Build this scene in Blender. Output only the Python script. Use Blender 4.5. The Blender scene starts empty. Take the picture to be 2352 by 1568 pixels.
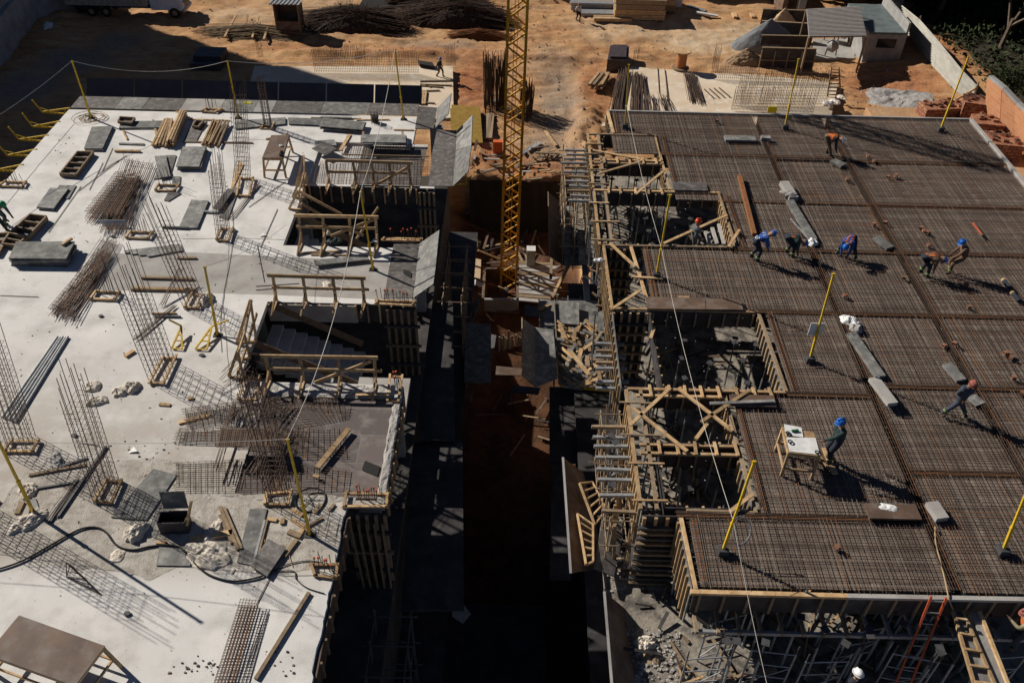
import bpy, bmesh, math, random
from mathutils import Vector, Matrix
random.seed(7)
S=bpy.context.scene; COL=S.collection
# ---------------- camera, sky, sun, exposure
HC=19.0
PITCH,ROLL,YAW=0.714056,-0.0237782,0.0004990
FPX=1988.077
_f=Vector((math.sin(YAW)*math.cos(PITCH),math.cos(YAW)*math.cos(PITCH),-math.sin(PITCH)))
_r0=Vector((math.cos(YAW),-math.sin(YAW),0)); _d0=_f.cross(_r0)
_r=math.cos(ROLL)*_r0+math.sin(ROLL)*_d0; _d=-math.sin(ROLL)*_r0+math.cos(ROLL)*_d0
cam=bpy.data.cameras.new('camera'); co=bpy.data.objects.new('camera',cam); COL.objects.link(co); S.camera=co
cam.sensor_width=36; cam.lens=FPX/2352*36; cam.clip_end=2000; cam.clip_start=.1
M3=Matrix((_r,-_d,-_f)).transposed(); co.matrix_world=Matrix.Translation((0,0,HC))@M3.to_4x4()
SUN_EL=math.radians(32.5)
LD=Vector((math.cos(math.radians(-31)),math.sin(math.radians(-31)),0))  # where shadows point
w=bpy.data.worlds.new('World'); S.world=w; w.use_nodes=True
nt=w.node_tree; bg=nt.nodes['Background']; sky=nt.nodes.new('ShaderNodeTexSky'); sky.sky_type='NISHITA'; sky.sun_disc=False
sky.sun_elevation=SUN_EL; sky.sun_rotation=math.atan2(-LD.x,-LD.y)
sky.air_density=.5; sky.dust_density=.05; sky.altitude=2000
nt.links.new(sky.outputs[0],bg.inputs[0]); bg.inputs[1].default_value=0.05
sl=bpy.data.lights.new('sun','SUN'); sl.energy=5.0; sl.angle=math.radians(.5); sl.color=(1,.93,.83)
so=bpy.data.objects.new('sun',sl); COL.objects.link(so)
sd=Vector((LD.x*math.cos(SUN_EL),LD.y*math.cos(SUN_EL),-math.sin(SUN_EL)))
so.rotation_euler=sd.to_track_quat('-Z','Y').to_euler(); so.location=(-30,30,60)
S.view_settings.view_transform='Standard'; S.view_settings.look='None'; S.view_settings.exposure=0.12; S.view_settings.gamma=1
S.render.engine='CYCLES'; S.cycles.diffuse_bounces=2; S.cycles.max_bounces=4
# ---------------- finding a place on a real plane of the site
def ray(x,y):
    v=_r*((x-1176)/FPX)+_d*((y-784)/FPX)+_f; return v
def W(x,y,z=0.0):
    v=ray(x,y); k=(z-HC)/v.z; return Vector((v.x*k,v.y*k,z))
def up_at(b,x,y):
    v=ray(x,y); k=(b.x*v.x+b.y*v.y)/(v.x**2+v.y**2); return Vector((v.x*k,v.y*k,HC+v.z*k))
def tile(r,c):
    ox=[0,640,1280,1860][c-1]*.91875; oy=[0,420,820,1227][r-1]*.91875
    return lambda x,y,z=0.0: W(ox+.281224*x,oy+.281224*y,z)
def tpx(r,c,x,y):
    return ([0,640,1280,1860][c-1]*.91875+.281224*x,[0,420,820,1227][r-1]*.91875+.281224*y)
V=Vector
def R(a,b): return random.uniform(a,b)
# ---------------- materials
MATS={}
def mat(name,col,col2=None,scale=3.0,rough=.8,bump=0.0,bscale=40,detail=6,metal=0,lo=.4,hi=.65,col3=None,s3=.4,stretch=None,tint=0.0,spots=0):
    if name in MATS: return MATS[name]
    m=bpy.data.materials.new(name); m.use_nodes=True; n=m.node_tree.nodes; l=m.node_tree.links
    b=n['Principled BSDF']; b.inputs['Roughness'].default_value=rough; b.inputs['Metallic'].default_value=metal
    b.inputs['Specular IOR Level'].default_value=.25
    g=n.new('ShaderNodeNewGeometry'); vec=g.outputs['Position']
    if stretch:
        mp=n.new('ShaderNodeMapping'); mp.inputs['Scale'].default_value=stretch; l.new(vec,mp.inputs[0]); vec=mp.outputs[0]
    src=None
    def mix(a,bcol,fac):
        x=n.new('ShaderNodeMix'); x.data_type='RGBA'; l.new(fac,x.inputs[0])
        if isinstance(a,tuple): x.inputs[6].default_value=(*a,1)
        else: l.new(a,x.inputs[6])
        if isinstance(bcol,tuple): x.inputs[7].default_value=(*bcol,1)
        else: l.new(bcol,x.inputs[7])
        return x.outputs[2]
    def noise(sc,lo,hi,det=detail,w=0):
        t=n.new('ShaderNodeTexNoise'); t.inputs['Scale'].default_value=sc; t.inputs['Detail'].default_value=det; t.inputs['Roughness'].default_value=.62; l.new(vec,t.inputs[0])
        r=n.new('ShaderNodeValToRGB'); r.color_ramp.elements[0].position=lo; r.color_ramp.elements[1].position=hi; l.new(t.outputs[0],r.inputs[0]); return r.outputs[0]
    out=col
    if col2: out=mix(col,col2,noise(scale,lo,hi))
    if col3: out=mix(out,col3,noise(s3,.48,.7,8))
    if spots:
        out=mix(out,tuple(c*.45 for c in col),noise(spots,.655,.72,4))
    if tint:
        oi=n.new('ShaderNodeObjectInfo'); hs=n.new('ShaderNodeHueSaturation'); mr=n.new('ShaderNodeMapRange')
        mr.inputs[3].default_value=1-tint; mr.inputs[4].default_value=1+tint; l.new(oi.outputs['Random'],mr.inputs[0]); l.new(mr.outputs[0],hs.inputs['Value'])
        if isinstance(out,tuple): hs.inputs['Color'].default_value=(*out,1)
        else: l.new(out,hs.inputs['Color'])
        out=hs.outputs[0]
    if isinstance(out,tuple): b.inputs['Base Color'].default_value=(*out,1)
    else: l.new(out,b.inputs['Base Color'])
    if bump:
        t=n.new('ShaderNodeTexNoise'); t.inputs['Scale'].default_value=bscale; t.inputs['Detail'].default_value=8; l.new(vec,t.inputs[0])
        bm=n.new('ShaderNodeBump'); bm.inputs['Strength'].default_value=1; bm.inputs['Distance'].default_value=bump; l.new(t.outputs[0],bm.inputs['Height']); l.new(bm.outputs[0],b.inputs['Normal'])
    MATS[name]=m; return m
def brickmat(name,c1,c2,mortar,bw,rh,ms=.012,sq=1,noisec=None,vertical=False,bias=0,rough=.75,off=.5):
    m=bpy.data.materials.new(name); m.use_nodes=True; n=m.node_tree.nodes; l=m.node_tree.links; b=n['Principled BSDF']; b.inputs['Roughness'].default_value=rough
    b.inputs['Specular IOR Level'].default_value=.25
    g=n.new('ShaderNodeNewGeometry'); vec=g.outputs['Position']
    if vertical:
        sx=n.new('ShaderNodeSeparateXYZ'); l.new(vec,sx.inputs[0]); ad=n.new('ShaderNodeMath'); l.new(sx.outputs[0],ad.inputs[0]); l.new(sx.outputs[1],ad.inputs[1])
        cx=n.new('ShaderNodeCombineXYZ'); l.new(ad.outputs[0],cx.inputs[0]); l.new(sx.outputs[2],cx.inputs[1]); vec=cx.outputs[0]
    t=n.new('ShaderNodeTexBrick'); l.new(vec,t.inputs[0]); t.inputs['Scale'].default_value=1; t.inputs['Brick Width'].default_value=bw; t.inputs['Row Height'].default_value=rh; t.inputs['Mortar Size'].default_value=ms
    t.inputs['Color1'].default_value=(*c1,1); t.inputs['Color2'].default_value=(*c2,1); t.inputs['Mortar'].default_value=(*mortar,1); t.inputs['Bias'].default_value=bias; t.offset=off
    out=t.outputs[0]
    if noisec:
        for sc,lo,hi,cc in noisec:
            t2=n.new('ShaderNodeTexNoise'); t2.inputs['Scale'].default_value=sc; t2.inputs['Detail'].default_value=8; t2.inputs['Roughness'].default_value=.65; l.new(g.outputs['Position'],t2.inputs[0])
            r=n.new('ShaderNodeValToRGB'); r.color_ramp.elements[0].position=lo; r.color_ramp.elements[1].position=hi; l.new(t2.outputs[0],r.inputs[0])
            x=n.new('ShaderNodeMix'); x.data_type='RGBA'; l.new(r.outputs[0],x.inputs[0]); l.new(out,x.inputs[6]); x.inputs[7].default_value=(*cc,1); out=x.outputs[2]
    l.new(out,b.inputs['Base Color']); MATS[name]=m; return m
CONC=mat('concrete_slab',(.66,.645,.62),(.44,.425,.40),.7,.85,.006,30,10,lo=.46,hi=.74,col3=(.75,.73,.70),s3=.9,spots=7)
def soil_slab():  # the near half of the pour is dirtier, trodden and splashed
    n=CONC.node_tree.nodes; l=CONC.node_tree.links; b=n['Principled BSDF']; old=b.inputs['Base Color'].links[0].from_socket
    g=n.new('ShaderNodeNewGeometry'); sx=n.new('ShaderNodeSeparateXYZ'); l.new(g.outputs['Position'],sx.inputs[0])
    mr=n.new('ShaderNodeMapRange'); mr.interpolation_type='SMOOTHSTEP'; mr.inputs[1].default_value=23; mr.inputs[2].default_value=15.5; l.new(sx.outputs[1],mr.inputs[0])
    m2=n.new('ShaderNodeMapRange'); m2.interpolation_type='SMOOTHSTEP'; m2.inputs[1].default_value=12.0; m2.inputs[2].default_value=13.2; l.new(sx.outputs[1],m2.inputs[0])
    t=n.new('ShaderNodeTexNoise'); t.inputs['Scale'].default_value=.9; t.inputs['Detail'].default_value=10; t.inputs['Roughness'].default_value=.7; l.new(g.outputs['Position'],t.inputs[0])
    r=n.new('ShaderNodeMapRange'); r.inputs[1].default_value=.30; r.inputs[2].default_value=.56; l.new(t.outputs[0],r.inputs[0])
    a=n.new('ShaderNodeMath'); a.operation='MULTIPLY'; l.new(mr.outputs[0],a.inputs[0]); l.new(m2.outputs[0],a.inputs[1])
    c=n.new('ShaderNodeMath'); c.operation='MULTIPLY'; l.new(a.outputs[0],c.inputs[0]); l.new(r.outputs[0],c.inputs[1])
    x=n.new('ShaderNodeMix'); x.data_type='RGBA'; l.new(c.outputs[0],x.inputs[0]); l.new(old,x.inputs[6]); x.inputs[7].default_value=(.42,.38,.33,1); l.new(x.outputs[2],b.inputs['Base Color'])
soil_slab()
CONCR=mat('rough_concrete',(.36,.325,.28),(.50,.47,.42),1.6,.9,.02,22,9,lo=.38,hi=.62,col3=(.25,.22,.19),s3=5)
CONCD=mat('grey_concrete',(.40,.385,.36),(.30,.28,.26),1.1,.9,.008,30,8)
CONCW=mat('weathered_concrete',(.34,.34,.33),(.24,.23,.22),.8,.9,.01,12,8)
LOWS=mat('pale_slab',(.68,.56,.42),(.5,.37,.25),.35,.9,.01,20,8,lo=.4,hi=.7,col3=(.75,.68,.58),s3=1.4)
PLY=mat('film_faced_plywood',(.13,.118,.112),(.08,.07,.066),1.6,.6,.003,30,9,lo=.38,hi=.66,col3=(.23,.215,.2),s3=4.5,tint=.25,spots=11)
PLYG=mat('worn_grey_plywood',(.19,.19,.18),(.10,.098,.095),1.6,.65,.003,30,9,lo=.38,hi=.66,col3=(.31,.30,.28),s3=4,tint=.25,spots=9)
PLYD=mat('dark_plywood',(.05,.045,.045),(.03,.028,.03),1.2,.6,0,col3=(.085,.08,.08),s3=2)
PLYB=mat('brown_plywood',(.15,.095,.065),(.09,.06,.045),1.2,.6,0,col3=(.18,.15,.13),s3=2,tint=.2)
WOOD=mat('fresh_timber',(.50,.33,.17),(.30,.19,.10),7,.8,.003,60,6,col3=(.56,.41,.24),s3=2,tint=.32)
WOODO=mat('weathered_timber',(.30,.22,.14),(.2,.145,.095),7,.85,.002,60,5,tint=.25)
RUST=mat('rusty_steel',(.115,.072,.05),(.06,.042,.034),14,.7,0,tint=.15)
RUSTL=mat('worn_steel_bar',(.27,.215,.17),(.18,.14,.11),9,.5,0)
RUSTB=mat('bright_rust',(.28,.12,.045),(.17,.075,.035),9,.8,0)
STEEL=mat('galvanised_steel',(.36,.37,.38),(.25,.26,.27),6,.5,0,metal=.3)
DSTEEL=mat('dark_steel',(.075,.075,.08),(.05,.048,.05),6,.5,0)
YEL=mat('yellow_paint',(.72,.48,.02),(.58,.37,.02),9,.5,0,col3=(.38,.25,.07),s3=10)
AMB=mat('crane_amber_paint',(.66,.35,.02),(.52,.26,.018),3,.5,0,col3=(.3,.14,.03),s3=6)
EARTH=mat('orange_earth',(.40,.215,.10),(.29,.135,.062),.35,.95,.06,3,12,col3=(.50,.33,.19),s3=.12)
ROPE=mat('pale_rope',(.6,.57,.5),rough=.9); CABLE=mat('black_cable',(.03,.03,.03),rough=.6); BROPE=mat('brown_rope',(.42,.3,.17),rough=.9)
SACK=mat('pale_sacking',(.66,.60,.52),(.48,.42,.34),5,.85,.006,14)
WHITE=mat('white_paint',(.75,.75,.74),(.6,.6,.58),4,.45); BLK=mat('black_rubber',(.02,.02,.02),rough=.8)
REDO=mat('red_orange_paint',(.45,.085,.03),(.35,.07,.03),8,.55); CLAY=mat('clay_block',(.45,.15,.07),(.34,.11,.055),4,.85)
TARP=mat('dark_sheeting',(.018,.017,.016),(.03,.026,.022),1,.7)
# ---------------- mesh builder
class G:
    def __init__(s): s.v=[];s.f=[];s.m=[];s.ms=[]
    def mi(s,m):
        if m not in s.ms: s.ms.append(m)
        return s.ms.index(m)
    def add(s,vs,fs,m):
        o=len(s.v); i=s.mi(m); s.v+=[tuple(x) for x in vs]; s.f+=[tuple(o+k for k in f) for f in fs]; s.m+=[i]*len(fs); return s
    def box(s,x0,x1,y0,y1,z0,z1,m):
        return s.add([(x,y,z) for z in(z0,z1) for y in(y0,y1) for x in(x0,x1)],[(0,2,3,1),(4,5,7,6),(0,1,5,4),(2,6,7,3),(0,4,6,2),(1,3,7,5)],m)
    def beam(s,p,q,w,h,m,up=(0,0,1)):
        p=V(p);q=V(q);d=(q-p)
        if d.length<1e-5: return s
        d.normalize();up=V(up)
        if abs(d.dot(up))>.98: up=V((0,1,0))
        a=d.cross(up).normalized();b=a.cross(d)
        vs=[c+a*(w/2*i)+b*(h/2*j) for c in(p,q) for i,j in((-1,-1),(1,-1),(1,1),(-1,1))]
        return s.add(vs,[(3,2,1,0),(4,5,6,7),(0,1,5,4),(1,2,6,5),(2,3,7,6),(3,0,4,7)],m)
    def tube(s,p,q,r,m,n=6,r2=None):
        p=V(p);q=V(q);d=q-p
        if d.length<1e-5: return s
        d.normalize();u=V((0,0,1)) if abs(d.z)<.9 else V((1,0,0)); a=d.cross(u).normalized();b=a.cross(d)
        r2=r if r2 is None else r2
        vs=[c+(a*math.cos(2*math.pi*k/n)+b*math.sin(2*math.pi*k/n))*rr for c,rr in((p,r),(q,r2)) for k in range(n)]
        return s.add(vs,[(k,(k+1)%n,n+(k+1)%n,n+k) for k in range(n)]+[tuple(range(n-1,-1,-1)),tuple(range(n,2*n))],m)
    def bar(s,p,q,r,m):
        p=V(p);q=V(q);d=q-p
        if d.length<1e-5: return s
        d.normalize();u=V((0,0,1)) if abs(d.z)<.9 else V((1,0,0)); a=d.cross(u).normalized();b=a.cross(d)
        vs=[c+(a*math.cos(2.094*k+.5)+b*math.sin(2.094*k+.5))*r for c in(p,q) for k in range(3)]
        return s.add(vs,[(0,1,4,3),(1,2,5,4),(2,0,3,5)],m)
    def path(s,pts,r,m,n=5):
        for a,b in zip(pts,pts[1:]): s.tube(a,b,r,m,n)
        return s
    def prism(s,pts,t,m,down=True,mside=None):
        pts=[V(p) for p in pts]; nrm=(pts[1]-pts[0]).cross(pts[2]-pts[0]).normalized()
        if nrm.z<0: pts=pts[::-1]; nrm=-nrm
        k=len(pts); lo=[p-nrm*t for p in pts]
        s.add(pts+lo,[tuple(range(k)),tuple(range(2*k-1,k-1,-1))],m)
        return s.add(pts+lo,[(i,k+i,k+(i+1)%k,(i+1)%k) for i in range(k)],mside or m)
    def out(s,name,parent=None,smooth=False):
        me=bpy.data.meshes.new(name)
        if parent is not None: org=V(parent['_o'])
        else:
            n=max(1,len(s.v)); org=V((sum(v[0] for v in s.v)/n,sum(v[1] for v in s.v)/n,min(v[2] for v in s.v)))
        me.from_pydata([(v[0]-org.x,v[1]-org.y,v[2]-org.z) for v in s.v],[],s.f)
        for m in s.ms: me.materials.append(m)
        me.polygons.foreach_set('material_index',s.m)
        if smooth: me.polygons.foreach_set('use_smooth',[True]*len(s.f))
        me.update(); o=bpy.data.objects.new(name,me); COL.objects.link(o); o['_o']=tuple(org)
        if parent is not None: o.parent=parent
        else: o.location=org
        return o
def tag(o,label,cat,group=None,kind=None):
    if label: o['label']=label
    if cat: o['category']=cat
    if group: o['group']=group
    if kind: o['kind']=kind
    return o
def empty(name,loc,label,cat,group=None,kind=None):
    o=bpy.data.objects.new(name,None); COL.objects.link(o); o.location=loc; o['_o']=tuple(loc); o.empty_display_size=.2
    return tag(o,label,cat,group,kind)
def struct(o): o['kind']='structure'; return o
def dup(root,loc,label=None,rz=0,scale=None):
    r=root.copy(); COL.objects.link(r); r.location=loc
    if rz: r.rotation_euler=(0,0,rz)
    if label: r['label']=label
    for ch in list(root.children):
        c=ch.copy(); COL.objects.link(c); c.parent=r
        for g in list(ch.children):
            d=g.copy(); COL.objects.link(d); d.parent=c
    return r
# ---------------- ground
from mathutils import noise
GZ=-13.0
def sm(a,b,x):
    t=max(0,min(1,(x-a)/(b-a))); return t*t*(3-2*t)
def gh(x,y):
    e=54.6+.9*noise.noise((x*.35,2.2,0))+.35*noise.noise((x*1.3,5,0))
    inside=(1-sm(0,.5,y-e))*sm(-7,-6.2,x)*(1-sm(4.2+.6*noise.noise((y*.3,0,3)),4.7,x))
    z=GZ
    n=noise.fractal((x*.12,y*.12,0),1.0,2.0,5)*.35+noise.fractal((x*.6,y*1.2,3),.8,2.0,5)*.14
    rut=noise.noise((x*.05+1,y*1.1+.04*x*noise.noise((x*.03,y*.03,0)),7))
    z+=n+.18*rut*sm(66,74,y)+.13*noise.noise((x*2.2,y*2.2,1))
    for k_,(yy,am) in enumerate(((80.5,2.0),(82.2,2.4),(86.5,3.5),(88.3,3.0))):
        q_=(y-yy-am*math.sin(x*.045+k_*.25))/.22; z-=.13*math.exp(-q_*q_)*(.6+.6*noise.noise((x*.8,k_,2)))
    for xx,am in((7.2,1.0),(8.9,1.0),(3.5,.8)):
        q_=(x-xx-am*math.sin(y*.12))/.22; z-=.12*math.exp(-q_*q_)*sm(60,63,y)*(1-sm(86,90,y))*(.7+.5*noise.noise((y*.9,xx,2)))
    # churned bank by the tower crane and behind the low slabs
    z+=.5*math.exp(-((y-76.5-.02*x)/.8)**2)*(.6+.6*noise.noise((x*.3,1,1)))*(sm(-24,-18,x)*(1-sm(8,14,x)))
    z+=.9*math.exp(-((x-5.6)/1.3)**2-((y-62)/6)**2)*(.8+noise.noise((x,y,2)))
    z+=.5*math.exp(-((x+3.0)/1.6)**2-((y-58.5)/3)**2)*(.8+noise.noise((x*1.3,y*1.3,2)))
    z+=sm(28,40,x)*sm(95,70,y)*1.0
    lo=-17.0-2.5*(1-sm(43.4,44.2,y))+.25*noise.noise((x*.7,y*.7,4))+1.6*sm(-1.0,-6,x)*sm(45,50,y)
    z=z*(1-inside)+lo*inside
    return z
def blobs(px,py,L):
    s=0
    for cx,cy,rx,ry,k in L:
        d=((px-cx)/rx)**2+((py-cy)/ry)**2; s=max(s,k*math.exp(-d*d))
    return s
def seg(px,py,x0,y0,x1,y1,w):
    dx,dy=x1-x0,y1-y0; t=max(0,min(1,((px-x0)*dx+(py-y0)*dy)/(dx*dx+dy*dy))); d=math.hypot(px-x0-t*dx,py-y0-t*dy)/w; return math.exp(-d*d)
def C13(x,y): v=W(x,y,GZ); return v.x,v.y
def wb(L): # blobs given round picture features, turned into places on the site
    o=[]
    for cx,cy,rx,ry,k in L:
        a=C13(cx,cy); o.append((a[0],a[1],abs(C13(cx+rx,cy)[0]-a[0]),abs(C13(cx,cy-ry)[1]-a[1])+.01,k))
    return o
GRAV=wb([(1285,235,52,110,.75),(1270,140,50,40,.5),(1000,100,110,14,.5),(1250,330,70,40,.7),(60,200,90,45,.95),(170,140,90,35,.95),(265,95,60,25,.8),(1690,160,60,20,.4)])
PALE=wb([(1620,95,110,30,.9),(1480,60,160,35,.55),(1720,70,70,22,.8),(1380,70,50,30,.6),(760,15,200,20,.4),(560,35,110,20,.5)])
REDD=wb([(1090,190,50,70,1),(2050,200,120,45,.9),(1000,120,180,18,.6),(700,110,120,10,.6),(1370,200,35,60,.8),(1190,380,140,25,.8),(2160,120,60,60,.7)])
gm=bpy.data.materials.new('site_earth'); gm.use_nodes=True; n_=gm.node_tree.nodes; l_=gm.node_tree.links; b_=n_['Principled BSDF']; b_.inputs['Roughness'].default_value=.95; b_.inputs['Specular IOR Level'].default_value=.15
def gmix(a,bb,fac):
    x=n_.new('ShaderNodeMix'); x.data_type='RGBA'
    l_.new(fac,x.inputs[0])
    for s_,i in((a,6),(bb,7)):
        if isinstance(s_,tuple): x.inputs[i].default_value=(*s_,1)
        else: l_.new(s_,x.inputs[i])
    return x.outputs[2]
def gnoise(sc,lo,hi,st=(1,1,1)):
    g=n_.new('ShaderNodeNewGeometry'); mp=n_.new('ShaderNodeMapping'); mp.inputs['Scale'].default_value=st; l_.new(g.outputs['Position'],mp.inputs[0])
    t=n_.new('ShaderNodeTexNoise'); t.inputs['Scale'].default_value=sc; t.inputs['Detail'].default_value=11; t.inputs['Roughness'].default_value=.68; l_.new(mp.outputs[0],t.inputs[0])
    r=n_.new('ShaderNodeValToRGB'); r.color_ramp.elements[0].position=lo; r.color_ramp.elements[1].position=hi; l_.new(t.outputs[0],r.inputs[0]); return r.outputs[0]
at=n_.new('ShaderNodeVertexColor'); at.layer_name='soil'; sp=n_.new('ShaderNodeSeparateColor'); l_.new(at.outputs[0],sp.inputs[0])
base=gmix((.56,.325,.155),(.37,.185,.085),gnoise(.5,.38,.66))
base=gmix(base,(.60,.40,.22),gnoise(.9,.53,.68,(.35,1.6,1)))
base=gmix(base,(.17,.08,.04),gnoise(1.6,.55,.72,(.3,2.2,1)))
base=gmix(base,gmix((.66,.53,.38),(.5,.35,.2),gnoise(1.2,.4,.6)),sp.outputs[1])
base=gmix(base,gmix((.44,.19,.085),(.24,.09,.04),gnoise(1.4,.42,.62)),sp.outputs[2])
shade_geo=n_.new('ShaderNodeNewGeometry'); dx_=n_.new('ShaderNodeSeparateXYZ'); l_.new(shade_geo.outputs['Position'],dx_.inputs[0]); dm=n_.new('ShaderNodeMapRange'); dm.inputs[1].default_value=-15.0; dm.inputs[2].default_value=-16.2; l_.new(dx_.outputs[2],dm.inputs[0])
base=gmix(base,gmix((.15,.07,.035),(.07,.035,.02),gnoise(1.1,.4,.6)),dm.outputs[0])  # trench shade put into the soil colour, darker with depth
base=gmix(base,gmix((.36,.29,.22),(.24,.19,.15),gnoise(3.5,.35,.65)),sp.outputs[0])
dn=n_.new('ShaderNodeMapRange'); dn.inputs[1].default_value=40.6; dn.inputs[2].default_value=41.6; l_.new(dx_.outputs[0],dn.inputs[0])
base=gmix(base,gmix((.055,.045,.03),(.025,.024,.016),gnoise(1.3,.4,.6)),dn.outputs[0])  # shade beyond the fence painted into the ground as near-black soil
l_.new(base,b_.inputs['Base Color'])
g=n_.new('ShaderNodeNewGeometry'); t=n_.new('ShaderNodeTexNoise'); t.inputs['Scale'].default_value=5; t.inputs['Detail'].default_value=12; t.inputs['Roughness'].default_value=.75; l_.new(g.outputs['Position'],t.inputs[0])
bm=n_.new('ShaderNodeBump'); bm.inputs['Distance'].default_value=.10; bm.inputs['Strength'].default_value=1; l_.new(t.outputs[0],bm.inputs['Height']); l_.new(bm.outputs[0],b_.inputs['Normal'])
def axis(a,b,f0,f1,fine,coarse):
    o=[];x=a
    while x<b:
        o.append(x); x+=fine if f0<=x<f1 else coarse
    o.append(b); return o
xs=axis(-260,260,-50,48,.36,6); ys=axis(-40,420,40,97,.30,6)
vs=[];cols=[]
for y in ys:
    for x in xs:
        vs.append((x,y,gh(x,y)))
        g_=blobs(x,y,GRAV)+.25*noise.noise((x*.5,y*.5,0)); cols.append((max(0,min(1,g_)),max(0,min(1,blobs(x,y,PALE)+.2*noise.noise((x*.3,y*.6,4)))),max(0,min(1,blobs(x,y,REDD)+.2*noise.noise((x*.4,y*.4,9)))),1))
nx=len(xs); fs=[(j*nx+i,j*nx+i+1,(j+1)*nx+i+1,(j+1)*nx+i) for j in range(len(ys)-1) for i in range(nx-1)]
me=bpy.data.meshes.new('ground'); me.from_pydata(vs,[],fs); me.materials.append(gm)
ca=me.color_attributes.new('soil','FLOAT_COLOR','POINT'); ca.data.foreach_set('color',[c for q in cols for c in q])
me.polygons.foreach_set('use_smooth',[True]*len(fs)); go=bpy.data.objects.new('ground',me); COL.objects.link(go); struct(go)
def GP(x,y,dz=0): # point on the terrain seen near a picture place
    z=GZ
    for _ in range(5): p=W(x,y,z); z=gh(p.x,p.y)
    p=W(x,y,z); p.z+=dz; return p
DCON=mat('dark_form_boards',(.07,.065,.06),(.045,.04,.04),1.5,.85,col3=(.11,.10,.09),s3=1)
g=G()
for k in range(4200):
    x=R(-36,38) if k%2 else random.choice((R(-3.5,9),R(26,38))); y=57.5+36*random.random()**1.2
    if -23<x<-5 and 60<y<76 or 7<x<27 and 60<y<77: continue
    s_=.03+.13*random.random()**4; z=gh(x,y); m=EARTH if random.random()<.6 else CONCW; t=R(0,3)
    g.add([(x+s_*math.cos(t+a)*R(.7,1.2),y+s_*math.sin(t+a),z-.02) for a in(0,1.6,3.1,4.7)]+[(x+R(-.02,.02),y+R(-.02,.02),z+s_*R(.6,1.1))],[(0,1,4),(1,2,4),(2,3,4),(3,0,4)],m)
go=g.out('stones_and_clods'); go['label']='scattered stones and earth clods on the orange ground'; go['category']='stones'; go['kind']='stuff'
# ---------------- left building: poured slab
def holes(g,x0,x1,y0,y1,z0,z1,hs,m):  # slab as a grid of boxes round its openings
    X=sorted({x0,x1,*[h[0] for h in hs],*[h[1] for h in hs]}); Y=sorted({y0,y1,*[h[2] for h in hs],*[h[3] for h in hs]})
    X=[v for v in X if x0<=v<=x1]; Y=[v for v in Y if y0<=v<=y1]
    def solid(i,j):
        if i<0 or j<0 or i>=len(X)-1 or j>=len(Y)-1: return False
        cx=(X[i]+X[i+1])/2; cy=(Y[j]+Y[j+1])/2
        return not any(h[0]<cx<h[1] and h[2]<cy<h[3] for h in hs)
    for i in range(len(X)-1):
        for j in range(len(Y)-1):
            if not solid(i,j): continue
            a,b,c,d=X[i],X[i+1],Y[j],Y[j+1]
            g.add([(a,c,z1),(b,c,z1),(b,d,z1),(a,d,z1)],[(0,1,2,3)],m); g.add([(a,c,z0),(b,c,z0),(b,d,z0),(a,d,z0)],[(3,2,1,0)],m)
            if not solid(i-1,j): g.add([(a,c,z0),(a,d,z0),(a,d,z1),(a,c,z1)],[(0,3,2,1)][:1],m)
            if not solid(i+1,j): g.add([(b,c,z0),(b,d,z0),(b,d,z1),(b,c,z1)],[(0,1,2,3)],m)
            if not solid(i,j-1): g.add([(a,c,z0),(b,c,z0),(b,c,z1),(a,c,z1)],[(0,1,2,3)],m)
            if not solid(i,j+1): g.add([(a,d,z0),(b,d,z0),(b,d,z1),(a,d,z1)],[(3,2,1,0)],m)
LB=empty('concrete_building',(-12,24,GZ),'left unfinished building topped by a bright pale poured concrete slab','building')
RB=empty('formwork_building',(12.5,25,GZ),'right unfinished building topped by dark plywood deck covered in reinforcement','building')
g=G(); holes(g,-21.3,-3.4,6,38,-.22,0,[(-8.8,-3.4,27.2,31.6),(-8.6,-3.4,19.7,23.75),(-8.0,-3.4,15.1,19.2),(-8.8,-3.4,31.75,35.4),(-4.7,-3.4,33,38),(-4.45,-3.4,6,14.95),(-4.6,-3.4,23.9,27.2)],CONC)
g.out('floor_slab',LB)
g=G()
for p,z in(([(-15,24.2),(-8.85,24.15),(-3.5,24.0),(-4.7,26.3),(-8.8,26.45),(-12,26.6),(-15.2,26.4)],.004),):
    g.prism([(x,y,z) for x,y in p],.003,CONCD)
g.out('trowelled_strip',LB)
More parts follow.
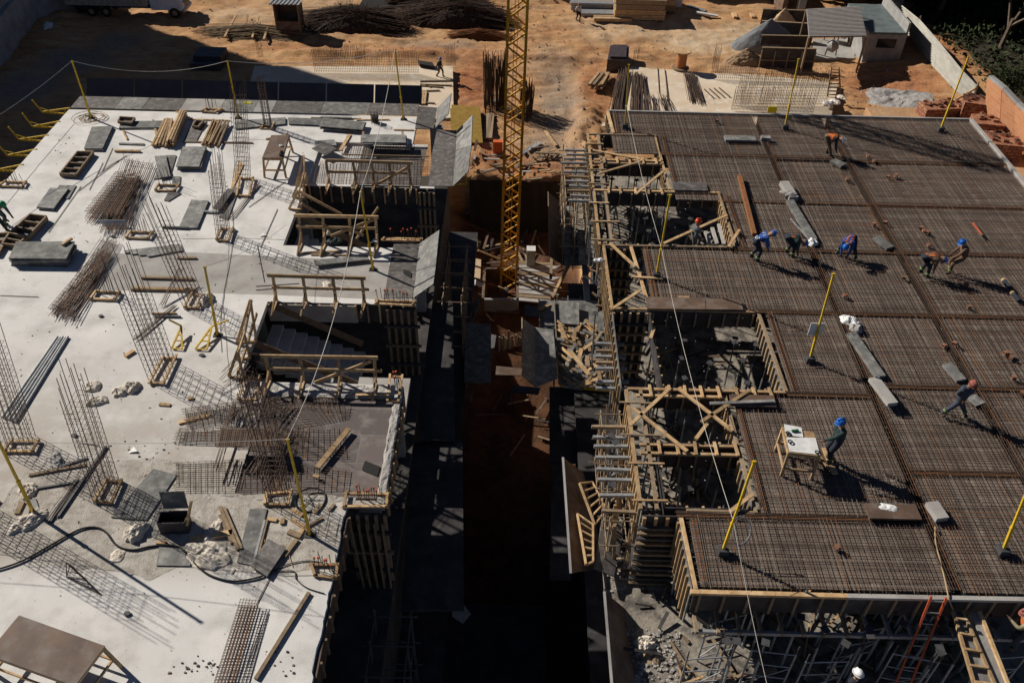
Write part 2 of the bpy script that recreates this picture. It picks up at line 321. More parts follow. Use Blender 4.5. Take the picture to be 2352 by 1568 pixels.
# the rough later pour at the near end
pts=[D for D in [(0,1160),(60,1080),(150,1060),(250,1060),(350,1050),(420,1060),(560,1140),(640,1130),(770,1140),(776,1220),(745,1300),(640,1320),(520,1305),(420,1295),(350,1330),(270,1310),(185,1305),(100,1285),(0,1272),(-60,1270),(-60,1180)]]
g=G(); P_=[W(x,y,.004) for x,y in pts]; Q=[]
for a,b in zip(P_,P_[1:]+P_[:1]):
    for k in range(8):
        t=k/8; q=a.lerp(b,t); j=.14*noise.noise((q.x*3,q.y*3,1)); Q.append(q+V((j,j*.7,0)))
g.prism(Q[::-1],.003,CONCR); g.out('rough_pour',LB)
JM=mat('pour_joint',(.20,.19,.18),(.3,.29,.27),8,.95)
for k,pl in enumerate(([(170,285),(90,378),(0,487),(-40,535)],[(420,549),(540,546),(660,551)],[(527,545),(522,640),(512,700),(540,1000)],[(480,-1),(480,-1)],[(0,1272),(120,1288),(262,1310)],[(545,905),(700,899),(850,893)],[(420,1300),(530,1310),(660,1322),(745,1320)])):
    if pl[0][1]<0: continue
    g=G(); P_=[W(x,y,.006) for x,y in pl]; q=[]
    for a,b in zip(P_,P_[1:]):
        for i in range(14): c=a.lerp(b,i/14); q.append(c+V((.03*noise.noise((c.y*2,k,0)),.03*noise.noise((c.x*2,k,5)),0)))
    q.append(P_[-1])
    for a,b in zip(q,q[1:]): g.beam(a,b,.018,.004,JM)
    g.out('pour_joint',LB)
# recessed plywood floors not poured yet
g=G(); g.box(-6.9,-4.05,31.78,35.2,-.16,-.10,PLY); g.box(-8.8,-6.9,31.78,35.4,-.2,-.12,CONC); g.box(-6.9,-4.0,35.2,35.4,-.16,-.02,CONC); g.box(-6.9,-4.0,31.62,31.78,-.2,.0,CONCD); g.out('unpoured_panel_floor',LB)
PLYT=brickmat('laid_plywood',(.16,.13,.12),(.115,.095,.09),(.20,.185,.175),2.2,1.1,.012,noisec=[(2.2,.5,.72,(.24,.22,.2)),(6,.6,.75,(.07,.06,.055))])
g=G(); g.box(-7.6,-3.62,15.22,19.1,-.16,-.08,PLYT); g.box(-8.0,-7.6,15.1,19.2,-.2,-.05,CONC); g.out('unpoured_panel_floor',LB)
g=G()
def rough(ax,c0,c1,u0,u1,zz):
    n=int((u1-u0)/.05); m_=6; vs=[]
    for i in range(n+1):
        u=u0+(u1-u0)*i/n
        for j in range(m_+1):
            t=j/m_; c=c0+(c1-c0)*t+(.05*noise.noise((u*3,j,2)) if j in(0,m_) else 0); z=zz-.035*(j in(0,m_))+.035*noise.noise((u*4,c*9,1))+.02*noise.noise((u*13,c*20,3)); vs.append((c,u,z) if ax=='y' else (u,c,z))
    o=[(i*(m_+1)+j,i*(m_+1)+j+1,(i+1)*(m_+1)+j+1,(i+1)*(m_+1)+j) for i in range(n) for j in range(m_)]; g.add(vs,o,CONCD)
rough('y',-3.63,-3.36,15.0,19.6,.02); rough('x',19.1,19.72,-7.7,-3.6,.0); rough('x',14.98,15.22,-8.4,-4.2,.0); g.box(-3.6,-3.38,15.0,19.6,-.3,-.04,CONCD)
g.out('rough_concrete_edge',LB)
# ragged near edge
g=G(); E_=[]
for i in range(70):
    y=14.9-i*.13; x=-4.42-.10*noise.noise((y*1.3,0,5))+.08*noise.noise((y*5,0,1)); E_.append((x,y))
for (x0,y0),(x1,y1) in zip(E_,E_[1:]):
    g.add([(-4.9,y0,.003),(x0,y0,.003),(x1,y1,.003),(-4.9,y1,.003),(x0+.05,y0,-.22),(x1+.05,y1,-.22)],[(0,3,2,1),(1,2,5,4)],CONC)
g.out('ragged_slab_edge',LB)
g=G(); g.box(-3.62,-3.42,23.9,27.2,-.22,-.01,CONCD); g.out('edge_kerb',LB)
LOWC=mat('littered_floor',(.27,.24,.20),(.10,.09,.08),2.2,.95,.03,9,9,lo=.42,hi=.58,col3=(.34,.30,.25),s3=1.2)
# storeys below
g=G(); holes(g,-21.3,-3.3,5,38,-3.35,-3.15,[],DCON); g.out('lower_floor_slab',LB)
for x in(-9.2,-3.8):
    for y in(9,15,19.6,23.8,27.4,31.8,37.6): G().box(x-.3,x+.3,y-.15,y+.15,-3.15,-.22,CONCW).out('column',LB)
for a in((-21.1,-21,5,38,-19.6,-3.35),(-21,-3.5,37.8,37.9,-19.6,-3.35),(-3.5,-3.35,5,37.8,-19.6,-3.35),(-21,-3.5,5,5.1,-19.6,-.22)): G().box(*a,DCON).out('lower_wall',LB)
for z,x in((-6.3,-1.9),(-9.4,-2.3),(-12.5,-2.6)): G().box(-3.35,x,5,37.8,z-.1,z,PLYD).out('lower_tray',LB)
def sideform(g,x0,x1,y0,y1,z0,z1,axis,face,step=.45,pm=None,wm=None):
    """plywood side with battens; axis 'x' runs along x at y0 facing face(-1/1 in y); 'y' runs along y at x0"""
    pm=pm or PLYD; wm=wm or WOOD
    if axis=='x':
        g.box(x0,x1,y0-.02,y0+.02,z0,z1,pm); x=x0+.12
        while x<x1-.05:
            g.box(x,x+.06,y0+(.022 if face>0 else -.09),y0+(.09 if face>0 else -.022),z0,z1-.01,wm if random.random()<.75 else WOODO); x+=step
    else:
        g.box(x0-.02,x0+.02,y0,y1,z0,z1,pm); y=y0+.12
        while y<y1-.05:
            g.box(x0+(.022 if face>0 else -.09),x0+(.09 if face>0 else -.022),y,y+.06,z0,z1-.01,wm if random.random()<.75 else WOODO); y+=step
def sf(nm,par,*a): g=G(); sideform(g,*a); return g.out(nm,par)
for a in((-8.8,-3.4,31.6,0,-.75,-.02,'x',-1),(-8.6,-3.4,23.74,0,-.78,-.02,'x',-1,.42),(-3.38,0,15,19.6,-.7,-.03,'y',1),(-4.35,0,6,14.9,-.75,-.06,'y',1,.6,PLYB,WOODO)): sf('beam_side_formwork',LB,*a)
G().box(-8.6,-5.5,23.6,23.64,-.75,-.01,CONCD).out('concrete_upstand',LB)
def colform(g,x0,x1,y,z0,z1,nb,nw,wm=WOOD):
    g.box(x0,x1,y-.02,y+.02,z0,z1,PLYD)
    for k in range(nb+1):
        x=x0+(x1-x0)*k/nb; g.beam((x,y-.06,z0),(x,y-.06,z1-.02),.09,.07,wm,up=(0,1,0))
    for k in range(nw):
        z=z1-.25-(z1-z0-.4)*(k+.5)/nw; g.box(x0-.15,x1+.15,y-.20,y-.10,z-.04,z+.04,WOODO if k%2 else DSTEEL)
def cf(par,*a): g=G(); colform(g,*a); return g.out('column_formwork',par)
for a in((-4.38,-3.4,23.6,-3.15,-.05,4,3,WOODO),(-4.35,-3.35,14.75,-3.15,-.1,4,3,WOODO),(-4.0,-3.4,31.4,-3.15,-.05,3,3,WOODO)): cf(LB,*a)
g=G()
for k in range(5): g.beam((-4.3+.22*k,14.55,-.3),(-4.15+.2*k,14.4,-3.0-R(0,.8)),.05,.07,WOODO)
g.out('raking_boards',LB)
# stairs in the two openings
def stairs(name,x0,y0,y1,z0,dx,n,rise,m):
    g=G()
    for k in range(n):
        x=x0+dx*k; g.box(min(x,x+dx),max(x,x+dx),y0,y1,z0-rise*(k+1)-.35,z0-rise*(k+1),m)
    return g.out(name,LB)
STC=mat('stair_concrete',(.46,.47,.48),(.36,.37,.38),1.5,.9)
stairs('staircase',-8.55,21.6,23.6,-.75,.40,8,.17,STC); stairs('staircase',-8.6,19.75,21.4,-1.3,.36,7,.17,STC)
stairs('staircase',-8.75,27.3,29.2,-.7,.40,8,.17,STC)
G().box(-5.2,-3.45,19.75,21.6,-1.7,-1.5,CONCD).out('stair_landing',LB); G().box(-5.2,-3.45,27.25,29.0,-1.5,-1.3,CONCD).out('stair_landing',LB)
g=G()
for (x0,y,z0,x1,z1) in((-8.5,21.5,.02,-5.0,-1.9),(-8.5,23.62,.0,-5.4,-1.75),(-8.6,19.72,-.6,-5.3,-2.4),(-8.7,29.25,.1,-5.2,-1.9)): G().beam((x0,y,z0),(x1,y,z1),.05,.28,WOODO).out('stair_side_board',LB)
for k in range(26):
    a=V((-8.6+R(-.2,.6),19.9+R(0,.9),.25+R(-.3,.3))); g.bar(a,a+V((1.1+R(0,.8),.7+R(-.2,.2),-.5-R(0,.4))) if k%2 else a+V((-.5,-.9,-.2)),.011,RUST)
g.out('stair_bars',LB)
# ---------------- right building: plywood deck in bays
XB=[(None,11.35),(11.65,14.68),(14.98,21.9)]
bays=[(4.42,11.35,34.95+.1,38.95),(6.72,11.35,31.2,34.9),(8.75,11.35,27.72,30.98),(4.95,11.35,23.92,27.48),(8.9,11.35,19.8,23.66),(6.98,11.35,14.98,19.5),(4.95,11.35,12.62,14.7)]
for a,b in((11.65,14.68),(14.98,21.85)):
    for y0,y1 in((34.8,38.95),(31.2,34.55),(27.72,30.98),(23.92,27.48),(20.25,23.66),(16.68,20.0),(12.62,16.42)): bays.append((a,b,y0,y1))
DECK=brickmat('deck_plywood',(.205,.165,.135),(.14,.113,.095),(.045,.038,.034),1.1,2.2,.012,noisec=[(.9,.5,.7,(.10,.08,.068)),(2.6,.54,.72,(.31,.265,.225)),(14,.60,.72,(.42,.38,.33))],off=0)
for i,b in enumerate(bays):
    g=G(); g.box(b[0],b[1],b[2],b[3],-.05,0,DECK); g.out('deck_panel',RB)
g=G() # beam troughs
for x in(11.5,14.83): G().box(x-.17,x+.17,12.5,39,-.55,-.5,TARP).box(x-.19,x-.17,12.5,39,-.53,-.054,PLYD).box(x+.17,x+.19,12.5,39,-.53,-.054,PLYD).out('beam_bottom_formwork',RB)
rows=[(34.93,6.5,14.7),(34.68,14.9,21.9),(31.09,8.6,21.9),(27.6,8.6,21.9),(23.79,8.6,21.9),(19.65,8.7,11.4),(20.12,11.6,21.9),(16.55,11.6,21.9),(14.84,4.6,11.4)]
for y,x0,x1 in rows: G().box(x0,x1,y-.15,y+.15,-.56,-.502,TARP).box(x0,x1,y-.17,y-.15,-.56,-.052,PLYD).box(x0,x1,y+.15,y+.17,-.56,-.052,PLYD).out('beam_bottom_formwork',RB)
# rims round the voids (timber) and their sides
voids=[(3.9,6.45,34.35,36.6),(3.9,6.45,31.95,34.05),(3.75,8.55,27.8,31.6),(4.85,4.85,23.9,27.5),(4.8,8.65,19.85,23.7),(4.3,6.75,17.5,19.55),(4.35,6.75,15.1,17.1)]
def rim(g,x0,y0,x1,y1,w=.09,m=WOOD,z=.03): g.beam((x0,y0,z),(x1,y1,z),w,.07,m)
for x0,x1,y0,y1 in voids:
    if x1-x0<.1: continue
    for a in((x0,x1,y1+.02,0,-.62,0,'x',-1,.5,PLYD,WOODO),(x1,0,y0,y1,-.62,0,'y',-1,.32,PLYG,WOOD),(x0,x1,y0,0,-.62,0,'x',1),(x0,0,y0,y1,-.62,0,'y',1)): sf('void_side_formwork',RB,*a)
g=G()
RIMS=[(3.35,36.68,6.45,36.72),(6.42,36.7,6.52,31.9),(3.46,34.3,6.5,34.3),(3.46,34.02,6.5,34.02),(3.3,31.72,8.6,31.72),(8.55,31.7,8.58,27.8),(3.4,27.66,8.6,27.72),(4.5,27.6,4.82,23.85),(3.5,23.78,8.65,23.76),(8.63,23.75,8.72,19.7),
 (3.7,19.74,8.72,19.74),(3.95,19.45,6.76,19.45),(6.73,19.5,6.8,14.95),(3.85,17.38,6.8,17.38),(3.85,17.05,6.8,17.05),(4.9,14.98,6.75,14.95),(3.5,23.7,3.45,27.6),(4.72,14.75,4.8,12.5)]
for i,(a,b,c,d) in enumerate(RIMS): g=G(); rim(g,a,b,c,d,R(.075,.11),WOOD if i%3 else WOODO); g.out('timber_rim',RB)
for y0,y1 in((31.9,36.7),(27.7,31.6),(15.0,19.7)): # the double board edge beam with its cleats
    sx=.35 if y1<20 else 0
    G().beam((3.30+sx,y0,.03),(3.30+sx,y1,.03),.10,.07,WOOD).out('timber_rim',RB); G().beam((3.78+sx*.9,y0,.03),(3.78+sx*.9,y1,.03),.10,.07,WOODO).out('timber_rim',RB)
    y=y0+.25
    while y<y1: G().beam((3.1+sx+R(-.15,.05),y,.10),(3.95+sx+R(-.1,.3),y+R(-.04,.04),.10),.06,.04,WOOD if random.random()<.6 else WOODO).out('cross_cleat',RB); y+=R(.9,1.4)
for y,x0,x1 in((34.16,3.6,6.4),(19.6,4.1,8.6),(17.22,4.1,6.7),(31.62,3.6,6.4)):
    x=x0+.3
    while x<x1: G().beam((x,y-.26,.11),(x+R(-.04,.04),y+.26,.11),.085,.05,WOOD).out('cross_cleat',RB); x+=R(.5,.62)
g=G()

for a in((4.75,13.4,12.44,0,-.78,0,'x',-1,.62,PLYD,WOODO),(4.70,0,12.5,14.8,-1.5,0,'y',-1,.28,PLYG,WOOD),(3.42,0,27.7,31.7,-1.5,0,'y',-1,.5),(3.3,0,31.8,36.7,-1.6,0,'y',-1,.5,PLYG),(4.4,0,36.7,39,-.65,0,'y',-1,.5,PLYG),(3.5,0,23.8,27.6,-1.6,0,'y',-1,.4,PLYG),(3.7,0,15,19.7,-1.7,0,'y',-1,.35,PLYG),(3.5,0,19.8,23.6,-1.6,0,'y',-1,.4,PLYG)): sf('edge_side_formwork',RB,*a)
g.beam((4.65,12.42,.03),(8.6,12.40,.03),.12,.09,WOOD); g.beam((8.6,12.40,.03),(13.4,12.42,.035),.12,.09,CONCD)
g.beam((4.35,39.02,.05),(21.95,39.02,.05),.09,.13,CONCD); g.beam((21.95,39,.06),(22.05,10,.06),.16,.16,CONCD); g.beam((4.38,39,.05),(4.5,36.75,.05),.12,.12,WOOD)
g.out('edge_board',RB)
for a in((3.5,4.5,27.55,-3.1,0,4,6),(3.55,4.7,23.68,-3.1,0,4,6),(3.75,4.7,14.85,-3.3,-.05,3,12)): cf(RB,*a)
g=G(); holes(g,2.9,22,11.0,39,-3.3,-3.1,[(2.9,4.2,15.2,31)],LOWC); g.out('lower_floor_slab',RB)
for a in((4.3,4.4,11,38.8,-19.6,-3.3),(4.4,22,38.8,38.95,-19.6,-3.3),(4.4,22,6,6.1,-19.6,-6.5),(21.8,21.9,6.1,38.8,-19.6,-3.3)): G().box(*a,DCON).out('lower_wall',RB)
G().box(2.9,21.8,4,11.0,-6.5,-6.3,CONCW).out('lower_floor_slab',RB)
for z,x in((-6.6,2.7),(-9.5,3.2),(-12.6,3.2)): G().box(x,4.3,11,34,z-.1,z,PLYD).out('lower_tray',RB)
# ---------------- reinforcement mat on the deck
MAT=empty('reinforcement_mat',(12.5,25,0.02),'dense rusty reinforcement grid laid over the right plywood deck','reinforcement')
BC=[RUST]*9+[RUSTB]+[RUSTL]*2
def matgrid(g1,g2,x0,x1,y0,y1,sx,sy):
    x=x0+.05
    while x<x1:
        a=R(-.025,.025);b=R(-.025,.025); g1.bar((x+a,y0-R(.05,.18),.075+R(0,.015)),(x+b,y1+R(.02,.16),.075+R(0,.015)),.0088,random.choice(BC)); x+=sx*R(.55,1.4)
    y=y0+.04
    while y<y1:
        a=R(-.02,.02);b=R(-.02,.02); g2.bar((x0-R(.03,.12),y+a,.055),(x1+R(.03,.12),y+b,.055),.0088,random.choice(BC)); y+=sy*R(.55,1.45)
for b in bays:
    g1=G();g2=G(); matgrid(g1,g2,b[0],b[1],b[2],b[3],.13,.098); g1.out('lengthwise_bars',MAT); g2.out('crosswise_bars',MAT)
def beamcage(p,q,wd=.22):
    g=G(); p=V(p);q=V(q);d=(q-p).normalized();s=d.cross(V((0,0,1)))*wd/2
    for k in(-1,-.5,0,.5,1):
        g.bar(p+s*k+V((0,0,.10+R(0,.02))),q+s*k+V((0,0,.10+R(0,.02))),.012,RUSTB if k==.5 else RUST)
    for k in(-1,1): g.bar(p+s*k+V((0,0,-.4)),q+s*k+V((0,0,-.4)),.012,RUST)
    n=int((q-p).length/.2)
    for i in range(n):
        c=p+d*(.2*i+.05); P4=[c-s+V((0,0,-.42)),c+s+V((0,0,-.42)),c+s+V((0,0,.1)),c-s+V((0,0,.1))]
        for a,b in zip(P4,P4[1:]+P4[:1]): g.bar(a,b,.006,RUST)
    g.out('beam_cage',MAT)
for x in(11.42,14.8): beamcage((x,12.6,0),(x,38.9,0),.30)
for y,x0,x1 in rows: beamcage((x0,y,-.04),(x1,y,-.04),.2)
g=G()
for x,y0,y1 in((4.6,36.8,38.9),(6.68,31.9,36.6),(8.75,27.7,31.6),(4.95,23.9,27.5),(8.9,19.8,23.7),(6.95,15,19.5),(4.95,12.7,14.7)):
    g=G()
    for k in range(4): g.bar((x+.05*k,y0,.09),(x+.05*k,y1,.09),.011,RUSTB if k%2 else RUST)
    g.out('edge_bars',MAT)
# ---------------- left slab: things standing and lying on it
T={(r,c):tile(r,c) for r in(1,2,3,4) for c in(1,2,3,4)}
def TZ(r,c,x,y,z=0): return T[(r,c)](x,y,z)
def upz(b,r,c,x,y): return up_at(b,*tpx(r,c,x,y))
# yellow lifeline posts
POSTS=[('far left corner of the pale slab',(210,272),(165,140),0),('far edge of the pale slab, left of centre',(548,272),(522,140),0),('far right corner of the pale slab',(927,275),(907,113),0),
 ('middle of the pale slab beside yellow trestles',(500,770),(470,612),0),('slab strip between the two stair openings',(857,620),(828,440),0),('near right slab edge beside a lying hoop',(712,1228),(660,1008),0),('slab by crumpled sacks at the left frame edge',(78,1178),(-42,935),0),
 ('far left corner of the dark deck',(1436,290),(1445,148),1),('far edge of the dark deck behind a grey board',(1803,292),(1835,135),1),('far right corner of the dark deck before the brick walls',(2160,298),(2225,130),1),
 ('dark deck tongue between two open shafts',(1508,632),(1540,447),1),('middle of the dark deck with a white plate',(1860,825),(1915,628),1),('near left corner of the dark deck with a coil of wire',(1660,1265),(1733,1058),1),('near dark deck, cut by the right frame edge',(2303,1265),(2372,1095),1)]
TOPS=[]
for lab,b,t,k in POSTS:
    B=W(*b,.12 if k else 0); tp=up_at(B,*t); e=empty('lifeline_post',B,'tall yellow lifeline post, '+lab,'post','yellow lifeline posts')
    g=G(); g.beam(B,tp,.055,.055,YEL,up=(0,1,0)); m=B.lerp(tp,.32); g.beam(m,m+(tp-B).normalized()*.07,.085,.085,YEL,up=(0,1,0)); g.beam(B,B.lerp(tp,.33),.07,.07,YEL,up=(0,1,0)); g.out('pole',e)
    g=G()
    if k: g.box(B.x-.13,B.x+.13,B.y-.13,B.y+.13,-.02,.26,DSTEEL)
    else: g.box(B.x-.14,B.x+.14,B.y-.10,B.y+.10,0,.03,DSTEEL); g.beam(B+V((-.1,0,.03)),B+V((0,0,.22)),.02,.05,DSTEEL); g.beam(B+V((.1,0,.03)),B+V((0,0,.22)),.02,.05,DSTEEL)
    g.out('base',e); TOPS.append((B,tp))
    G().tube(tp+V((-.05,0,-.03)),tp+V((.05,0,-.03)),.03,YEL).out('rope_eye',e)
def rope(name,lab,a,b,sag=.0,r=.012,m=ROPE,cat='rope',grp='lifeline ropes',pts=None):
    if pts is None:
        pts=[]
        for k in range(13):
            t=k/12; p=V(a).lerp(V(b),t); p.z-=4*sag*t*(1-t); pts.append(p)
    return tag(G().path(pts,r,m,4).out(name),lab,cat,grp)
rope('lifeline_rope','pale rope strung between the two far left yellow posts',TOPS[0][1],TOPS[1][1],.5)
rope('lifeline_rope','pale rope joining the far middle and far right yellow posts of the left slab',TOPS[1][1],TOPS[2][1],.35)
rope('lifeline_rope','pale rope running down-left from the far left corner post out of frame',TOPS[0][1],TOPS[0][1]+V((-4.2,-12,0)),.6)
rope('lifeline_rope','pale rope from the far right left-slab post to the post between the stairs',TOPS[2][1],TOPS[4][1],.5)
rope('lifeline_rope','pale rope crossing the near stair opening down to the near right post',TOPS[4][1],TOPS[5][1],.9)
rope('lifeline_rope','thin rope running left from the near right yellow post of the left slab',TOPS[5][1],V((-17,14.6,2.9)),.3,.008)
rope('lifeline_rope','thin rope from the middle post toward the white scrap of paper',TOPS[3][1],TZ(2,1,2330,470,1.0),.2,.007)
mids=[TOPS[7],TOPS[10],TOPS[12]]; mp=[b.lerp(t,.36) for b,t in mids]
rope('lifeline_wire','pale wire from the far left deck post to the next post toward the camera',mp[0],mp[1],.25,.007)
rope('lifeline_wire','pale wire crossing the large open shafts between two left deck posts',mp[1],mp[2],.4,.007)
rope('lifeline_wire','pale wire running from the near left deck post down past the deck edge',mp[2],up_at(V((5.2,11.0,0)),1764,1580),.1,.007)
tag(G().box(*(lambda p:(p.x-.22,p.x+.22,p.y-.01,p.y+.01,p.z-.25,p.z+.25))(TOPS[11][0].lerp(TOPS[11][1],.36)+V((-.05,.04,0))),WHITE).out('sign_plate'),'white blank plate hung halfway up the yellow post on the dark deck','sign')
def ring(g,c,R_,r,m,n=24,tilt=(0,0),sq=1):
    pts=[V((c.x+R_*math.cos(6.283*k/n),c.y+R_*sq*math.sin(6.283*k/n),c.z+tilt[0]*math.cos(6.283*k/n)*R_+tilt[1]*math.sin(6.283*k/n)*R_)) for k in range(n+1)]
    return g.path(pts,r,m,4)
g=G()
for k in range(6): ring(g,W(205+R(-10,14),272+R(-5,5),.03+.01*k),R(.35,.7),.012,BROPE,20,sq=R(.5,1))
tag(g.out('cable_coil'),'loose brown cable coil around the foot of the far left yellow post','cable coil')
g=G(); c=TOPS[12][0]+V((.35,.1,.75)); ring(g,c,.25,.012,STEEL,20,(.2,1.2)); ring(g,c+V((.02,0,.01)),.22,.012,STEEL,20,(.2,1.2)); tag(g.out('wire_coil'),'grey wire coil hanging by the near left deck post','wire coil')
# timber guardrails
def rail(lab,top,mid,posts,diag,r,c,feet=True):
    b0=TZ(r,c,posts[0][2],posts[0][3]); b1=TZ(r,c,posts[-1][2],posts[-1][3]); y=(b0.y+b1.y)/2
    e=empty('timber_guardrail',(b0+b1)/2,lab,'guardrail','timber guardrails on the left slab')
    def onp(x_,y_): # place on the upright plane through the rail
        v=ray(*tpx(r,c,x_,y_)); k=y/v.y; return V((v.x*k,y,HC+v.z*k))
    t0,t1=onp(*top[:2]),onp(*top[2:]); m0,m1=onp(*mid[:2]),onp(*mid[2:])
    G().beam(t0,t1,.05,.13,WOOD).out('top_rail',e); G().beam(m0+V((0,-.03,0)),m1+V((0,-.03,0)),.035,.11,WOOD).out('mid_rail',e)
    for x0,y0,x1,y1 in posts:
        p=TZ(r,c,x1,y1); p.y=y+.03; q=onp(x0,y0); q.y=y+.03
        G().beam(p,q,.10,.06,WOOD,up=(0,1,0)).out('post',e)
        if feet:
            g=G(); f=p+V((R(-.03,.03),-.85,.02)); g.beam(p.lerp(q,.45)+V((.04,-.03,0)),f,.05,.08,WOOD); g.beam(p+V((.04,0,.03)),f,.05,.05,WOOD); g.out('strut',e)
    for d in diag: G().beam(onp(*d[:2])+V((0,-.06,0)),onp(*d[2:])+V((0,-.06,0)),.04,.11,WOOD).out('diagonal_brace',e)
rail('farthest timber guardrail with five posts before the recessed mesh panel',(570,1310,1280,1332),(590,1400,1240,1412),[(570,1315,600,1500),(790,1320,815,1530),(945,1320,962,1520),(1087,1325,1100,1520),(1245,1330,1265,1525)],[(980,1505,1245,1360)],1,2)
rail('timber guardrail with four posts before the far stair opening',(310,388,1000,402),(330,475,990,490),[(348,395,370,620),(542,388,560,625),(760,392,775,625),(975,405,990,630)],[(610,550,960,415),(780,500,880,545)],2,2)
rail('timber guardrail with four posts along the far side of the near stair opening',(90,877,895,900),(130,970,925,988),[(135,880,165,1090),(380,885,410,1092),(625,893,655,1095),(862,898,887,1102)],[],2,2)
rail('timber guardrail with four posts before the near stair opening',(35,228,995,243),(110,325,1030,345),[(72,228,112,432),(352,228,388,432),(662,232,690,440),(965,240,975,442)],[(480,435,940,260)],3,2)
def aframes(lab,tri,r,c,rails):
    b=TZ(r,c,tri[0][2],tri[0][3]); e=empty('timber_side_barrier',b,lab,'guardrail','timber guardrails on the left slab')
    ap=[]
    for ax,ay,lx,ly,rx,ry in tri:
        L=TZ(r,c,lx,ly); Rr=TZ(r,c,rx,ry); m=(L+Rr)/2; m=V((Rr.x,Rr.y,0)); a=up_at(m,*tpx(r,c,ax,ay)); ap.append(a)
        g=G(); g.beam(L+V((0,0,.03)),a,.05,.09,WOOD); g.beam(Rr,a,.06,.09,WOOD,up=(0,1,0)); g.beam(L+V((0,0,.03)),Rr+V((0,0,.04)),.05,.06,WOOD); g.out('a_frame',e)
    for k in range(len(ap)-1):
        G().beam(ap[k]+V((.04,0,0)),ap[k+1]+V((.04,0,0)),.04,.11,WOOD).out('top_rail',e)
        G().beam(ap[k]*.5+V((TZ(r,c,tri[k][4],tri[k][5])))*.5,ap[k+1]*.5+TZ(r,c,tri[k+1][4],tri[k+1][5])*.5,.04,.11,WOOD).out('mid_rail',e)
    for d in rails: G().beam(d[0],d[1],.04,.12,WOOD).out('diagonal_brace',e)
aframes('three timber A-frames left of the far stair opening',[(385,-100,330,145,425,150),(385,40,300,240,400,250),(345,185,270,340,372,345)],2,2,[(TZ(2,2,350,190,.9),TZ(2,2,700,380,.2)),(TZ(2,2,370,290,.5),TZ(2,2,560,400,-.3)),(TZ(2,2,820,580,.1),TZ(2,2,1000,320,.9))])
aframes('three timber A-frames left of the near stair opening',[(2045,-230,1935,125,2095,115),(1990,30,1925,255,2045,250),(1940,185,1870,400,1990,415)],3,1,[(W(545,860,.3),W(590,720,.9))])
# lumber and boards
def board(lab,p,q,w=.12,h=.05,m=WOOD,name='timber_board',cat='board',grp='loose boards lying about',z=0):
    p=V(p);q=V(q);p.z+=h/2+.004+z;q.z+=h/2+.004+z
    return tag(G().beam(p,q,w,h,m).out(name),lab,cat,grp)
def lumber(lab,pts,n,layers,r,c,w=.09,h=.06,mess=.03,z0=0,m=WOOD):
    a0,b0,b1,a1=[TZ(r,c,x,y,z0) for x,y in pts]; e=empty('lumber_pile',(a0+b1)/2,lab,'timber','loose timber piles'); 
    for L in range(layers):
        for k in range(n):
            t=(k+.5)/n; p=a0.lerp(a1,t); q=b0.lerp(b1,t); d=(q-p)
            p=p-d*R(0,.08)+V((R(-mess,mess),R(-mess,mess),h/2+.02+L*(h+.004))); q=q+d*R(-.06,.04)+V((R(-mess,mess),0,h/2+.02+L*(h+.004)+R(0,mess)))
            G().beam(p,q,w*R(.7,1),h,m if random.random()<.8 else WOODO).out('board',e)
    return e
lumber('fanned pile of fresh timber boards at the far middle of the slab',[(1240,1190),(1350,990),(1420,1000),(1370,1200)],5,2,1,1)
lumber('tall neat stack of timber boards leaning against the fanned pile',[(1370,1190),(1480,950),(1535,955),(1440,1195)],3,5,1,1,mess=.012)
lumber('messy pile of short timber offcuts right of the two-part lumber stack',[(1650,1180),(1740,1000),(1870,1020),(1790,1195)],7,2,1,1,w=.07,mess=.1)
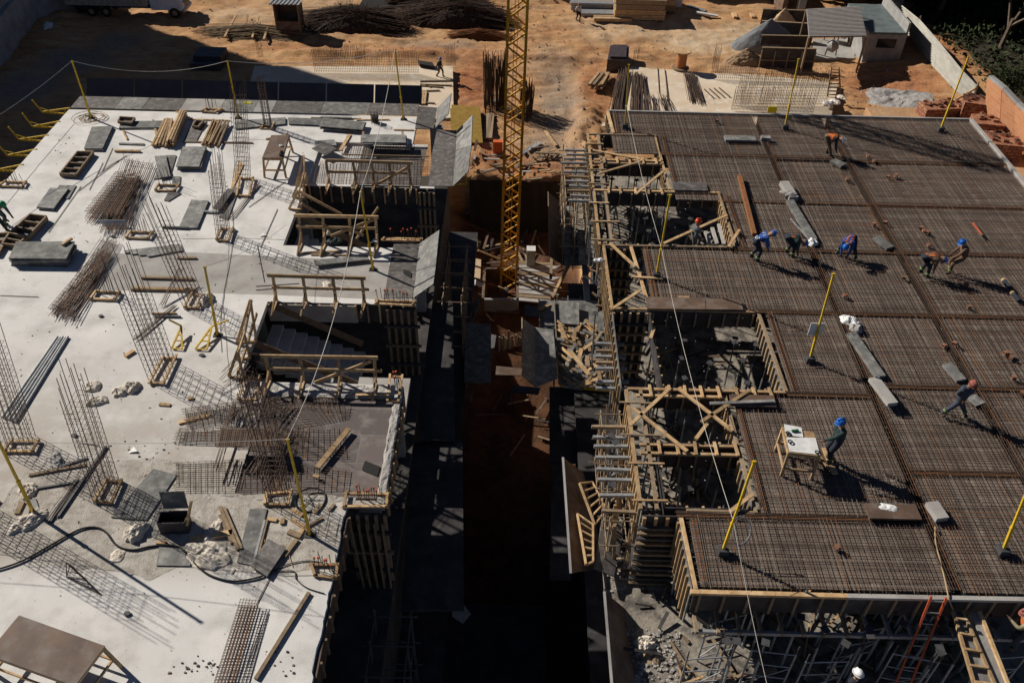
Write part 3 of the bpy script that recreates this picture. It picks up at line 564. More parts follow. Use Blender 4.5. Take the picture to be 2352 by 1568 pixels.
for i,(r,c,x0,y0,x1,y1,wd,h,m,lab) in enumerate([
 (1,1,1250,985,1290,1150,.10,.05,WOOD,'single thin board leaning left of the fanned lumber pile'),
 (1,1,1540,980,1880,990,.07,.05,WOOD,'long thin batten behind the messy offcut pile'),
 (1,1,1500,1163,2065,1172,.08,.05,WOODO,'long dark batten in front of the messy offcut pile'),
 (1,1,975,1178,1178,1185,.13,.05,PLYG,'short grey board in front of the small square tray'),
 (1,1,940,1240,1148,1244,.11,.09,WOOD,'orange tipped timber batten lying alone left of the long panel stack'),
 (1,1,1000,1065,1040,1145,.07,.06,WOOD,'short upright looking offcut below the square tray'),
 (2,1,1158,902,1578,914,.11,.09,WOODO,'dark timber beam, upper of two parallel beams left of the third rebar column'),
 (2,1,1075,995,1590,1004,.13,.1,WOOD,'pale timber beam, lower of two parallel beams left of the third rebar column'),
 (2,1,1240,1192,1440,1190,.06,.05,WOOD,'thin pale batten below the two parallel beams'),
 (2,1,1265,1218,1478,1220,.06,.06,DSTEEL,'short dark bar below the thin pale batten'),
 (2,1,1450,742,1605,742,.09,.07,WOODO,'short batten on the third rebar column foot'),
 (3,1,1022,238,1098,190,.13,.07,WOOD,'short timber block alone on the open slab above the sacks'),
 (3,1,1302,625,1392,632,.11,.04,WOOD,'short pale offcut lying right of the paired sacks'),
 (3,1,1535,582,1580,575,.1,.05,WOOD,'tiny pale block below the rebar column shadow'),
 (3,1,1460,778,1720,712,.12,.05,WOOD,'pale timber strip poking left from the mesh heap'),
 (3,1,240,1205,700,1120,.09,.05,WOODO,'long grey board under the leaning front rebar column'),
 (3,1,510,1130,715,1065,.07,.04,DSTEEL,'short dark bar above the long grey board'),
 (3,1,310,1312,620,1262,.06,.05,DSTEEL,'dark bar pointing at the near left post'),
 (3,1,870,970,480,1545,.07,.06,DSTEEL,'long dark bar leaning across the near rebar column foot'),
 (3,1,640,1240,410,1590,.07,.05,DSTEEL,'second dark bar beside the long leaning one'),
 (3,1,140,1520,185,1425,.14,.05,WOODO,'small grey board left of the near left post'),
 (3,1,270,1400,300,1490,.14,.04,PLYG,'small grey plywood strip right of the near left post'),
 (4,1,1800,135,1950,485,.10,.07,WOODO,'left of three parallel grey timbers right of the open form box'),
 (4,1,1830,140,1975,480,.08,.07,WOODO,'middle of three parallel grey timbers right of the open form box'),
 (4,1,1800,200,1900,430,.10,.05,WOODO,'short grey timber beside the three parallel grey timbers'),
 (4,1,1560,400,1900,345,.16,.07,WOOD,'orange timber board across the tarp heap'),
 (4,1,2165,245,2070,605,.06,.06,STEEL,'long steel strip on the upright grey panel'),
 (4,1,2185,240,2092,605,.05,.05,WOODO,'thin timber strip beside the long steel strip'),
 (4,1,1280,420,1355,425,.1,.04,WOOD,'small offcut on the black hose'),
 (4,1,2185,232,2262,243,.11,.05,WOOD,'small offcut right of the upright grey panel'),
 (4,2,215,275,222,228,.11,.06,WOOD,'small block left of the near right post'),
 (4,2,290,235,440,330,.1,.05,WOOD,'pale batten crossing the foot of the near right post'),
 (4,2,265,335,370,375,.16,.06,WOODO,'short grey board at the foot of the near right post'),
 (4,2,390,310,365,350,.1,.05,WOOD,'tiny pale block at the foot of the near right post'),
 (4,2,475,185,530,118,.13,.05,WOODO,'small grey offcut below the lying hoop'),
 (4,2,598,165,640,112,.08,.05,WOODO,'narrow grey offcut right of the lying hoop'),
 (4,2,290,150,380,205,.1,.05,WOOD,'pale offcut by the foot of the front right rebar column'),
 (4,2,410,300,545,222,.07,.05,WOODO,'grey batten right of the near right post'),
 (4,2,435,835,0,1540,.09,.07,WOODO,'very long timber lying toward the camera near the ragged slab edge'),
 (3,2,500,1150,760,830,.16,.05,WOOD,'thin wooden lath propped across the recessed plywood floor'),
 (3,2,470,1208,515,1222,.10,.04,WOOD,'tiny offcut on the recessed plywood floor'),
 (3,2,815,553,1060,549,.08,.04,WOOD,'batten lying on the recessed floor before the near guardrail'),
 (2,2,360,698,700,680,.10,.03,WOOD,'thin reddish lath before the far stair guardrail'),
 (2,2,450,712,780,716,.07,.04,WOODO,'thin dark lath before the far stair guardrail'),
 (2,2,1060,580,1360,592,.10,.06,WOOD,'board across the far right end of the slab strip'),
 (1,2,450,965,860,975,.06,.04,WOODO,'thin batten behind the far panel row'),
 (1,2,820,985,1090,982,.06,.05,WOOD,'pale batten beside the black bucket'),
 (1,2,1125,1065,1290,1068,.06,.05,WOOD,'pale batten at the far right slab corner'),
 (1,2,80,1140,270,1102,.07,.05,WOOD,'batten on the far end of the small work table'),
 (1,2,690,1235,765,1105,.16,.05,WOOD,'pale board standing out between mesh panels'),
 (1,2,700,1265,1420,1282,.05,.04,WOODO,'long straight dark batten on the far recessed mesh'),
 (1,1,1435,915,1515,920,.07,.03,WOOD,'thin lath at the far tray edge')]):
    board(lab,TZ(r,c,x0,y0),TZ(r,c,x1,y1),wd,h,m,z=(0 if not(r==3 and c==2) else .02))
# panels
def panel(lab,quad,r,c,n=1,m=PLYG,th=.035,z0=0,name='plywood_sheet',cat='panel',grp='plywood panels on the left slab',lift=0):
    ps=[TZ(r,c,x,y,z0+n*th+.006*n+lift) for x,y in quad]
    if n==1: return tag(G().prism(ps,th,m).out(name),lab,cat,grp)
    cen=sum(ps,V((0,0,0)))/4; e=empty('panel_stack',V((cen.x,cen.y,z0)),lab,'panel stack','stacks of plywood panels')
    for k in range(n):
        off=V((R(-.06,.06),R(-.06,.06),-k*(th+.007))) if k else V((0,0,0)); a=R(-.04,.04) if k else 0
        rot=Matrix.Rotation(a,3,'Z'); G().prism([cen+rot@(p-cen)+off for p in ps],th,m).out('panel',e)
    return e
panel('two tilted grey panels at the far left of the slab',[(750,1035),(920,1030),(835,1215),(685,1212)],1,1,3)
panel('grey stack of three panels with a loose block on its right side',[(410,160),(560,165),(435,330),(297,318)],2,1,3)
panel('single grey panel partly under the three panel stack',[(485,138),(622,142),(560,250),(420,240)],2,1,1,z0=0)
panel('largest stack of grey panels at the left with a timber block on top',[(130,600),(610,600),(540,740),(72,735)],2,1,9)
board('timber block lying on top of the largest grey panel stack',TZ(2,1,510,635,.38),TZ(2,1,590,583,.38),.1,.08)
panel('grey stack of two panels standing alone below the bench-like panel',[(1562,258),(1703,266),(1612,487),(1460,485)],2,1,2)
board('steel tube poking out left under the middle two panel stack',TZ(2,1,1335,490),TZ(2,1,1540,500),.09,.08,DSTEEL)
board('steel tube poking out right behind the middle two panel stack',TZ(2,1,1640,362),TZ(2,1,1775,372),.09,.08,STEEL)
panel('stack of four blue grey panels with a bright stain on top',[(1492,1197),(1682,1197),(1625,1360),(1435,1358)],1,1,5)
panel('pale grey panel leaning left of the four panel stack',[(1262,1275),(1355,1270),(1392,1438),(1300,1452)],1,1,1,lift=.08)
panel('darker panel half under the pale leaning panel',[(1355,1267),(1440,1268),(1385,1450),(1255,1462)],1,1,1,m=PLY)
panel('small square panel scrap left of the four panel stack foot',[(1405,1440),(1475,1440),(1470,1505),(1405,1508)],1,1,1)
panel('long grey panel behind the lumber piles',[(985,990),(1375,985),(1365,1040),(972,1045)],1,1,2)
panel('dark panel between the two lumber piles',[(1575,985),(1690,988),(1600,1158),(1495,1155)],1,1,1,m=PLY)
panel('left panel of the far panel row behind the small work table',[(-160,985),(240,958),(240,1010),(-170,1050)],1,2,2)
panel('middle panel of the far panel row',[(265,960),(540,968),(530,1022),(268,1010)],1,2,2)
panel('right panel of the far panel row, largest and tilted',[(545,962),(895,997),(870,1060),(515,1030)],1,2,3,lift=.1)
panel('thin panel strip behind the far panel row',[(527,950),(780,955),(780,965),(527,960)],1,2,2)
panel('long grey panel box resting over the far recessed mesh',[(860,1097),(1222,1100),(1225,1165),(862,1160)],1,2,3,lift=.3)
for x in(880,1200): board('support block under the long grey panel box '+('at its left end' if x==880 else 'at its right end'),TZ(1,2,x,1120),TZ(1,2,x,1180),.1,.28,WOODO)
panel('dark tilted panel on a small heap right of the work table',[(455,1210),(560,1165),(662,1215),(555,1262)],1,2,1,m=PLY,lift=.15)
panel('pale panel scrap behind the dark tilted panel',[(480,1150),(640,1140),(660,1185),(490,1195)],1,2,1,lift=.05)
panel('long narrow grey plank before the far stair guardrail',[(470,750),(912,710),(925,745),(487,795)],2,2,1,lift=.1)
panel('narrow dark panel leaning toward the second rebar column',[(1860,165),(1912,178),(1790,345),(1735,325)],2,1,1,m=PLY,lift=.12)
panel('narrow bare board beyond the narrow dark panel',[(1950,-60),(1990,-30),(1900,170),(1880,168)],2,1,1,m=WOOD)
panel('concrete splashed panel strip between the second and first rebar column',[(1905,150),(1955,160),(1860,420),(1790,400)],2,1,1,m=PLYG)
panel('wedge shaped panel scrap below the far left kicker frame',[(1375,195),(1480,205),(1375,270),(1338,262)],2,1,1,m=PLY)
g=G(); P0=[TZ(2,1,1010,672,.06),TZ(2,1,1470,620,.06),TZ(2,1,1492,672,.06),TZ(2,1,1210,722,.06),TZ(2,1,1190,708,.06),TZ(2,1,1140,712,.06),TZ(2,1,1120,698,.06),TZ(2,1,1075,702,.06),TZ(2,1,1062,688,.06),TZ(2,1,1020,692,.06)]
tag(g.prism(P0[::-1],.05,PLYG).out('stair_stringer_form'),'saw-toothed grey stair stringer form lying on the slab','formwork')
panel('upright grey panel at the near right with strips along its side',[(2040,145),(2182,142),(2065,605),(1935,580)],4,1,1)
panel('dark panel turned askew beside the upright grey panel',[(2190,388),(2335,465),(2180,695),(2035,600)],4,1,1,m=PLY,lift=.08)
board('grey board along the top right of the askew dark panel',TZ(4,2,335,400),TZ(4,2,230,540),.12,.06,WOODO)
panel('large worn sheet lying askew before the near rebar column',[(1250,1148),(1445,1192),(1195,1565),(905,1540)],3,1,1)
panel('wet stained sheet under the tarp heap',[(1300,455),(1480,470),(1560,560),(1550,608),(1275,605)],4,1,1,m=PLYG)
def tray(lab,q,r,c,cells,rim_=.10,m=PLY,z0=0):
    a,b,c_,d=[TZ(r,c,x,y,z0+.03) for x,y in q]; cen=(a+b+c_+d)/4; e=empty('form_tray',V((cen.x,cen.y,z0)),lab,'formwork','battened form trays')
    G().prism([a,b,c_,d],.02,m).out('tray_base',e)
    u=V((0,0,rim_/2))
    for p,q_ in((a,b),(b,c_),(c_,d),(d,a)): G().beam(p+u,q_+u,.06,rim_,WOODO).out('rim_board',e)
    for k in range(1,cells): t=k/cells; G().beam(a.lerp(d,t)+u*.9,b.lerp(c_,t)+u*.9,.05,rim_*.8,WOODO).out('crosspiece',e)
tray('four cell battened form tray below the two tilted grey panels',[(640,1260),(768,1262),(628,1450),(497,1440)],1,1,4,.16)
tray('small square battened tray on the long grey panel',[(985,970),(1105,978),(1075,1020),(968,1008)],1,1,1,.12,z0=.08)
tray('small narrow tray on the dark panel between lumber piles',[(1605,995),(1665,998),(1620,1050),(1575,1042)],1,1,1,.1,z0=.05)
tray('three cell battened form tray beside the green helmeted worker',[(255,408),(392,425),(240,590),(90,560)],2,1,3,.2)
tray('two cell battened tray behind the largest panel stack',[(90,548),(232,582),(140,655),(28,640)],2,1,2,.16,z0=.02)
tray('long battened tray cut by the left frame edge',[(-140,560),(95,545),(-10,720),(-240,720)],2,1,3,.12)
# steel tubes, yellow trestles, frames
for k in range(5):
    p=TZ(3,1,475+21*k,78+(k%2)*6); q=TZ(3,1,22+27*k,735+10*k); p.z=q.z=.045
    tag(G().tube(p,q,.036,STEEL,8).out('steel_tube'),'one of five long parallel grey steel tubes at the left of the slab','tube','bundle of five steel tubes')
def trestle(lab,pts,r,c,extra):
    (ax,ay),(lx,ly),(rx,ry)=pts; A=TZ(r,c,ax,ay,.25);L=TZ(r,c,lx,ly,.06);Q=TZ(r,c,rx,ry,.06)
    e=empty('tray_bracket',(L+Q)/2,lab,'bracket','yellow truss brackets')
    for p,q in((A,L),(A,Q)): G().beam(p,q,.05,.05,YEL).out('chord',e)
    for t in(.0,.35,.6,.8,.93): G().beam(L.lerp(A,t),Q.lerp(A,t),.035,.035,YEL).out('rung',e)
    G().beam(A,TZ(r,c,*extra,.55),.045,.045,YEL).out('arm',e)
trestle('left yellow truss bracket lying in the middle of the slab',[(1482,1290),(1402,1470),(1488,1478)],2,1,(1378,1238))
trestle('right yellow truss bracket lying beside the middle post',[(1730,1292),(1595,1475),(1690,1480)],2,1,(1868,1240))
BR=[(570,880,345,915,262,818),(490,988,265,1035,182,925),(395,1100,155,1140,68,1035),(300,1215,60,1270,-30,1165),(190,1340,-60,1395,-150,1290),(85,1475,-170,1530,-250,1430)]
wh=['nearest the far left corner post','second from the far corner','third from the far corner','fourth from the far corner','fifth from the far corner','cut by the left frame edge']
for i,(x0,y0,x1,y1,x2,y2) in enumerate(BR):
    a=TZ(1,1,x0,y0,.03); b=V((a.x-1.3,a.y-.05,-.25)); v=ray(*tpx(1,1,x1,y1)); k=(a.y-.1)/v.y; b=V((v.x*k,a.y-.1,HC+v.z*k)); v=ray(*tpx(1,1,x2,y2)); k=(a.y-.1)/v.y; c2=V((v.x*k,a.y-.1,HC+v.z*k))
    e=empty('tray_bracket',a,'yellow truss bracket on the left slab edge, '+wh[i],'bracket','yellow truss brackets')
    lo=b+V((0,0,-.0)); up=a+V((0,0,-.02)); a2=a+V((0,0,-.35))
    for p,q in((up,lo),(a2,lo)): G().beam(p,q,.06,.05,YEL,up=(0,1,0)).out('chord',e)
    for t in(.15,.4,.65): G().beam(up.lerp(lo,t),a2.lerp(lo,t+.12),.035,.035,YEL,up=(0,1,0)).out('lattice_bar',e)
    G().beam(lo,c2,.05,.05,YEL,up=(0,1,0)).out('outer_arm',e); G().beam(a2.lerp(lo,.5),c2.lerp(lo,.6),.03,.03,YEL,up=(0,1,0)).out('lattice_bar',e)
# rebar columns
def rebarcol(lab,base,top,r0,c0,r1,c1,sx,sy,n=4,mm=5,bar=.011,tie=.2,frac=.8,frame=True):
    B=TZ(r0,c0,*base); Tp=up_at(B,*tpx(r1,c1,*top)); ax=(Tp-B); Ln=ax.length; ax.normalize()
    e=empty('rebar_column',B,lab,'reinforcement','standing rebar columns')
    g=G(); off=[]
    for i in range(n): off+=[(-sx/2+sx*i/(n-1),-sy/2),(-sx/2+sx*i/(n-1),sy/2)]
    for j in range(1,mm-1): off+=[(-sx/2,-sy/2+sy*j/(mm-1)),(sx/2,-sy/2+sy*j/(mm-1))]
    for ox,oy in off:
        h=Ln*R(.78,1.0); g.bar(B+V((ox,oy,0)),B+V((ox+R(-.03,.03),oy+R(-.03,.03),0))+ax*h,bar,RUST)
    g.out('main_bars',e); g=G(); d=.1
    while d<Ln*frac:
        c=B+ax*d; Q=[c+V((sx/2*i,sy/2*j,R(-.015,.015))) for i,j in((-1,-1),(1,-1),(1,1),(-1,1))]
        for p,q in zip(Q,Q[1:]+Q[:1]): g.bar(p,q,.007,RUST)
        if sy>.5: g.bar(Q[0].lerp(Q[3],.5),Q[1].lerp(Q[2],.5),.006,RUST)
        d+=tie*R(.8,1.2)
    g.out('ties',e)
    if frame: kick('foot of the column '+' '.join(lab.split()[-6:]),B,sx+.18,sy+.2)
    return e
def kick(lab,B,w,l,rot=0):
    e=empty('timber_kicker',B,'timber kicker around the '+lab,'formwork','timber kicker frames')
    for p,q in(((-w/2-.1,-l/2),(w/2+.1,-l/2)),((-w/2-.05,l/2),(w/2+.12,l/2)),((-w/2,-l/2),(-w/2,l/2)),((w/2,-l/2-.05),(w/2,l/2+.05))):
        z=.035+(.05 if p[0]==q[0] else 0); G().beam(B+V((p[0],p[1],z)),B+V((q[0],q[1],z)),.07,.06,WOOD).out('board',e)
def kickpx(lab,r,c,q):
    P4=[TZ(r,c,x,y,.03) for x,y in q]; e=empty('timber_kicker',sum(P4,V((0,0,0)))/4,'timber kicker around the '+lab,'formwork','timber kicker frames')
    for i,(a,b) in enumerate(zip(P4,P4[1:]+P4[:1])):
        z=V((0,0,.025+.045*(i%2))); d=(b-a)*.06; G().beam(a-d+z,b+d+z,.07,.06,WOOD).out('board',e)
rebarcol('rebar column standing farthest on the pale slab beyond the far panel row',(100,1035),(28,600),1,2,1,2,.28,.3)
rebarcol('rebar column by the far middle yellow post',(1990,1480),(1935,640),1,1,1,1,.42,.75,4,4,frac=.85,frame=False); kickpx('foot of the column by the far middle yellow post',1,1,[(1935,1600),(2035,1605),(2070,1465),(1965,1460)])
rebarcol('rebar column right of the bench-like two panel stack',(1825,560),(1745,-180),2,1,2,1,.36,.6,4,4,frame=False); kickpx('foot of the column right of the two panel stack',2,1,[(1770,590),(1870,600),(1905,500),(1810,500)])
rebarcol('tall rebar column with mesh behind the crumpled sack',(1585,1100),(1190,170),2,1,2,1,.42,.8,4,4,frame=False,frac=.72); kickpx('foot of the column behind the crumpled sack',2,1,[(1510,1140),(1625,1145),(1640,1045),(1570,1035)])
rebarcol('widest rebar column leaning over the open slab centre',(1330,360),(940,-680),3,1,3,1,.5,1.0,4,5,frame=False,frac=.62); kickpx('foot of the widest column',3,1,[(1225,450),(1340,455),(1440,240),(1335,255)])
rebarcol('rebar column leaning above the long dark bars at near left',(870,1330),(520,270),3,1,3,1,.38,.85,4,4,frame=False,frac=.72); kickpx('foot of the column at near left',3,1,[(780,1418),(915,1430),(995,1255),(870,1248)])
rebarcol('rebar column at the left frame edge standing on the steel tubes end',(170,960),(-190,-80),3,1,3,1,.55,.75,4,5,frame=False); kickpx('foot of the column at the left frame edge',3,1,[(40,1008),(270,1012),(315,925),(95,930)])
rebarcol('rebar column standing through the mesh heap',(2290,1380),(2020,360),3,1,3,1,.5,.7,4,5,frame=False,frac=.9); kickpx('foot of the column at the recessed floor corner',3,2,[(75,1440),(260,1445),(290,1335),(90,1360)])
rebarcol('short rebar column beside the near timber A-frames',(2040,560),(1990,330),3,1,3,1,.35,.5,4,4,frame=False); kickpx('foot of the short column by the near A-frames',3,1,[(1950,585),(2100,590),(2125,410),(2010,420)])
rebarcol('thin rebar column at the left rear of the recessed far mesh',(975,1010),(960,900),1,2,1,2,.3,.2,3,3,frame=False)
B=W(-60,1375); e=rebarcol('rebar column just left of the frame throwing a lattice shadow',(-200,200),(-640,-900),4,1,4,1,.5,.7,4,5,frame=True)
# starter bars in kicker frames
for lab,r,c,q,bars,h in [('short starter bars between the two mesh bundles',2,1,[(1035,572),(1215,580),(1248,530),(1070,525)],[(1080,520),(1100,520),(1120,540),(1160,530),(1180,535)],.75),
 ('short starter bars beside the second mesh bundle',2,1,[(745,1072),(940,1080),(980,1020),(790,1012)],[(790,1020),(820,1030),(860,1020),(880,1030),(900,1020)],.85),
 ('short starter bars below the pale leaning panel',2,1,[(1272,185),(1430,190),(1462,145),(1300,142)],[(1310,150),(1340,160),(1370,150),(1400,150)],.9),
 ('short starter bars at the far edge left of centre',1,1,[(1650,915),(1760,922),(1815,898),(1690,892)],[(1690,890),(1720,895),(1740,890)],.55),
 ('short starter bars at the left slab edge',1,1,[(0,1525),(190,1530),(215,1492),(50,1488)],[(60,1490),(90,1500),(120,1500),(150,1510)],.6),
 ('capped starter bars at the near ragged slab edge',4,2,[(480,690),(655,715),(668,605),(450,605)],[(480,640),(518,650),(560,660),(605,660),(640,690)],.5),
 ('capped starter bars on the slab strip between the stairs',2,2,[(985,1112),(1280,1128),(1292,1095),(990,1085)],[(1000,1090),(1048,1095),(1092,1100),(1130,1095),(1178,1105),(1215,1105),(1250,1110)],.5),
 ('capped starter bars at the near right corner of the recessed floor',3,2,[(720,1460),(1065,1460),(1075,1360),(740,1355)],[(840,1400),(860,1420),(905,1400),(925,1420),(975,1410),(990,1420)],.5),
 ('capped starter bars by the near stair guardrail end',3,2,[(1075,595),(1165,600),(1195,405),(1095,400)],[(1140,520),(1150,500),(1140,480),(1160,510)],.7),
 ('capped starter bars beyond the far stair opening',2,2,[(1040,590),(1340,600),(1345,585),(1050,578)],[(1105,600),(1195,610),(1215,590),(1235,605),(1270,595),(1300,610)],.5)]:
    kickpx(lab,r,c,q); B=TZ(r,c,*bars[0]); e=empty('starter_bars',B,'cluster of '+lab.replace('capped ','red capped '),'reinforcement','short starter bars'); g=G(); caps=G()
    for x,y in bars:
        p=TZ(r,c,x,y); hh=h*R(.8,1.15); t=p+V((R(-.05,.05),R(-.05,.05),hh)); g.bar(p,t,.012,RUST); p2=p+V((R(.05,.12),R(.1,.25),0)); g.bar(p2,p2+V((R(-.05,.05),0,hh*R(.7,1))),.012,RUST)
        if 'capped' in lab: caps.tube(t-V((0,0,.03)),t+V((0,0,.035)),.03,REDO,6)
    g.bar(TZ(r,c,*bars[0],.3*h),TZ(r,c,*bars[-1],.3*h),.008,RUST)
    g.out('bars',e)
    if caps.v: caps.out('caps',e)
# mesh bundles
def mesh(lab,q,r,c,n,m,layers=1,z=.02,dz=.05,ext=.08,br=.008,mt=None,name='rebar_mesh',grp='rebar mesh pieces',jit=.02,frag=0):
    a,b,c_,d=[TZ(r,c,x,y,z) for x,y in q]; cen=(a+b+c_+d)/4; g=G(); mt=mt or RUST
    for L in range(layers):
        o=V((R(-.08,.08) if L else 0,R(-.08,.08) if L else 0,L*dz))
        for k in range(n+1):
            t=k/n+R(-jit,jit)*.5; p=a.lerp(b,t);q_=d.lerp(c_,t); e_=(q_-p)
            if random.random()<frag: q_=p.lerp(q_,R(.4,.8))
            g.bar(p-e_*R(0,ext)+o,q_+e_*R(0,ext)+o+V((0,0,R(0,.02))),br,mt if random.random()<.85 else RUSTB)
        for k in range(m+1):
            t=k/m+R(-jit,jit)*.3; p=a.lerp(d,t);q_=b.lerp(c_,t); e_=(q_-p)
            if random.random()<frag: q_=p.lerp(q_,R(.3,.8))
            g.bar(p-e_*R(0,ext*.5)+o+V((0,0,.012)),q_+e_*R(0,ext*.5)+o+V((0,0,.012)),br*.9,mt)
    return tag(g.out(name),lab,'rebar mesh',grp)
mesh('tall dense bundle of rusty stirrup cages, farther of the two long bundles',[(960,90),(1150,110),(980,420),(715,410)],2,1,14,16,4,.05,.1,.12,.011)
mesh('long bars sticking out of the farther rusty bundle',[(1010,-50),(1255,-10),(1040,500),(830,500)],2,1,16,2,2,.08,.1,.1,.010)
mesh('shorter rusty cage bundle, nearer of the two long bundles',[(800,700),(900,740),(600,1190),(420,1150)],2,1,9,18,3,.04,.08,.1,.011)
mesh('long bars sticking out of the nearer rusty bundle',[(830,600),(960,640),(650,1220),(450,1180)],2,1,9,3,2,.08,.06,.1,.010)
mesh('flat mesh cage lying at the near bottom of the slab',[(1960,930),(2110,940),(1900,1640),(1735,1640)],4,1,6,30,2,.03,.16,.03,.009)
mesh('wire mesh strip beside the flat mesh cage at the bottom',[(2150,1000),(2185,1000),(2010,1600),(1940,1600)],4,1,2,24,1,.03,.1,.05,.008)
mesh('long mesh spread left of the recessed near floor, farther piece',[(1520,660),(2287,560),(2287,700),(1540,800)],3,1,16,11,2,.05,.05,.1,.009,frag=.3)
mesh('long mesh spread left of the recessed near floor, middle piece',[(1470,830),(2200,800),(2250,960),(1440,930)],3,1,14,9,2,.05,.05,.1,.009,frag=.4)
mesh('long mesh spread left of the recessed near floor, nearer piece',[(1440,1100),(2287,1060),(2287,1330),(1440,1330)],3,1,18,14,1,.04,.05,.06,.009,frag=.25)
for q,r,c,n,m,lab in [([(20,560),(760,630),(740,730),(330,800)],3,2,16,11,'mesh on the recessed near floor below the guardrail'),([(310,540),(680,555),(700,680),(330,640)],3,2,14,5,'reddish mesh standing out below the near guardrail'),([(200,800),(710,820),(730,1050),(150,1060)],3,2,12,12,'mesh across the middle of the recessed near floor'),([(200,1100),(760,1160),(740,1310),(190,1330)],3,2,11,9,'mesh at the near end of the recessed near floor'),
 ([(190,830),(420,830),(400,1000),(60,1010)],3,2,8,12,'dense mesh scrap left on the recessed near floor'),([(80,1060),(190,1070),(190,1420),(100,1400)],3,2,5,16,'upright looking mesh strip at the recessed floor corner')]:
    mesh(lab,q,r,c,n,m,1,-.03,.04,.08,.009,frag=.2)
for q,n,m,lab in [([(920,1165),(1290,1180),(1270,1290),(890,1280)],18,8,'mesh on the brown part of the far recessed floor'),([(500,1320),(1400,1300),(1390,1510),(470,1500)],34,16,'wide mesh behind the farthest timber guardrail'),([(450,1060),(900,1080),(880,1110),(430,1100)],20,4,'thin mesh strip before the far panel row'),([(740,1130),(900,1130),(860,1290),(690,1290)],9,9,'pale mesh piece on the white part of the far recessed floor')]:
    mesh(lab,q,1,2,n,m,1,-.02,.04,.05,.009,frag=.15)
panel('dark brown mesh covered board on the mesh heap',[(1800,815),(2225,820),(2260,960),(1765,965)],3,1,1,m=PLYB,lift=.5)
mesh('dense rusty mesh lying on the dark brown board',[(1800,815),(2225,820),(2200,1000),(1765,962)],3,1,26,10,1,.58,.04,.06,.008)
for p,q,lab in(((1905,615),(1845,815),'left upright rusty bundle above the brown board'),((1830,965),(1775,1160),'dark steel leg below the brown board'),((2150,1000),(2045,1175),'bundle of bars below right of the brown board'),((2280,760),(2190,960),'bundle of bars right of the brown board'),((1960,650),(1870,760),'short bar bundle above the brown board')):
    a=TZ(3,1,*p,.3);b=TZ(3,1,*q,.3); g=G()
    for k in range(7): o=V((R(-.12,.12),R(-.05,.05),R(-.1,.1))); g.bar(a+o,b+o*1.2+V((R(-.05,.05),0,0)),.013,RUST)
    tag(g.out('bar_bundle'),lab,'bar bundle','bundles of loose bars')
for i,(p,q,lab) in enumerate([((1490,820),(1340,1130),'bent bar bundle hanging on the third column, upper part'),((1430,1130),(1120,1400),'bent bar bundle on the slab, lower left part'),((2110,130),(1880,410),'straight bar bundle beyond the second column'),((640,1240),(420,1560),'bar pair lying toward the near left sack'),((290,620),(140,800),'bars leaning on the far side of the near stairs')]):
    r,c=(2,1) if i<3 else ((3,1) if i==3 else (3,2)); a=TZ(r,c,*p,.5 if i==0 else .03); b=TZ(r,c,*q,.03); g=G()
    for k in range(8): o=V((R(-.13,.13),R(-.05,.05),R(0,.05))); g.bar(a+o,b+o+V((R(-.08,.08),R(-.1,.1),0)),.010,RUST)
    tag(g.out('bar_bundle'),lab,'bar bundle','bundles of loose bars')
for r,c,p,q,h,lab in [(1,1,(735,570),(660,700),0,''),]: pass
for i,(r,c,p,q,lab) in enumerate([(1,1,(1030,1270),(640,1560),'long thin bar crossing left of the farther rusty bundle'),(1,1,(970,1310),(800,1420),'thin bar above the farther rusty bundle'),(1,1,(920,1210),(835,1400),'thin bar right of the four cell tray'),(1,1,(840,1330),(730,1550),'thin bar pointing down from the four cell tray'),(2,1,(660,150),(395,525),'long thin rod left of the farther rusty bundle'),
 (2,2,(175,335),(35,650),'single thin rod beside the white paper scrap'),(2,2,(10,630),(68,930),'short thick rod pointing at the third guardrail'),(2,2,(240,110),(-60,320),'thin rod crossing the far column shadow'),(2,2,(0,965),(350,942),'thin rod, farther of two beside the third guardrail'),(2,2,(0,995),(130,985),'thin rod, nearer of two beside the third guardrail'),(2,1,(0,1040),(315,1052),'thin rod at the left frame edge'),(3,1,(645,935),(805,958),'short rod across the near left rebar column'),(4,2,(0,930),(150,630),'thin chalk-line cord from the bottom mesh to the cables')]):
    a=TZ(r,c,*p,.02);b=TZ(r,c,*q,.02); tag(G().tube(a,b,.011,RUST,5).out('steel_rod'),lab,'rod','single rods lying about')
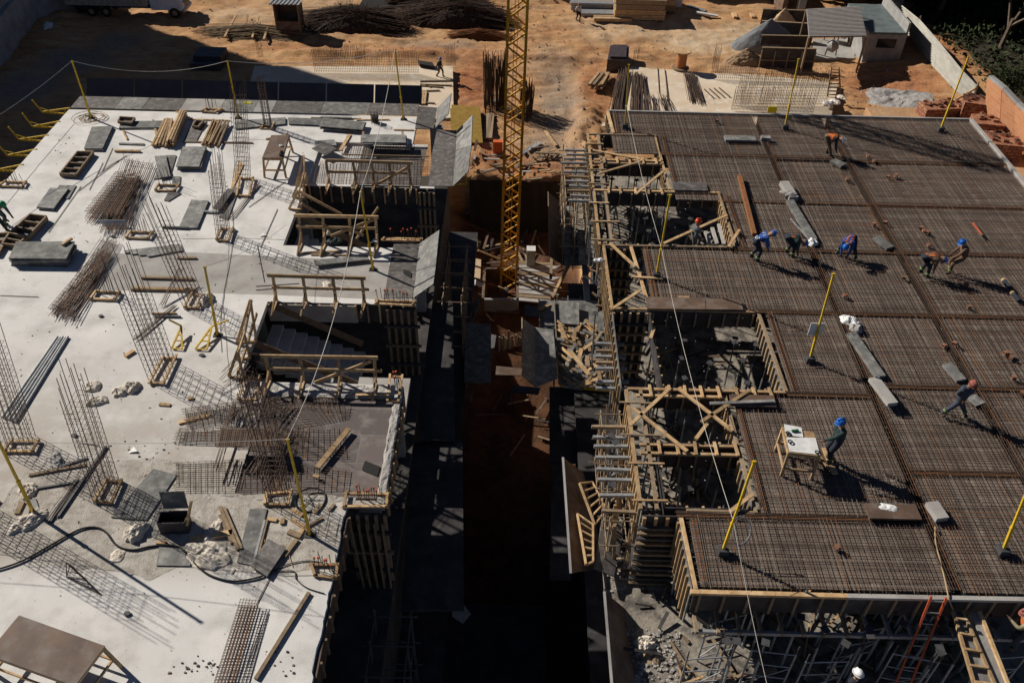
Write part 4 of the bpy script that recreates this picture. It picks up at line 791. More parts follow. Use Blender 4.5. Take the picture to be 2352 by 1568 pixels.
# sacks, tarps
def sack(lab,r,c,x,y,sx,sy,sz,m=SACK,z0=0,seed=0,name='sack',cat='sack',grp='crumpled sacks on the slab',P=None):
    p=P or TZ(r,c,x,y,z0); bm_=bmesh.new(); NA,NR=64,22; rings=[]
    sx*=.92; sy*=.92; big=max(sx,sy)
    for a in range(NR+1):
        row=[]
        for b in range(NA):
            t=6.2832*b/NA; q=V((math.cos(t),math.sin(t),0)); ro=1+.30*noise.noise(q*1.4+V((seed*3.1,0,0)))+.12*noise.noise(q*5+V((0,seed,0)))
            rr=a/NR; x_,y_=q.x*rr*ro*sx,q.y*rr*ro*sy; f=8/(big+.3)
            w1=noise.noise(V((x_*f*.5+seed,y_*f*.5,1))); rid=1-abs(noise.noise(V((x_*f*.7+w1,y_*f*1.3,seed))))*2.2; rid2=1-abs(noise.noise(V((x_*f*2+w1,y_*f*1.2,seed+5))))*2.2
            h=(1-rr**2.2)**.55*(.62+.5*w1); z=max(0,sz*.62*(h+.17*rid*(1-rr**6)+.05*rid2*(1-rr**6)))
            row.append(bm_.verts.new((x_+.06*big*w1,y_,z)))
            if a==0: break
        rings.append(row)
    for a in range(1,NR+1):
        for b in range(NA):
            c2=(b+1)%NA
            if a==1: bm_.faces.new((rings[0][0],rings[1][b],rings[1][c2]))
            else: bm_.faces.new((rings[a-1][b],rings[a][b],rings[a][c2],rings[a-1][c2]))
    me=bpy.data.meshes.new(name); bm_.to_mesh(me); bm_.free(); me.materials.append(m); me.polygons.foreach_set('use_smooth',[True]*len(me.polygons)); o=bpy.data.objects.new(name,me); COL.objects.link(o); o.location=p; o['_o']=tuple(p); o.rotation_euler=(0,0,seed*1.7)
    return tag(o,lab,cat,grp)
sack('upper left crumpled white sack on the open slab',3,1,760,480,.30,.28,.26,seed=1)
sack('lower left crumpled white sack below the other one',3,1,790,600,.38,.24,.24,seed=2)
sack('pale sack at the left of the touching pair',3,1,985,520,.27,.30,.24,seed=3)
sack('fuller pale sack at the right of the touching pair',3,1,1070,490,.32,.32,.32,seed=4)
sack('long pale sack on the lattice shadow at near left',3,1,460,1080,.5,.2,.2,seed=5,m=CONCD)
sack('pale sack at the foot of the near left post',4,1,235,250,.6,.3,.26,seed=6)
sack('small tan sack beside the near left post',3,1,230,1330,.32,.3,.26,seed=7)
sack('upright pale plastic sack right of the black hose bend',4,1,1110,350,.4,.28,.42,seed=8)
sack('large crumpled tarp heap in the near middle of the slab',4,1,1690,520,.72,.45,.26,seed=9,name='tarp_heap',cat='tarp')
sack('smaller tarp fold behind the large tarp heap',4,1,1740,335,.48,.2,.2,seed=10,name='tarp_heap',cat='tarp')
sack('small crumpled rag beside the black hose',4,1,960,530,.2,.26,.12,seed=11)
sack('crumpled sack at the foot of the third rebar column',2,1,1680,1080,.42,.3,.4,seed=12)
sack('small white rag at the second column foot',2,1,1895,510,.16,.14,.2,seed=13,m=WHITE)
sack('pale rag lying behind the third guardrail',2,2,580,960,.3,.18,.15,seed=14)
sack('dark glass-like net bundle under the far stair guardrail',2,2,640,600,.35,.2,.25,seed=15,m=mat('dark_net',(.03,.05,.05),(.07,.09,.09),8))
sack('pale rag before the far stair opening beside the bundle',2,2,595,540,.12,.1,.35,seed=16)
for i,(x,y,r,c,lab) in enumerate([(2150,548,2,1,'white paper scrap beside a thin rod on the slab'),(1090,1000,3,1,'white paper scrap left of the mesh heap'),(965,600,2,2,'white card hanging at the end of the far stair guardrail')]):
    p=TZ(r,c,x,y,.03 if i<2 else .5); tag(G().prism([p+V((-.13,-.08,0)),p+V((.14,-.04,.03)),p+V((-.04,.14,.02))],.006,WHITE).out('paper_scrap'),lab,'paper','white scraps')
g=G()
for k in range(90):
    r,c,x,y=random.choice([(4,1,R(1280,1780),R(1380,1500)),(4,1,R(1280,1780),R(1400,1490)),(4,2,R(60,330),R(1250,1560)),(2,2,R(-100,400),R(760,880)),(3,1,R(1000,1500),R(900,1100)),(1,1,R(440,660),R(1060,1380))]); p=TZ(r,c,x,y,.005); s_=R(.008,.028); g.box(p.x-s_,p.x+s_,p.y-s_*R(.5,1),p.y+s_,0,s_,DSTEEL if random.random()<.6 else WOODO)
for k in range(520):
    x=R(-20,-4.8);y=R(9,37.5) if k%3 else R(12,20)
    if x>-9 and y>15: continue
    s_=R(.006,.022)*(1.6 if random.random()<.07 else 1); a=V((x,y,.006)); t=R(0,3.14); g.beam(a,a+V((math.cos(t),math.sin(t),0))*s_*R(1.5,5),s_*1.3,s_,random.choice((DSTEEL,WOODO,WOODO,CONCW,RUST,CONCR)))
tag(g.out('debris_crumbs'),'scattered small dark crumbs and chips across the pale slab','debris',kind='stuff')
# hose and cables
def curve(pts,r,m,name,lab,cat,grp=None,z=.03,n=8):
    P_=[V(p) for p in pts]; out=[]
    for i in range(len(P_)-1):
        p0=P_[max(i-1,0)];p1=P_[i];p2=P_[i+1];p3=P_[min(i+2,len(P_)-1)]
        for k in range(n):
            t=k/n; out.append(.5*((2*p1)+(p2-p0)*t+(2*p0-5*p1+4*p2-p3)*t*t+(3*p1-p0-3*p2+p3)*t**3))
    out.append(P_[-1]); return tag(G().path(out,r,m,6).out(name),lab,cat,grp)
curve([TZ(4,1,x,y,.04) for x,y in[(-120,650),(0,632),(200,560),(450,420),(600,335),(700,298),(800,298),(870,340),(930,420),(1000,465),(1100,478),(1220,452),(1350,440),(1470,460),(1560,555),(1650,645),(1750,700),(1900,735),(2050,718),(2150,690)]],.026,BLK,'concrete_hose','thick black hose winding across the near slab','hose',n=10)
curve([TZ(4,2,x,y,.03) for x,y in[(120,665),(250,600),(400,570),(520,580),(620,640),(640,720)]],.014,CABLE,'power_cable','upper black cable looping to the near ragged edge','cable','black cables on the slab')
curve([TZ(4,2,x,y,.03) for x,y in[(0,660),(180,652),(310,655),(330,720),(420,790),(560,835)]],.014,CABLE,'power_cable','lower black cable looping from the dark panel to the edge','cable','black cables on the slab')
curve([TZ(4,2,x,y,.03) for x,y in[(60,350),(90,430),(240,450),(280,560),(300,620)]],.008,BROPE,'power_cable','thin tan cord tangled by the askew panel','cable','black cables on the slab')
curve([TZ(2,1,x,y,.02) for x,y in[(1920,-50),(1890,200),(1905,500),(1880,750),(1830,1000),(1800,1250),(1810,1500)]],.007,CABLE,'power_cable','long thin dark cord running down the slab centre beside the middle post','cable','black cables on the slab')
g=G(); c=TZ(4,2,445,70,.03); ring(g,c,.42,.02,CABLE); ring(g,c,.40,.015,CABLE)
for k in range(3): a=k*1.05; g.tube(c+V((.4*math.cos(a),.4*math.sin(a),0)),c-V((.4*math.cos(a),.4*math.sin(a),0)),.008,CABLE)
tag(g.out('wire_hoop'),'round black hoop lying beside the near right post','hoop')
# small items: bucket, rebar chair, open form box, white board behind bundle
p=TZ(1,2,975,1000); e=empty('bucket',p,'black bucket standing at the far right of the pale slab','bucket'); G().tube(p,p+V((0,0,.3)),.13,BLK,16,.17).out('bucket_body',e); g=G(); ring(g,p+V((0,0,.3)),.17,.012,BLK,16); g.out('rim',e)
g=G(); A=[TZ(4,1,x,y,.02) for x,y in((545,700),(700,720),(825,845))]; tp=up_at(A[0],*tpx(4,1,540,585)); tp2=up_at(V((A[0].x+.15,A[0].y+.1,0)),*tpx(4,1,572,600))
for a in A:
    for t_ in(tp,tp2): g.bar(a,t_,.014,RUST)
for a,b in zip(A,A[1:]+A[:1]): g.bar(a,b,.014,RUST)
g.bar(tp.lerp(A[2],.35),tp.lerp(A[0],.6),.012,RUST); tag(g.out('rebar_chair'),'small triangular rusty bar support standing on the clean near slab','bar support')
q=[TZ(4,1,x,y) for x,y in((1320,345),(1535,340),(1560,250),(1345,255))]; e=empty('form_box',q[0],'open dark plywood form box with a leaning lid in the near slab','formwork')
g=G()
for a,b in zip(q,q[1:]+q[:1]): g.prism([a+V((0,0,.45)),b+V((0,0,.45)),b,a],.03,PLYD)
g.out('box_sides',e); a,b=q[3],q[2]; G().prism([a+V((.05,.1,.45)),b+V((.0,.1,.45)),b+V((-.05,.25,.95)),a+V((0,.25,.95))],.03,PLYG).out('lid',e); G().beam(q[1]+V((.03,0,.3)),q[2]+V((.15,.1,.75)),.04,.1,WOOD).out('side_board',e)
G().beam(q[0].lerp(q[3],.5)+V((.0,0,.2)),q[1].lerp(q[2],.5)+V((0,0,.2)),.05,.05,WOODO).out('crosspiece',e)
a=TZ(2,1,795,425,.28);b=TZ(2,1,1020,425,.28);c_=TZ(2,1,1040,490,.0);d_=TZ(2,1,870,490,0)
tag(G().prism([a,b,c_,d_],.03,WHITE).out('propped_board'),'pale blue-white board propped at the foot of the farther rusty bundle','board')
for i,(r,c,x,y,lab) in enumerate([(2,1,925,565,'left'),(4,1,1040,1005,'bottom'),(3,1,1650,225,'middle'),(2,1,825,1212,'grey square'),(3,1,610,880,'tiny dark')]):
    p=TZ(r,c,x,y); tag(G().prism([p+V((math.cos(k)*.09*R(.7,1.2),math.sin(k)*.07,.05)) for k in(0,1.1,2.3,3.4,4.5,5.4)],.05,DSTEEL).out('concrete_lump'),['small dark lump between the two rebar bundles','small dark lump on the clean near slab above the big table','dark lump below the right yellow bracket','grey chip below the nearer starter bars','dark pebble beside the near rebar column'][i],'lump','small dark lumps')
# work tables
def table(name,lab,top,r,c,zt,legs,m,parts=()):
    ps=[TZ(r,c,x,y,zt) for x,y in top]; cen=sum(ps,V((0,0,0)))/4; e=empty(name,V((cen.x,cen.y,0)),lab,'table'); G().prism(ps,.03,m).out('table_top',e)
    for a,b in zip(ps,ps[1:]+ps[:1]): G().beam(a.lerp(cen,.04)-V((0,0,.09)),b.lerp(cen,.04)-V((0,0,.09)),.04,.09,WOOD).out('apron_board',e)
    for p in ps:
        q_=cen.lerp(p,1.08 if legs else .95); G().beam(V((q_.x,q_.y,0)),cen.lerp(p,.93)-V((0,0,.04)),.08,.06,WOOD,up=(0,1,0)).out('leg',e)
    for a,b in zip(ps,ps[1:]+ps[:1]): G().beam(V((a.x,a.y,zt*.35)),V((b.x,b.y,zt*.35)),.04,.07,WOOD).out('stretcher',e)
    return e,ps
table('work_table','large dark plywood topped trestle table at the bottom left corner',[(155,1012),(858,1262),(610,1590),(-110,1330)],4,1,.95,1,PLYB)
table('work_table','small dark topped work table with timber legs behind the mesh panels',[(125,1105),(270,1102),(215,1290),(50,1288)],1,2,.9,1,PLYB)
e,ps=table('drawing_table','timber table covered by white drawings on the dark deck',[(310,800),(572,850),(628,1045),(362,1015)],3,4,1.02,0,WOOD)
g=G(); a,b,c_,d=[TZ(3,4,x,y,1.035) for x,y in((345,890),(585,895),(620,1032),(372,1005))]; tag(g.prism([a,b,c_,d],.004,WHITE).out('drawing_sheet'),'large white drawing sheet spread on the deck table','paper','white drawing sheets')
a,b,c_,d=[TZ(3,4,x,y,1.05) for x,y in((325,782),(470,810),(485,890),(340,870))]; tag(G().prism([a,b,c_,d],.004,WHITE).out('drawing_sheet'),'smaller white drawing sheet at the far end of the deck table','paper','white drawing sheets')
for i,(x,y,m,lab) in enumerate(((360,855,BLK,'far black tape roll on the drawing table'),(378,925,BLK,'middle black tape roll on the drawing table'),(600,1012,BLK,'near right black tape roll on the drawing table'))):
    g=G(); ring(g,TZ(3,4,x,y,1.08),.055,.022,m,14); tag(g.out('tape_roll'),lab,'tape roll','black rolls on the drawing table')
p=TZ(3,4,418,838,1.09); tag(G().beam(p-V((.1,0,0)),p+V((.1,.03,0)),.05,.05,mat('green_plastic',(.02,.14,.05),rough=.5)).out('green_level'),'small green tool on the smaller drawing sheet','tool')
p=TZ(1,2,205,1190,.97); sack('white rag on the small dark work table',1,2,205,1190,.1,.08,.08,z0=.93,seed=20,m=WHITE)
p=TZ(1,2,190,1265,.93); tag(G().beam(p,p+V((.2,.05,.0)),.15,.15,DSTEEL).tube(p+V((.1,0,0)),p+V((.1,.1,.14)),.08,DSTEEL,10).out('circular_saw'),'dark power saw on the small dark work table','tool')
# debris protection trays round the left slab
def traypanels(lab,pl,m1,m2):
    e=empty('protection_tray',V(pl[0][0][0]),lab,'protection tray','plywood protection trays')
    for q,m in pl: G().prism(q,.025,m).out('tray_panel',e)
    return e
e=empty('protection_tray',(-12,38.8,0),'long plywood protection tray along the far edge of the pale slab','protection tray','plywood protection trays')
xs_=[-21.3,-19.2,-17.9,-16.1,-14.2,-12.6,-11.7,-9.4,-7.2,-4.75]
for i,(a,b) in enumerate(zip(xs_,xs_[1:])):
    zz=.02+.004*(i%2); G().prism([(a+.01,38.15,zz),(b-.01,38.15,zz),(b-.01,39.35,zz+.02),(a+.01,39.35,zz+.02)],.03,(PLY,PLYG,PLY,CONCD,PLYG,PLY)[i%6] if i!=5 else CONCW).out('flat_panel',e)
for i in range(7):
    a=-21.0+i*2.34; G().prism([(a+.02,39.37,.03),(a+2.3,39.37,.03),(a+2.3,39.95,.72),(a+.02,39.95,.72)],.03,mat('shaded_plywood',(.035,.035,.05),(.025,.025,.035),1.5,.5)).out('raised_panel',e)  # navy tone of the shaded face put into the panel colour
p=TZ(1,1,2020,838,.06); tag(G().box(p.x-.22,p.x+.22,p.y-.12,p.y+.12,.05,.055,mat('safety_yellow',(.4,.36,.03))).out('yellow_sign'),'yellow safety sheet on the far tray beside the middle post','sign')
def q4(pts,zs,r,c): return [TZ(r,c,x,y,z) for (x,y),z in zip(pts,zs)]
e=empty('protection_tray',TZ(1,2,1400,1000),'farther upturned plywood tray at the far right slab corner','protection tray','plywood protection trays')
G().prism(q4([(1330,868),(1480,880),(1450,1055),(1298,1050)],[0.02]*4,1,2),.03,PLY).out('flat_panel',e); G().prism(q4([(1482,880),(1595,762),(1570,930),(1465,1045)],[.03,.9,.9,.03],1,2),.03,PLYG).out('raised_panel',e)
e=empty('protection_tray',TZ(1,2,1550,1300),'large upturned plywood tray right of the far recessed mesh','protection tray','plywood protection trays')
G().prism(q4([(1478,1058),(1640,1066),(1632,1230),(1440,1240)],[.02]*4,1,2),.03,PLY).out('flat_panel',e); G().prism(q4([(1440,1242),(1630,1232),(1605,1520),(1408,1520)],[.02]*4,1,2),.03,PLY).out('flat_panel',e)
G().prism(q4([(1642,1066),(1768,940),(1758,1190),(1632,1225)],[.03,.95,.95,.03],1,2),.03,PLYG).out('raised_panel',e); G().prism(q4([(1632,1228),(1758,1192),(1732,1400),(1607,1520)],[.03,.95,.95,.03],1,2),.03,PLYG).out('raised_panel',e)
g=G(); a=TZ(1,2,1430,1525,-.1); g.beam(a,TZ(1,2,1720,1500,-.25),.05,.05,YEL); g.beam(TZ(1,2,1720,1500,-.25),TZ(1,2,1715,1420,.5),.05,.05,YEL); g.beam(a,a+V((0,0,-1.6)),.05,.05,YEL); g.out('bracket',e)
e=empty('protection_tray',TZ(2,2,1200,850),'upturned plywood tray at the end of the slab strip between the stairs','protection tray','plywood protection trays')
G().prism(q4([(1125,620),(1335,620),(1308,838),(1082,836)],[.02]*4,2,2),.03,PLY).out('flat_panel',e); G().prism(q4([(1082,840),(1306,842),(1280,1062),(1045,1062)],[.02]*4,2,2),.03,PLY).out('flat_panel',e)
G().prism(q4([(1335,615),(1497,505),(1468,790),(1308,838)],[.03,.95,.95,.03],2,2),.03,PLYG).out('raised_panel',e); G().prism(q4([(1308,842),(1468,794),(1448,945),(1282,1060)],[.03,.95,.95,.03],2,2),.03,PLYG).out('raised_panel',e)
tag(G().prism(q4([(1205,825),(1268,850),(1268,895),(1203,862)],[.05]*4,2,2),.01,TARP).out('rubber_patch'),'small dark rhombus patch on the tray between the stairs','patch','dark rhombus patches')
tag(G().prism(q4([(890,1080),(1015,1130),(990,1208),(863,1155)],[-.05]*4,3,2),.01,TARP).out('rubber_patch'),'dark rhombus patch on the recessed near floor','patch','dark rhombus patches')
# ---------------- people
SKIN=mat('skin',(.30,.17,.11),rough=.6)
def cl(n,c): return mat('cloth_'+n,c,tuple(x*.7 for x in c),9,.9)
DK=cl('dark_blue',(.03,.035,.05));GRN=cl('dark_green',(.035,.06,.055));BLU=cl('blue',(.03,.09,.33));GRY=cl('grey',(.12,.13,.14));NAV=cl('slate',(.06,.07,.10));TAN=cl('tan',(.34,.29,.17));LIT=cl('pale',(.5,.5,.5));BRN=cl('brown',(.16,.10,.07));ORG=cl('orange',(.55,.14,.035));BOOT=cl('boots',(.10,.075,.05));HV=cl('lime_band',(.30,.42,.12));BHAT=mat('blue_helmet',(.02,.14,.55),rough=.35);WHAT=mat('white_helmet',(.8,.8,.8),rough=.35);RHAT=mat('red_helmet',(.75,.09,.03),rough=.35);GHAT=mat('green_helmet',(.02,.22,.10),rough=.35);OHAT=mat('faded_red_cloth',(.30,.10,.08),rough=.9)
def ik(a,b,l1,l2,pole):
    d=b-a; L=min(d.length,(l1+l2)*.995); u=d.normalized(); b=a+u*L
    x=(l1*l1-l2*l2+L*L)/(2*L); h=math.sqrt(max(0,l1*l1-x*x)); p=(pole-u*pole.dot(u))
    p=p.normalized() if p.length>1e-4 else V((0,0,1)); return a+u*x+p*h,b
def person(lab,B,head,hip,lean,feet,hands,jacket,trous,hat,vest=None,harness=None,twist=0,nod=0,scale=.97,bands=False,bare=False,side=0,elb=-1):
    f=V((math.cos(math.radians(head)),math.sin(math.radians(head)),0)); l=V((-f.y,f.x,0)); u=V((0,0,1))
    def Lc(a,b,c): return f*a+l*b+u*c
    hp=Lc(*hip); ln=math.radians(lean); sp=(f*math.sin(ln)+u*math.cos(ln)+l*side).normalized(); bk=(u*math.sin(ln)-f*math.cos(ln))
    tl=math.radians(twist); sl_=(l*math.cos(tl)+f*math.sin(tl)).normalized()
    che=hp+sp*.26; nk=hp+sp*.47; hl=math.radians(lean+nod); hdir=(f*math.sin(hl)+u*math.cos(hl)); hc=nk+hdir*.17
    Vt=[];Rd=[];E_=[];tags=[]
    def v(p,r,par=None,t=0):
        Vt.append(p);Rd.append(r)
        if par is not None: E_.append((par,len(Vt)-1)); tags.append((Vt[par],p,t))
        return len(Vt)-1
    a=v(hp,.125); b=v(hp+sp*.13,.118,a,0); c=v(che,.14,b,0); d=v(hp+sp*.40,.115,c,0); e=v(nk,.055,d,0); h0=v(nk+hdir*.07,.062,e,2); h1=v(hc,.098,h0,2); h2=v(hc+hdir*.07,.08,h1,2)
    for s,hd in((1,hands[0]),(-1,hands[1])):
        sh=hp+sp*.41+sl_*(.18*s); el,wr=ik(sh,Lc(*hd),.29,.26,-f*.6-u*.2+l*s*.6 if elb<0 else u)
        i=v(sh,.068,d,0); j=v(el,.046,i,0); k=v(wr,.030,j,0); dr=(wr-el).normalized(); pl=v(wr+dr*.05,.034,k,3)
        px=dr.cross(bk if abs(dr.dot(bk))<.9 else f).normalized()
        for q in range(4):
            o=px*(-.027+.018*q); m1=v(wr+dr*.095+o,.0095,pl,3); v(wr+dr*(.125+.01*(q in(1,2)))+o+f*.012,.008,m1,3)
        v(wr+dr*.075+px*.05,.010,pl,3)
    for s,ft in((1,feet[0]),(-1,feet[1])):
        h_=hp+l*(.095*s)-sp*.03; kn,an=ik(h_,Lc(ft[0],ft[1],ft[2]+.09),.43,.42,f+l*s*.15)
        i=v(h_,.095,a,1); j=v(kn,.062,i,1); m_=v(kn.lerp(an,.45),.056,j,1); k=v(an,.045,m_,1); g1=v(an+V((0,0,-.045)),.05,k,4); v(an+f*.15+V((0,0,-.05))+l*s*.02,.042,g1,4)
    me=bpy.data.meshes.new('person'); me.from_pydata([p*scale for p in Vt],E_,[]); o=bpy.data.objects.new('person',me); COL.objects.link(o)
    md=o.modifiers.new('s','SKIN'); md.use_smooth_shade=True
    for i,r in enumerate(Rd): me.skin_vertices[0].data[i].radius=(r*scale*(1.36 if r>.036 else 1.1),)*2
    me.skin_vertices[0].data[0].use_root=True
    o.modifiers.new('b','SUBSURF').levels=2; o.modifiers['b'].render_levels=2
    dg=bpy.context.evaluated_depsgraph_get(); m2=bpy.data.meshes.new_from_object(o.evaluated_get(dg)); bpy.data.objects.remove(o); bpy.data.meshes.remove(me)
    hm=SKIN; m2.materials.clear()
    for m in(jacket,trous,SKIN,SKIN if bare else BRN,BOOT): m2.materials.append(m)
    def nearest(p):
        bd=9;bt=0
        for A,Bq,t in tags:
            A=A*scale;Bq=Bq*scale; ab=Bq-A; k=max(0,min(1,(p-A).dot(ab)/max(ab.length_squared,1e-9))); dd=(p-A-ab*k).length
            if dd<bd: bd=dd;bt=t
        return bt
    tg=[]
    for pg in m2.polygons: t=nearest(pg.center); pg.material_index=t; pg.use_smooth=True; tg.append(t)
    m2.name='person'; o=bpy.data.objects.new('person',m2); COL.objects.link(o); o.location=B; o['_o']=(0,0,0); tag(o,lab,'person')
    def sub(name,cond,m,off):
        nv=[];nf=[]
        for pg,t in zip(m2.polygons,tg):
            if t==0 and cond(pg.center/scale):
                s0=len(nv); nv+=[tuple(m2.vertices[i].co+m2.vertices[i].normal*off) for i in pg.vertices]; nf.append(tuple(range(s0,len(nv))))
        if nv:
            g=G(); g.add(nv,nf,m); g.out(name,o)
    tor=lambda p:((p-hp).dot(sp),(p-hp-sp*(p-hp).dot(sp)).length)
    if vest: sub('safety_vest',lambda p:-.02<tor(p)[0]<.43 and tor(p)[1]<.19,vest,.012)
    if harness: sub('safety_harness',lambda p:(0<tor(p)[0]<.45 and tor(p)[1]<.2 and .045<abs((p-hp).dot(l))<.095) or (.0<tor(p)[0]<.05 and tor(p)[1]<.2),harness,.014)
    # head: helmet, eyes and nose
    hx=hdir.normalized(); ff=(f*math.cos(hl)-u*math.sin(hl)).normalized(); g=G(); c0=(hc+hx*.045)*scale
    n1,n2=14,6; vs=[];fs=[]
    for i in range(n2+1):
        a_=math.pi/2*i/n2
        for j in range(n1):
            b_=2*math.pi*j/n1; vs.append(c0+(ff*math.cos(b_)*1.15+l*math.sin(b_))*(.116*math.cos(a_))+hx*(.112*math.sin(a_)))
    fs=[(i*n1+j,i*n1+(j+1)%n1,(i+1)*n1+(j+1)%n1,(i+1)*n1+j) for i in range(n2) for j in range(n1)]
    for j in range(n1): b_=2*math.pi*j/n1; vs.append(c0+(ff*(math.cos(b_)*1.15+.22*max(0,math.cos(b_)))+l*math.sin(b_))*.128-hx*.012)
    k0=(n2+1)*n1; fs+=[(j,(j+1)%n1,k0+(j+1)%n1,k0+j) for j in range(n1)]
    g.add(vs,fs,hat); g.beam(c0+hx*.122-ff*.1,c0+hx*.125+ff*.1,.03,.02,hat,up=hx); g.out('helmet',o,True)
    g=G(); hcs=(hc+hx*.0)*scale
    for s in(-1,1): g.beam(hcs+ff*.088+l*(.034*s),hcs+ff*.101+l*(.034*s),.024,.012,WHITE); g.beam(hcs+ff*.1+l*(.034*s),hcs+ff*.104+l*(.034*s),.010,.010,BLK)
    g.out('eyes',o); G().tube(hcs+ff*.09+hx*.015,hcs+ff*.125-hx*.025,.010,SKIN,6,.018).out('nose',o); G().beam(hcs+ff*.092-hx*.055-l*.022,hcs+ff*.092-hx*.055+l*.022,.012,.010,BRN).out('mouth',o)
    if bands:
        for (A,Bq,t),k in zip([x for x in tags if x[2]==1],range(99)):
            if k%4==3: m_=A.lerp(Bq,.5)*scale; d_=(Bq-A).normalized()*.018; G().tube(m_-d_,m_+d_,.082,HV,10).out('reflective_band',o)
    return o
def FT(r,c,x,y,z=.08): return TZ(r,c,x,y,z)
person('worker bending over in orange vest and white helmet on the far deck',FT(1,4,665,1262),-25,(-.12,0,.88),88,[(.0,.14,0),(.25,-.14,0)],[(.35,.15,.35),(.45,-.12,.30)],DK,BRN,WHAT,vest=ORG,nod=5)
person('worker in blue helmet bowed beside the long rusty beam end',FT(2,4,70,745),-5,(-.02,0,.86),52,[(-.08,.13,0),(.12,-.15,0)],[(.55,.15,.55),(.5,-.15,.45)],BLU,DK,BHAT,harness=LIT,nod=10,bands=True)
person('worker in dark green jacket bent double left of the white sack',FT(2,4,350,708),-12,(-.12,0,.80),98,[(-.05,.14,0),(.18,-.14,0)],[(.28,.15,.12),(.38,-.12,.10)],GRN,DK,BHAT,harness=ORG,nod=10,bands=True)
person('worker in bright blue jacket bent forward with legs spread wide',FT(2,4,830,712),-125,(-.15,0,.78),98,[(.05,-.32,0),(-.05,.38,0)][::-1],[(.25,.12,.12),(.32,-.12,.10)],BLU,DK,BHAT,harness=ORG,nod=0,bands=True)
person('worker in dark clothes and orange harness bent over, facing right',FT(2,4,1445,872),-12,(-.1,0,.84),86,[(-.05,.14,0),(.18,-.14,0)],[(.30,.15,.15),(.36,-.12,.12)],BRN,DK,BHAT,harness=ORG,nod=20,bands=True)
person('worker in brown jacket standing and looking down at the bent one',FT(2,4,1672,852),175,(-.28,0,.80),14,[(.05,.12,0),(-.05,-.12,0)],[(.12,.1,.75),(.10,-.18,.78)],BRN,BRN,BHAT,harness=ORG,nod=30,bands=True)
person('worker in slate overalls walking across the deck toward the camera',FT(3,4,1700,708),-75,(.02,.02,.84),8,[(.10,.36,0),(-.08,-.36,0)][::-1],[(.15,-.0,.80),(.05,-.0,.8)],NAV,NAV,OHAT,nod=15,bands=True)
person('worker in green jacket and blue helmet leaning at the drawing table',FT(3,4,705,1080,.12),188,(.0,0,.90),6,[(.05,.08,.0),(-.05,-.1,.0)],[(.55,.12,.98),(-.1,-.45,1.10)],GRN,DK,BHAT,nod=15,bands=True,scale=1.04,harness=DK)
v=ray(*tpx(2,3,1515,405)); k=28.6/v.y; hpnt=V((v.x*k,28.6,HC+v.z*k)); hb=hpnt-V((0,0,1.68))
person('worker in grey overalls and red helmet climbing in the far open shaft',hb,10,(.0,0,.88),6,[(.25,.1,.12),(-.2,-.1,0)],[(.2,.22,.80),(-.02,-.28,.82)],GRY,GRY,RHAT,nod=0)
person('worker in green helmet bending at the left frame edge',FT(2,1,55,495,0),-15,(-.25,0,.84),55,[(-.25,.22,0),(.25,-.2,0)],[(.40,.15,.45),(.45,-.12,.40)],GRY,GRN,GHAT,harness=ORG,nod=10,bands=True)
person('worker in dark clothes walking on the lower far left slab',TZ(1,2,1500,625,-12.55),-20,(.0,0,.88),8,[(.28,.08,0),(-.25,-.08,0)],[(.2,.2,.8),(-.15,-.2,.8)],DK,BRN,BHAT,nod=5,scale=1.02)
person('person in a pale shirt walking beside the far steel stack',GP(1327,47),-60,(.0,0,.88),6,[(.2,.08,0),(-.18,-.08,0)],[(.15,.2,.8),(-.1,-.2,.8)],LIT,DK,OHAT,nod=5,scale=1.02)
p=V((13.25,12.0,-1.45)); person('worker in tan jacket reaching over the near deck edge at the right frame edge',p,172,(.05,0,.92),22,[(.05,.1,0),(-.1,-.1,0)],[(.62,.10,1.30),(.35,-.10,.95)],TAN,NAV,OHAT,nod=5,vest=ORG)
v=ray(*tpx(4,4,975,1470)); k=10.9/v.y; hb=V((v.x*k,10.9,HC+v.z*k-1.72)); person('worker in white helmet standing in shade below the near deck edge',V((hb.x,hb.y,hb.z)),120,(.0,0,.88),6,[(.1,.1,0),(-.1,-.1,0)],[(.1,.22,.8),(.1,-.22,.8)],DK,DK,WHAT)
HB=hb
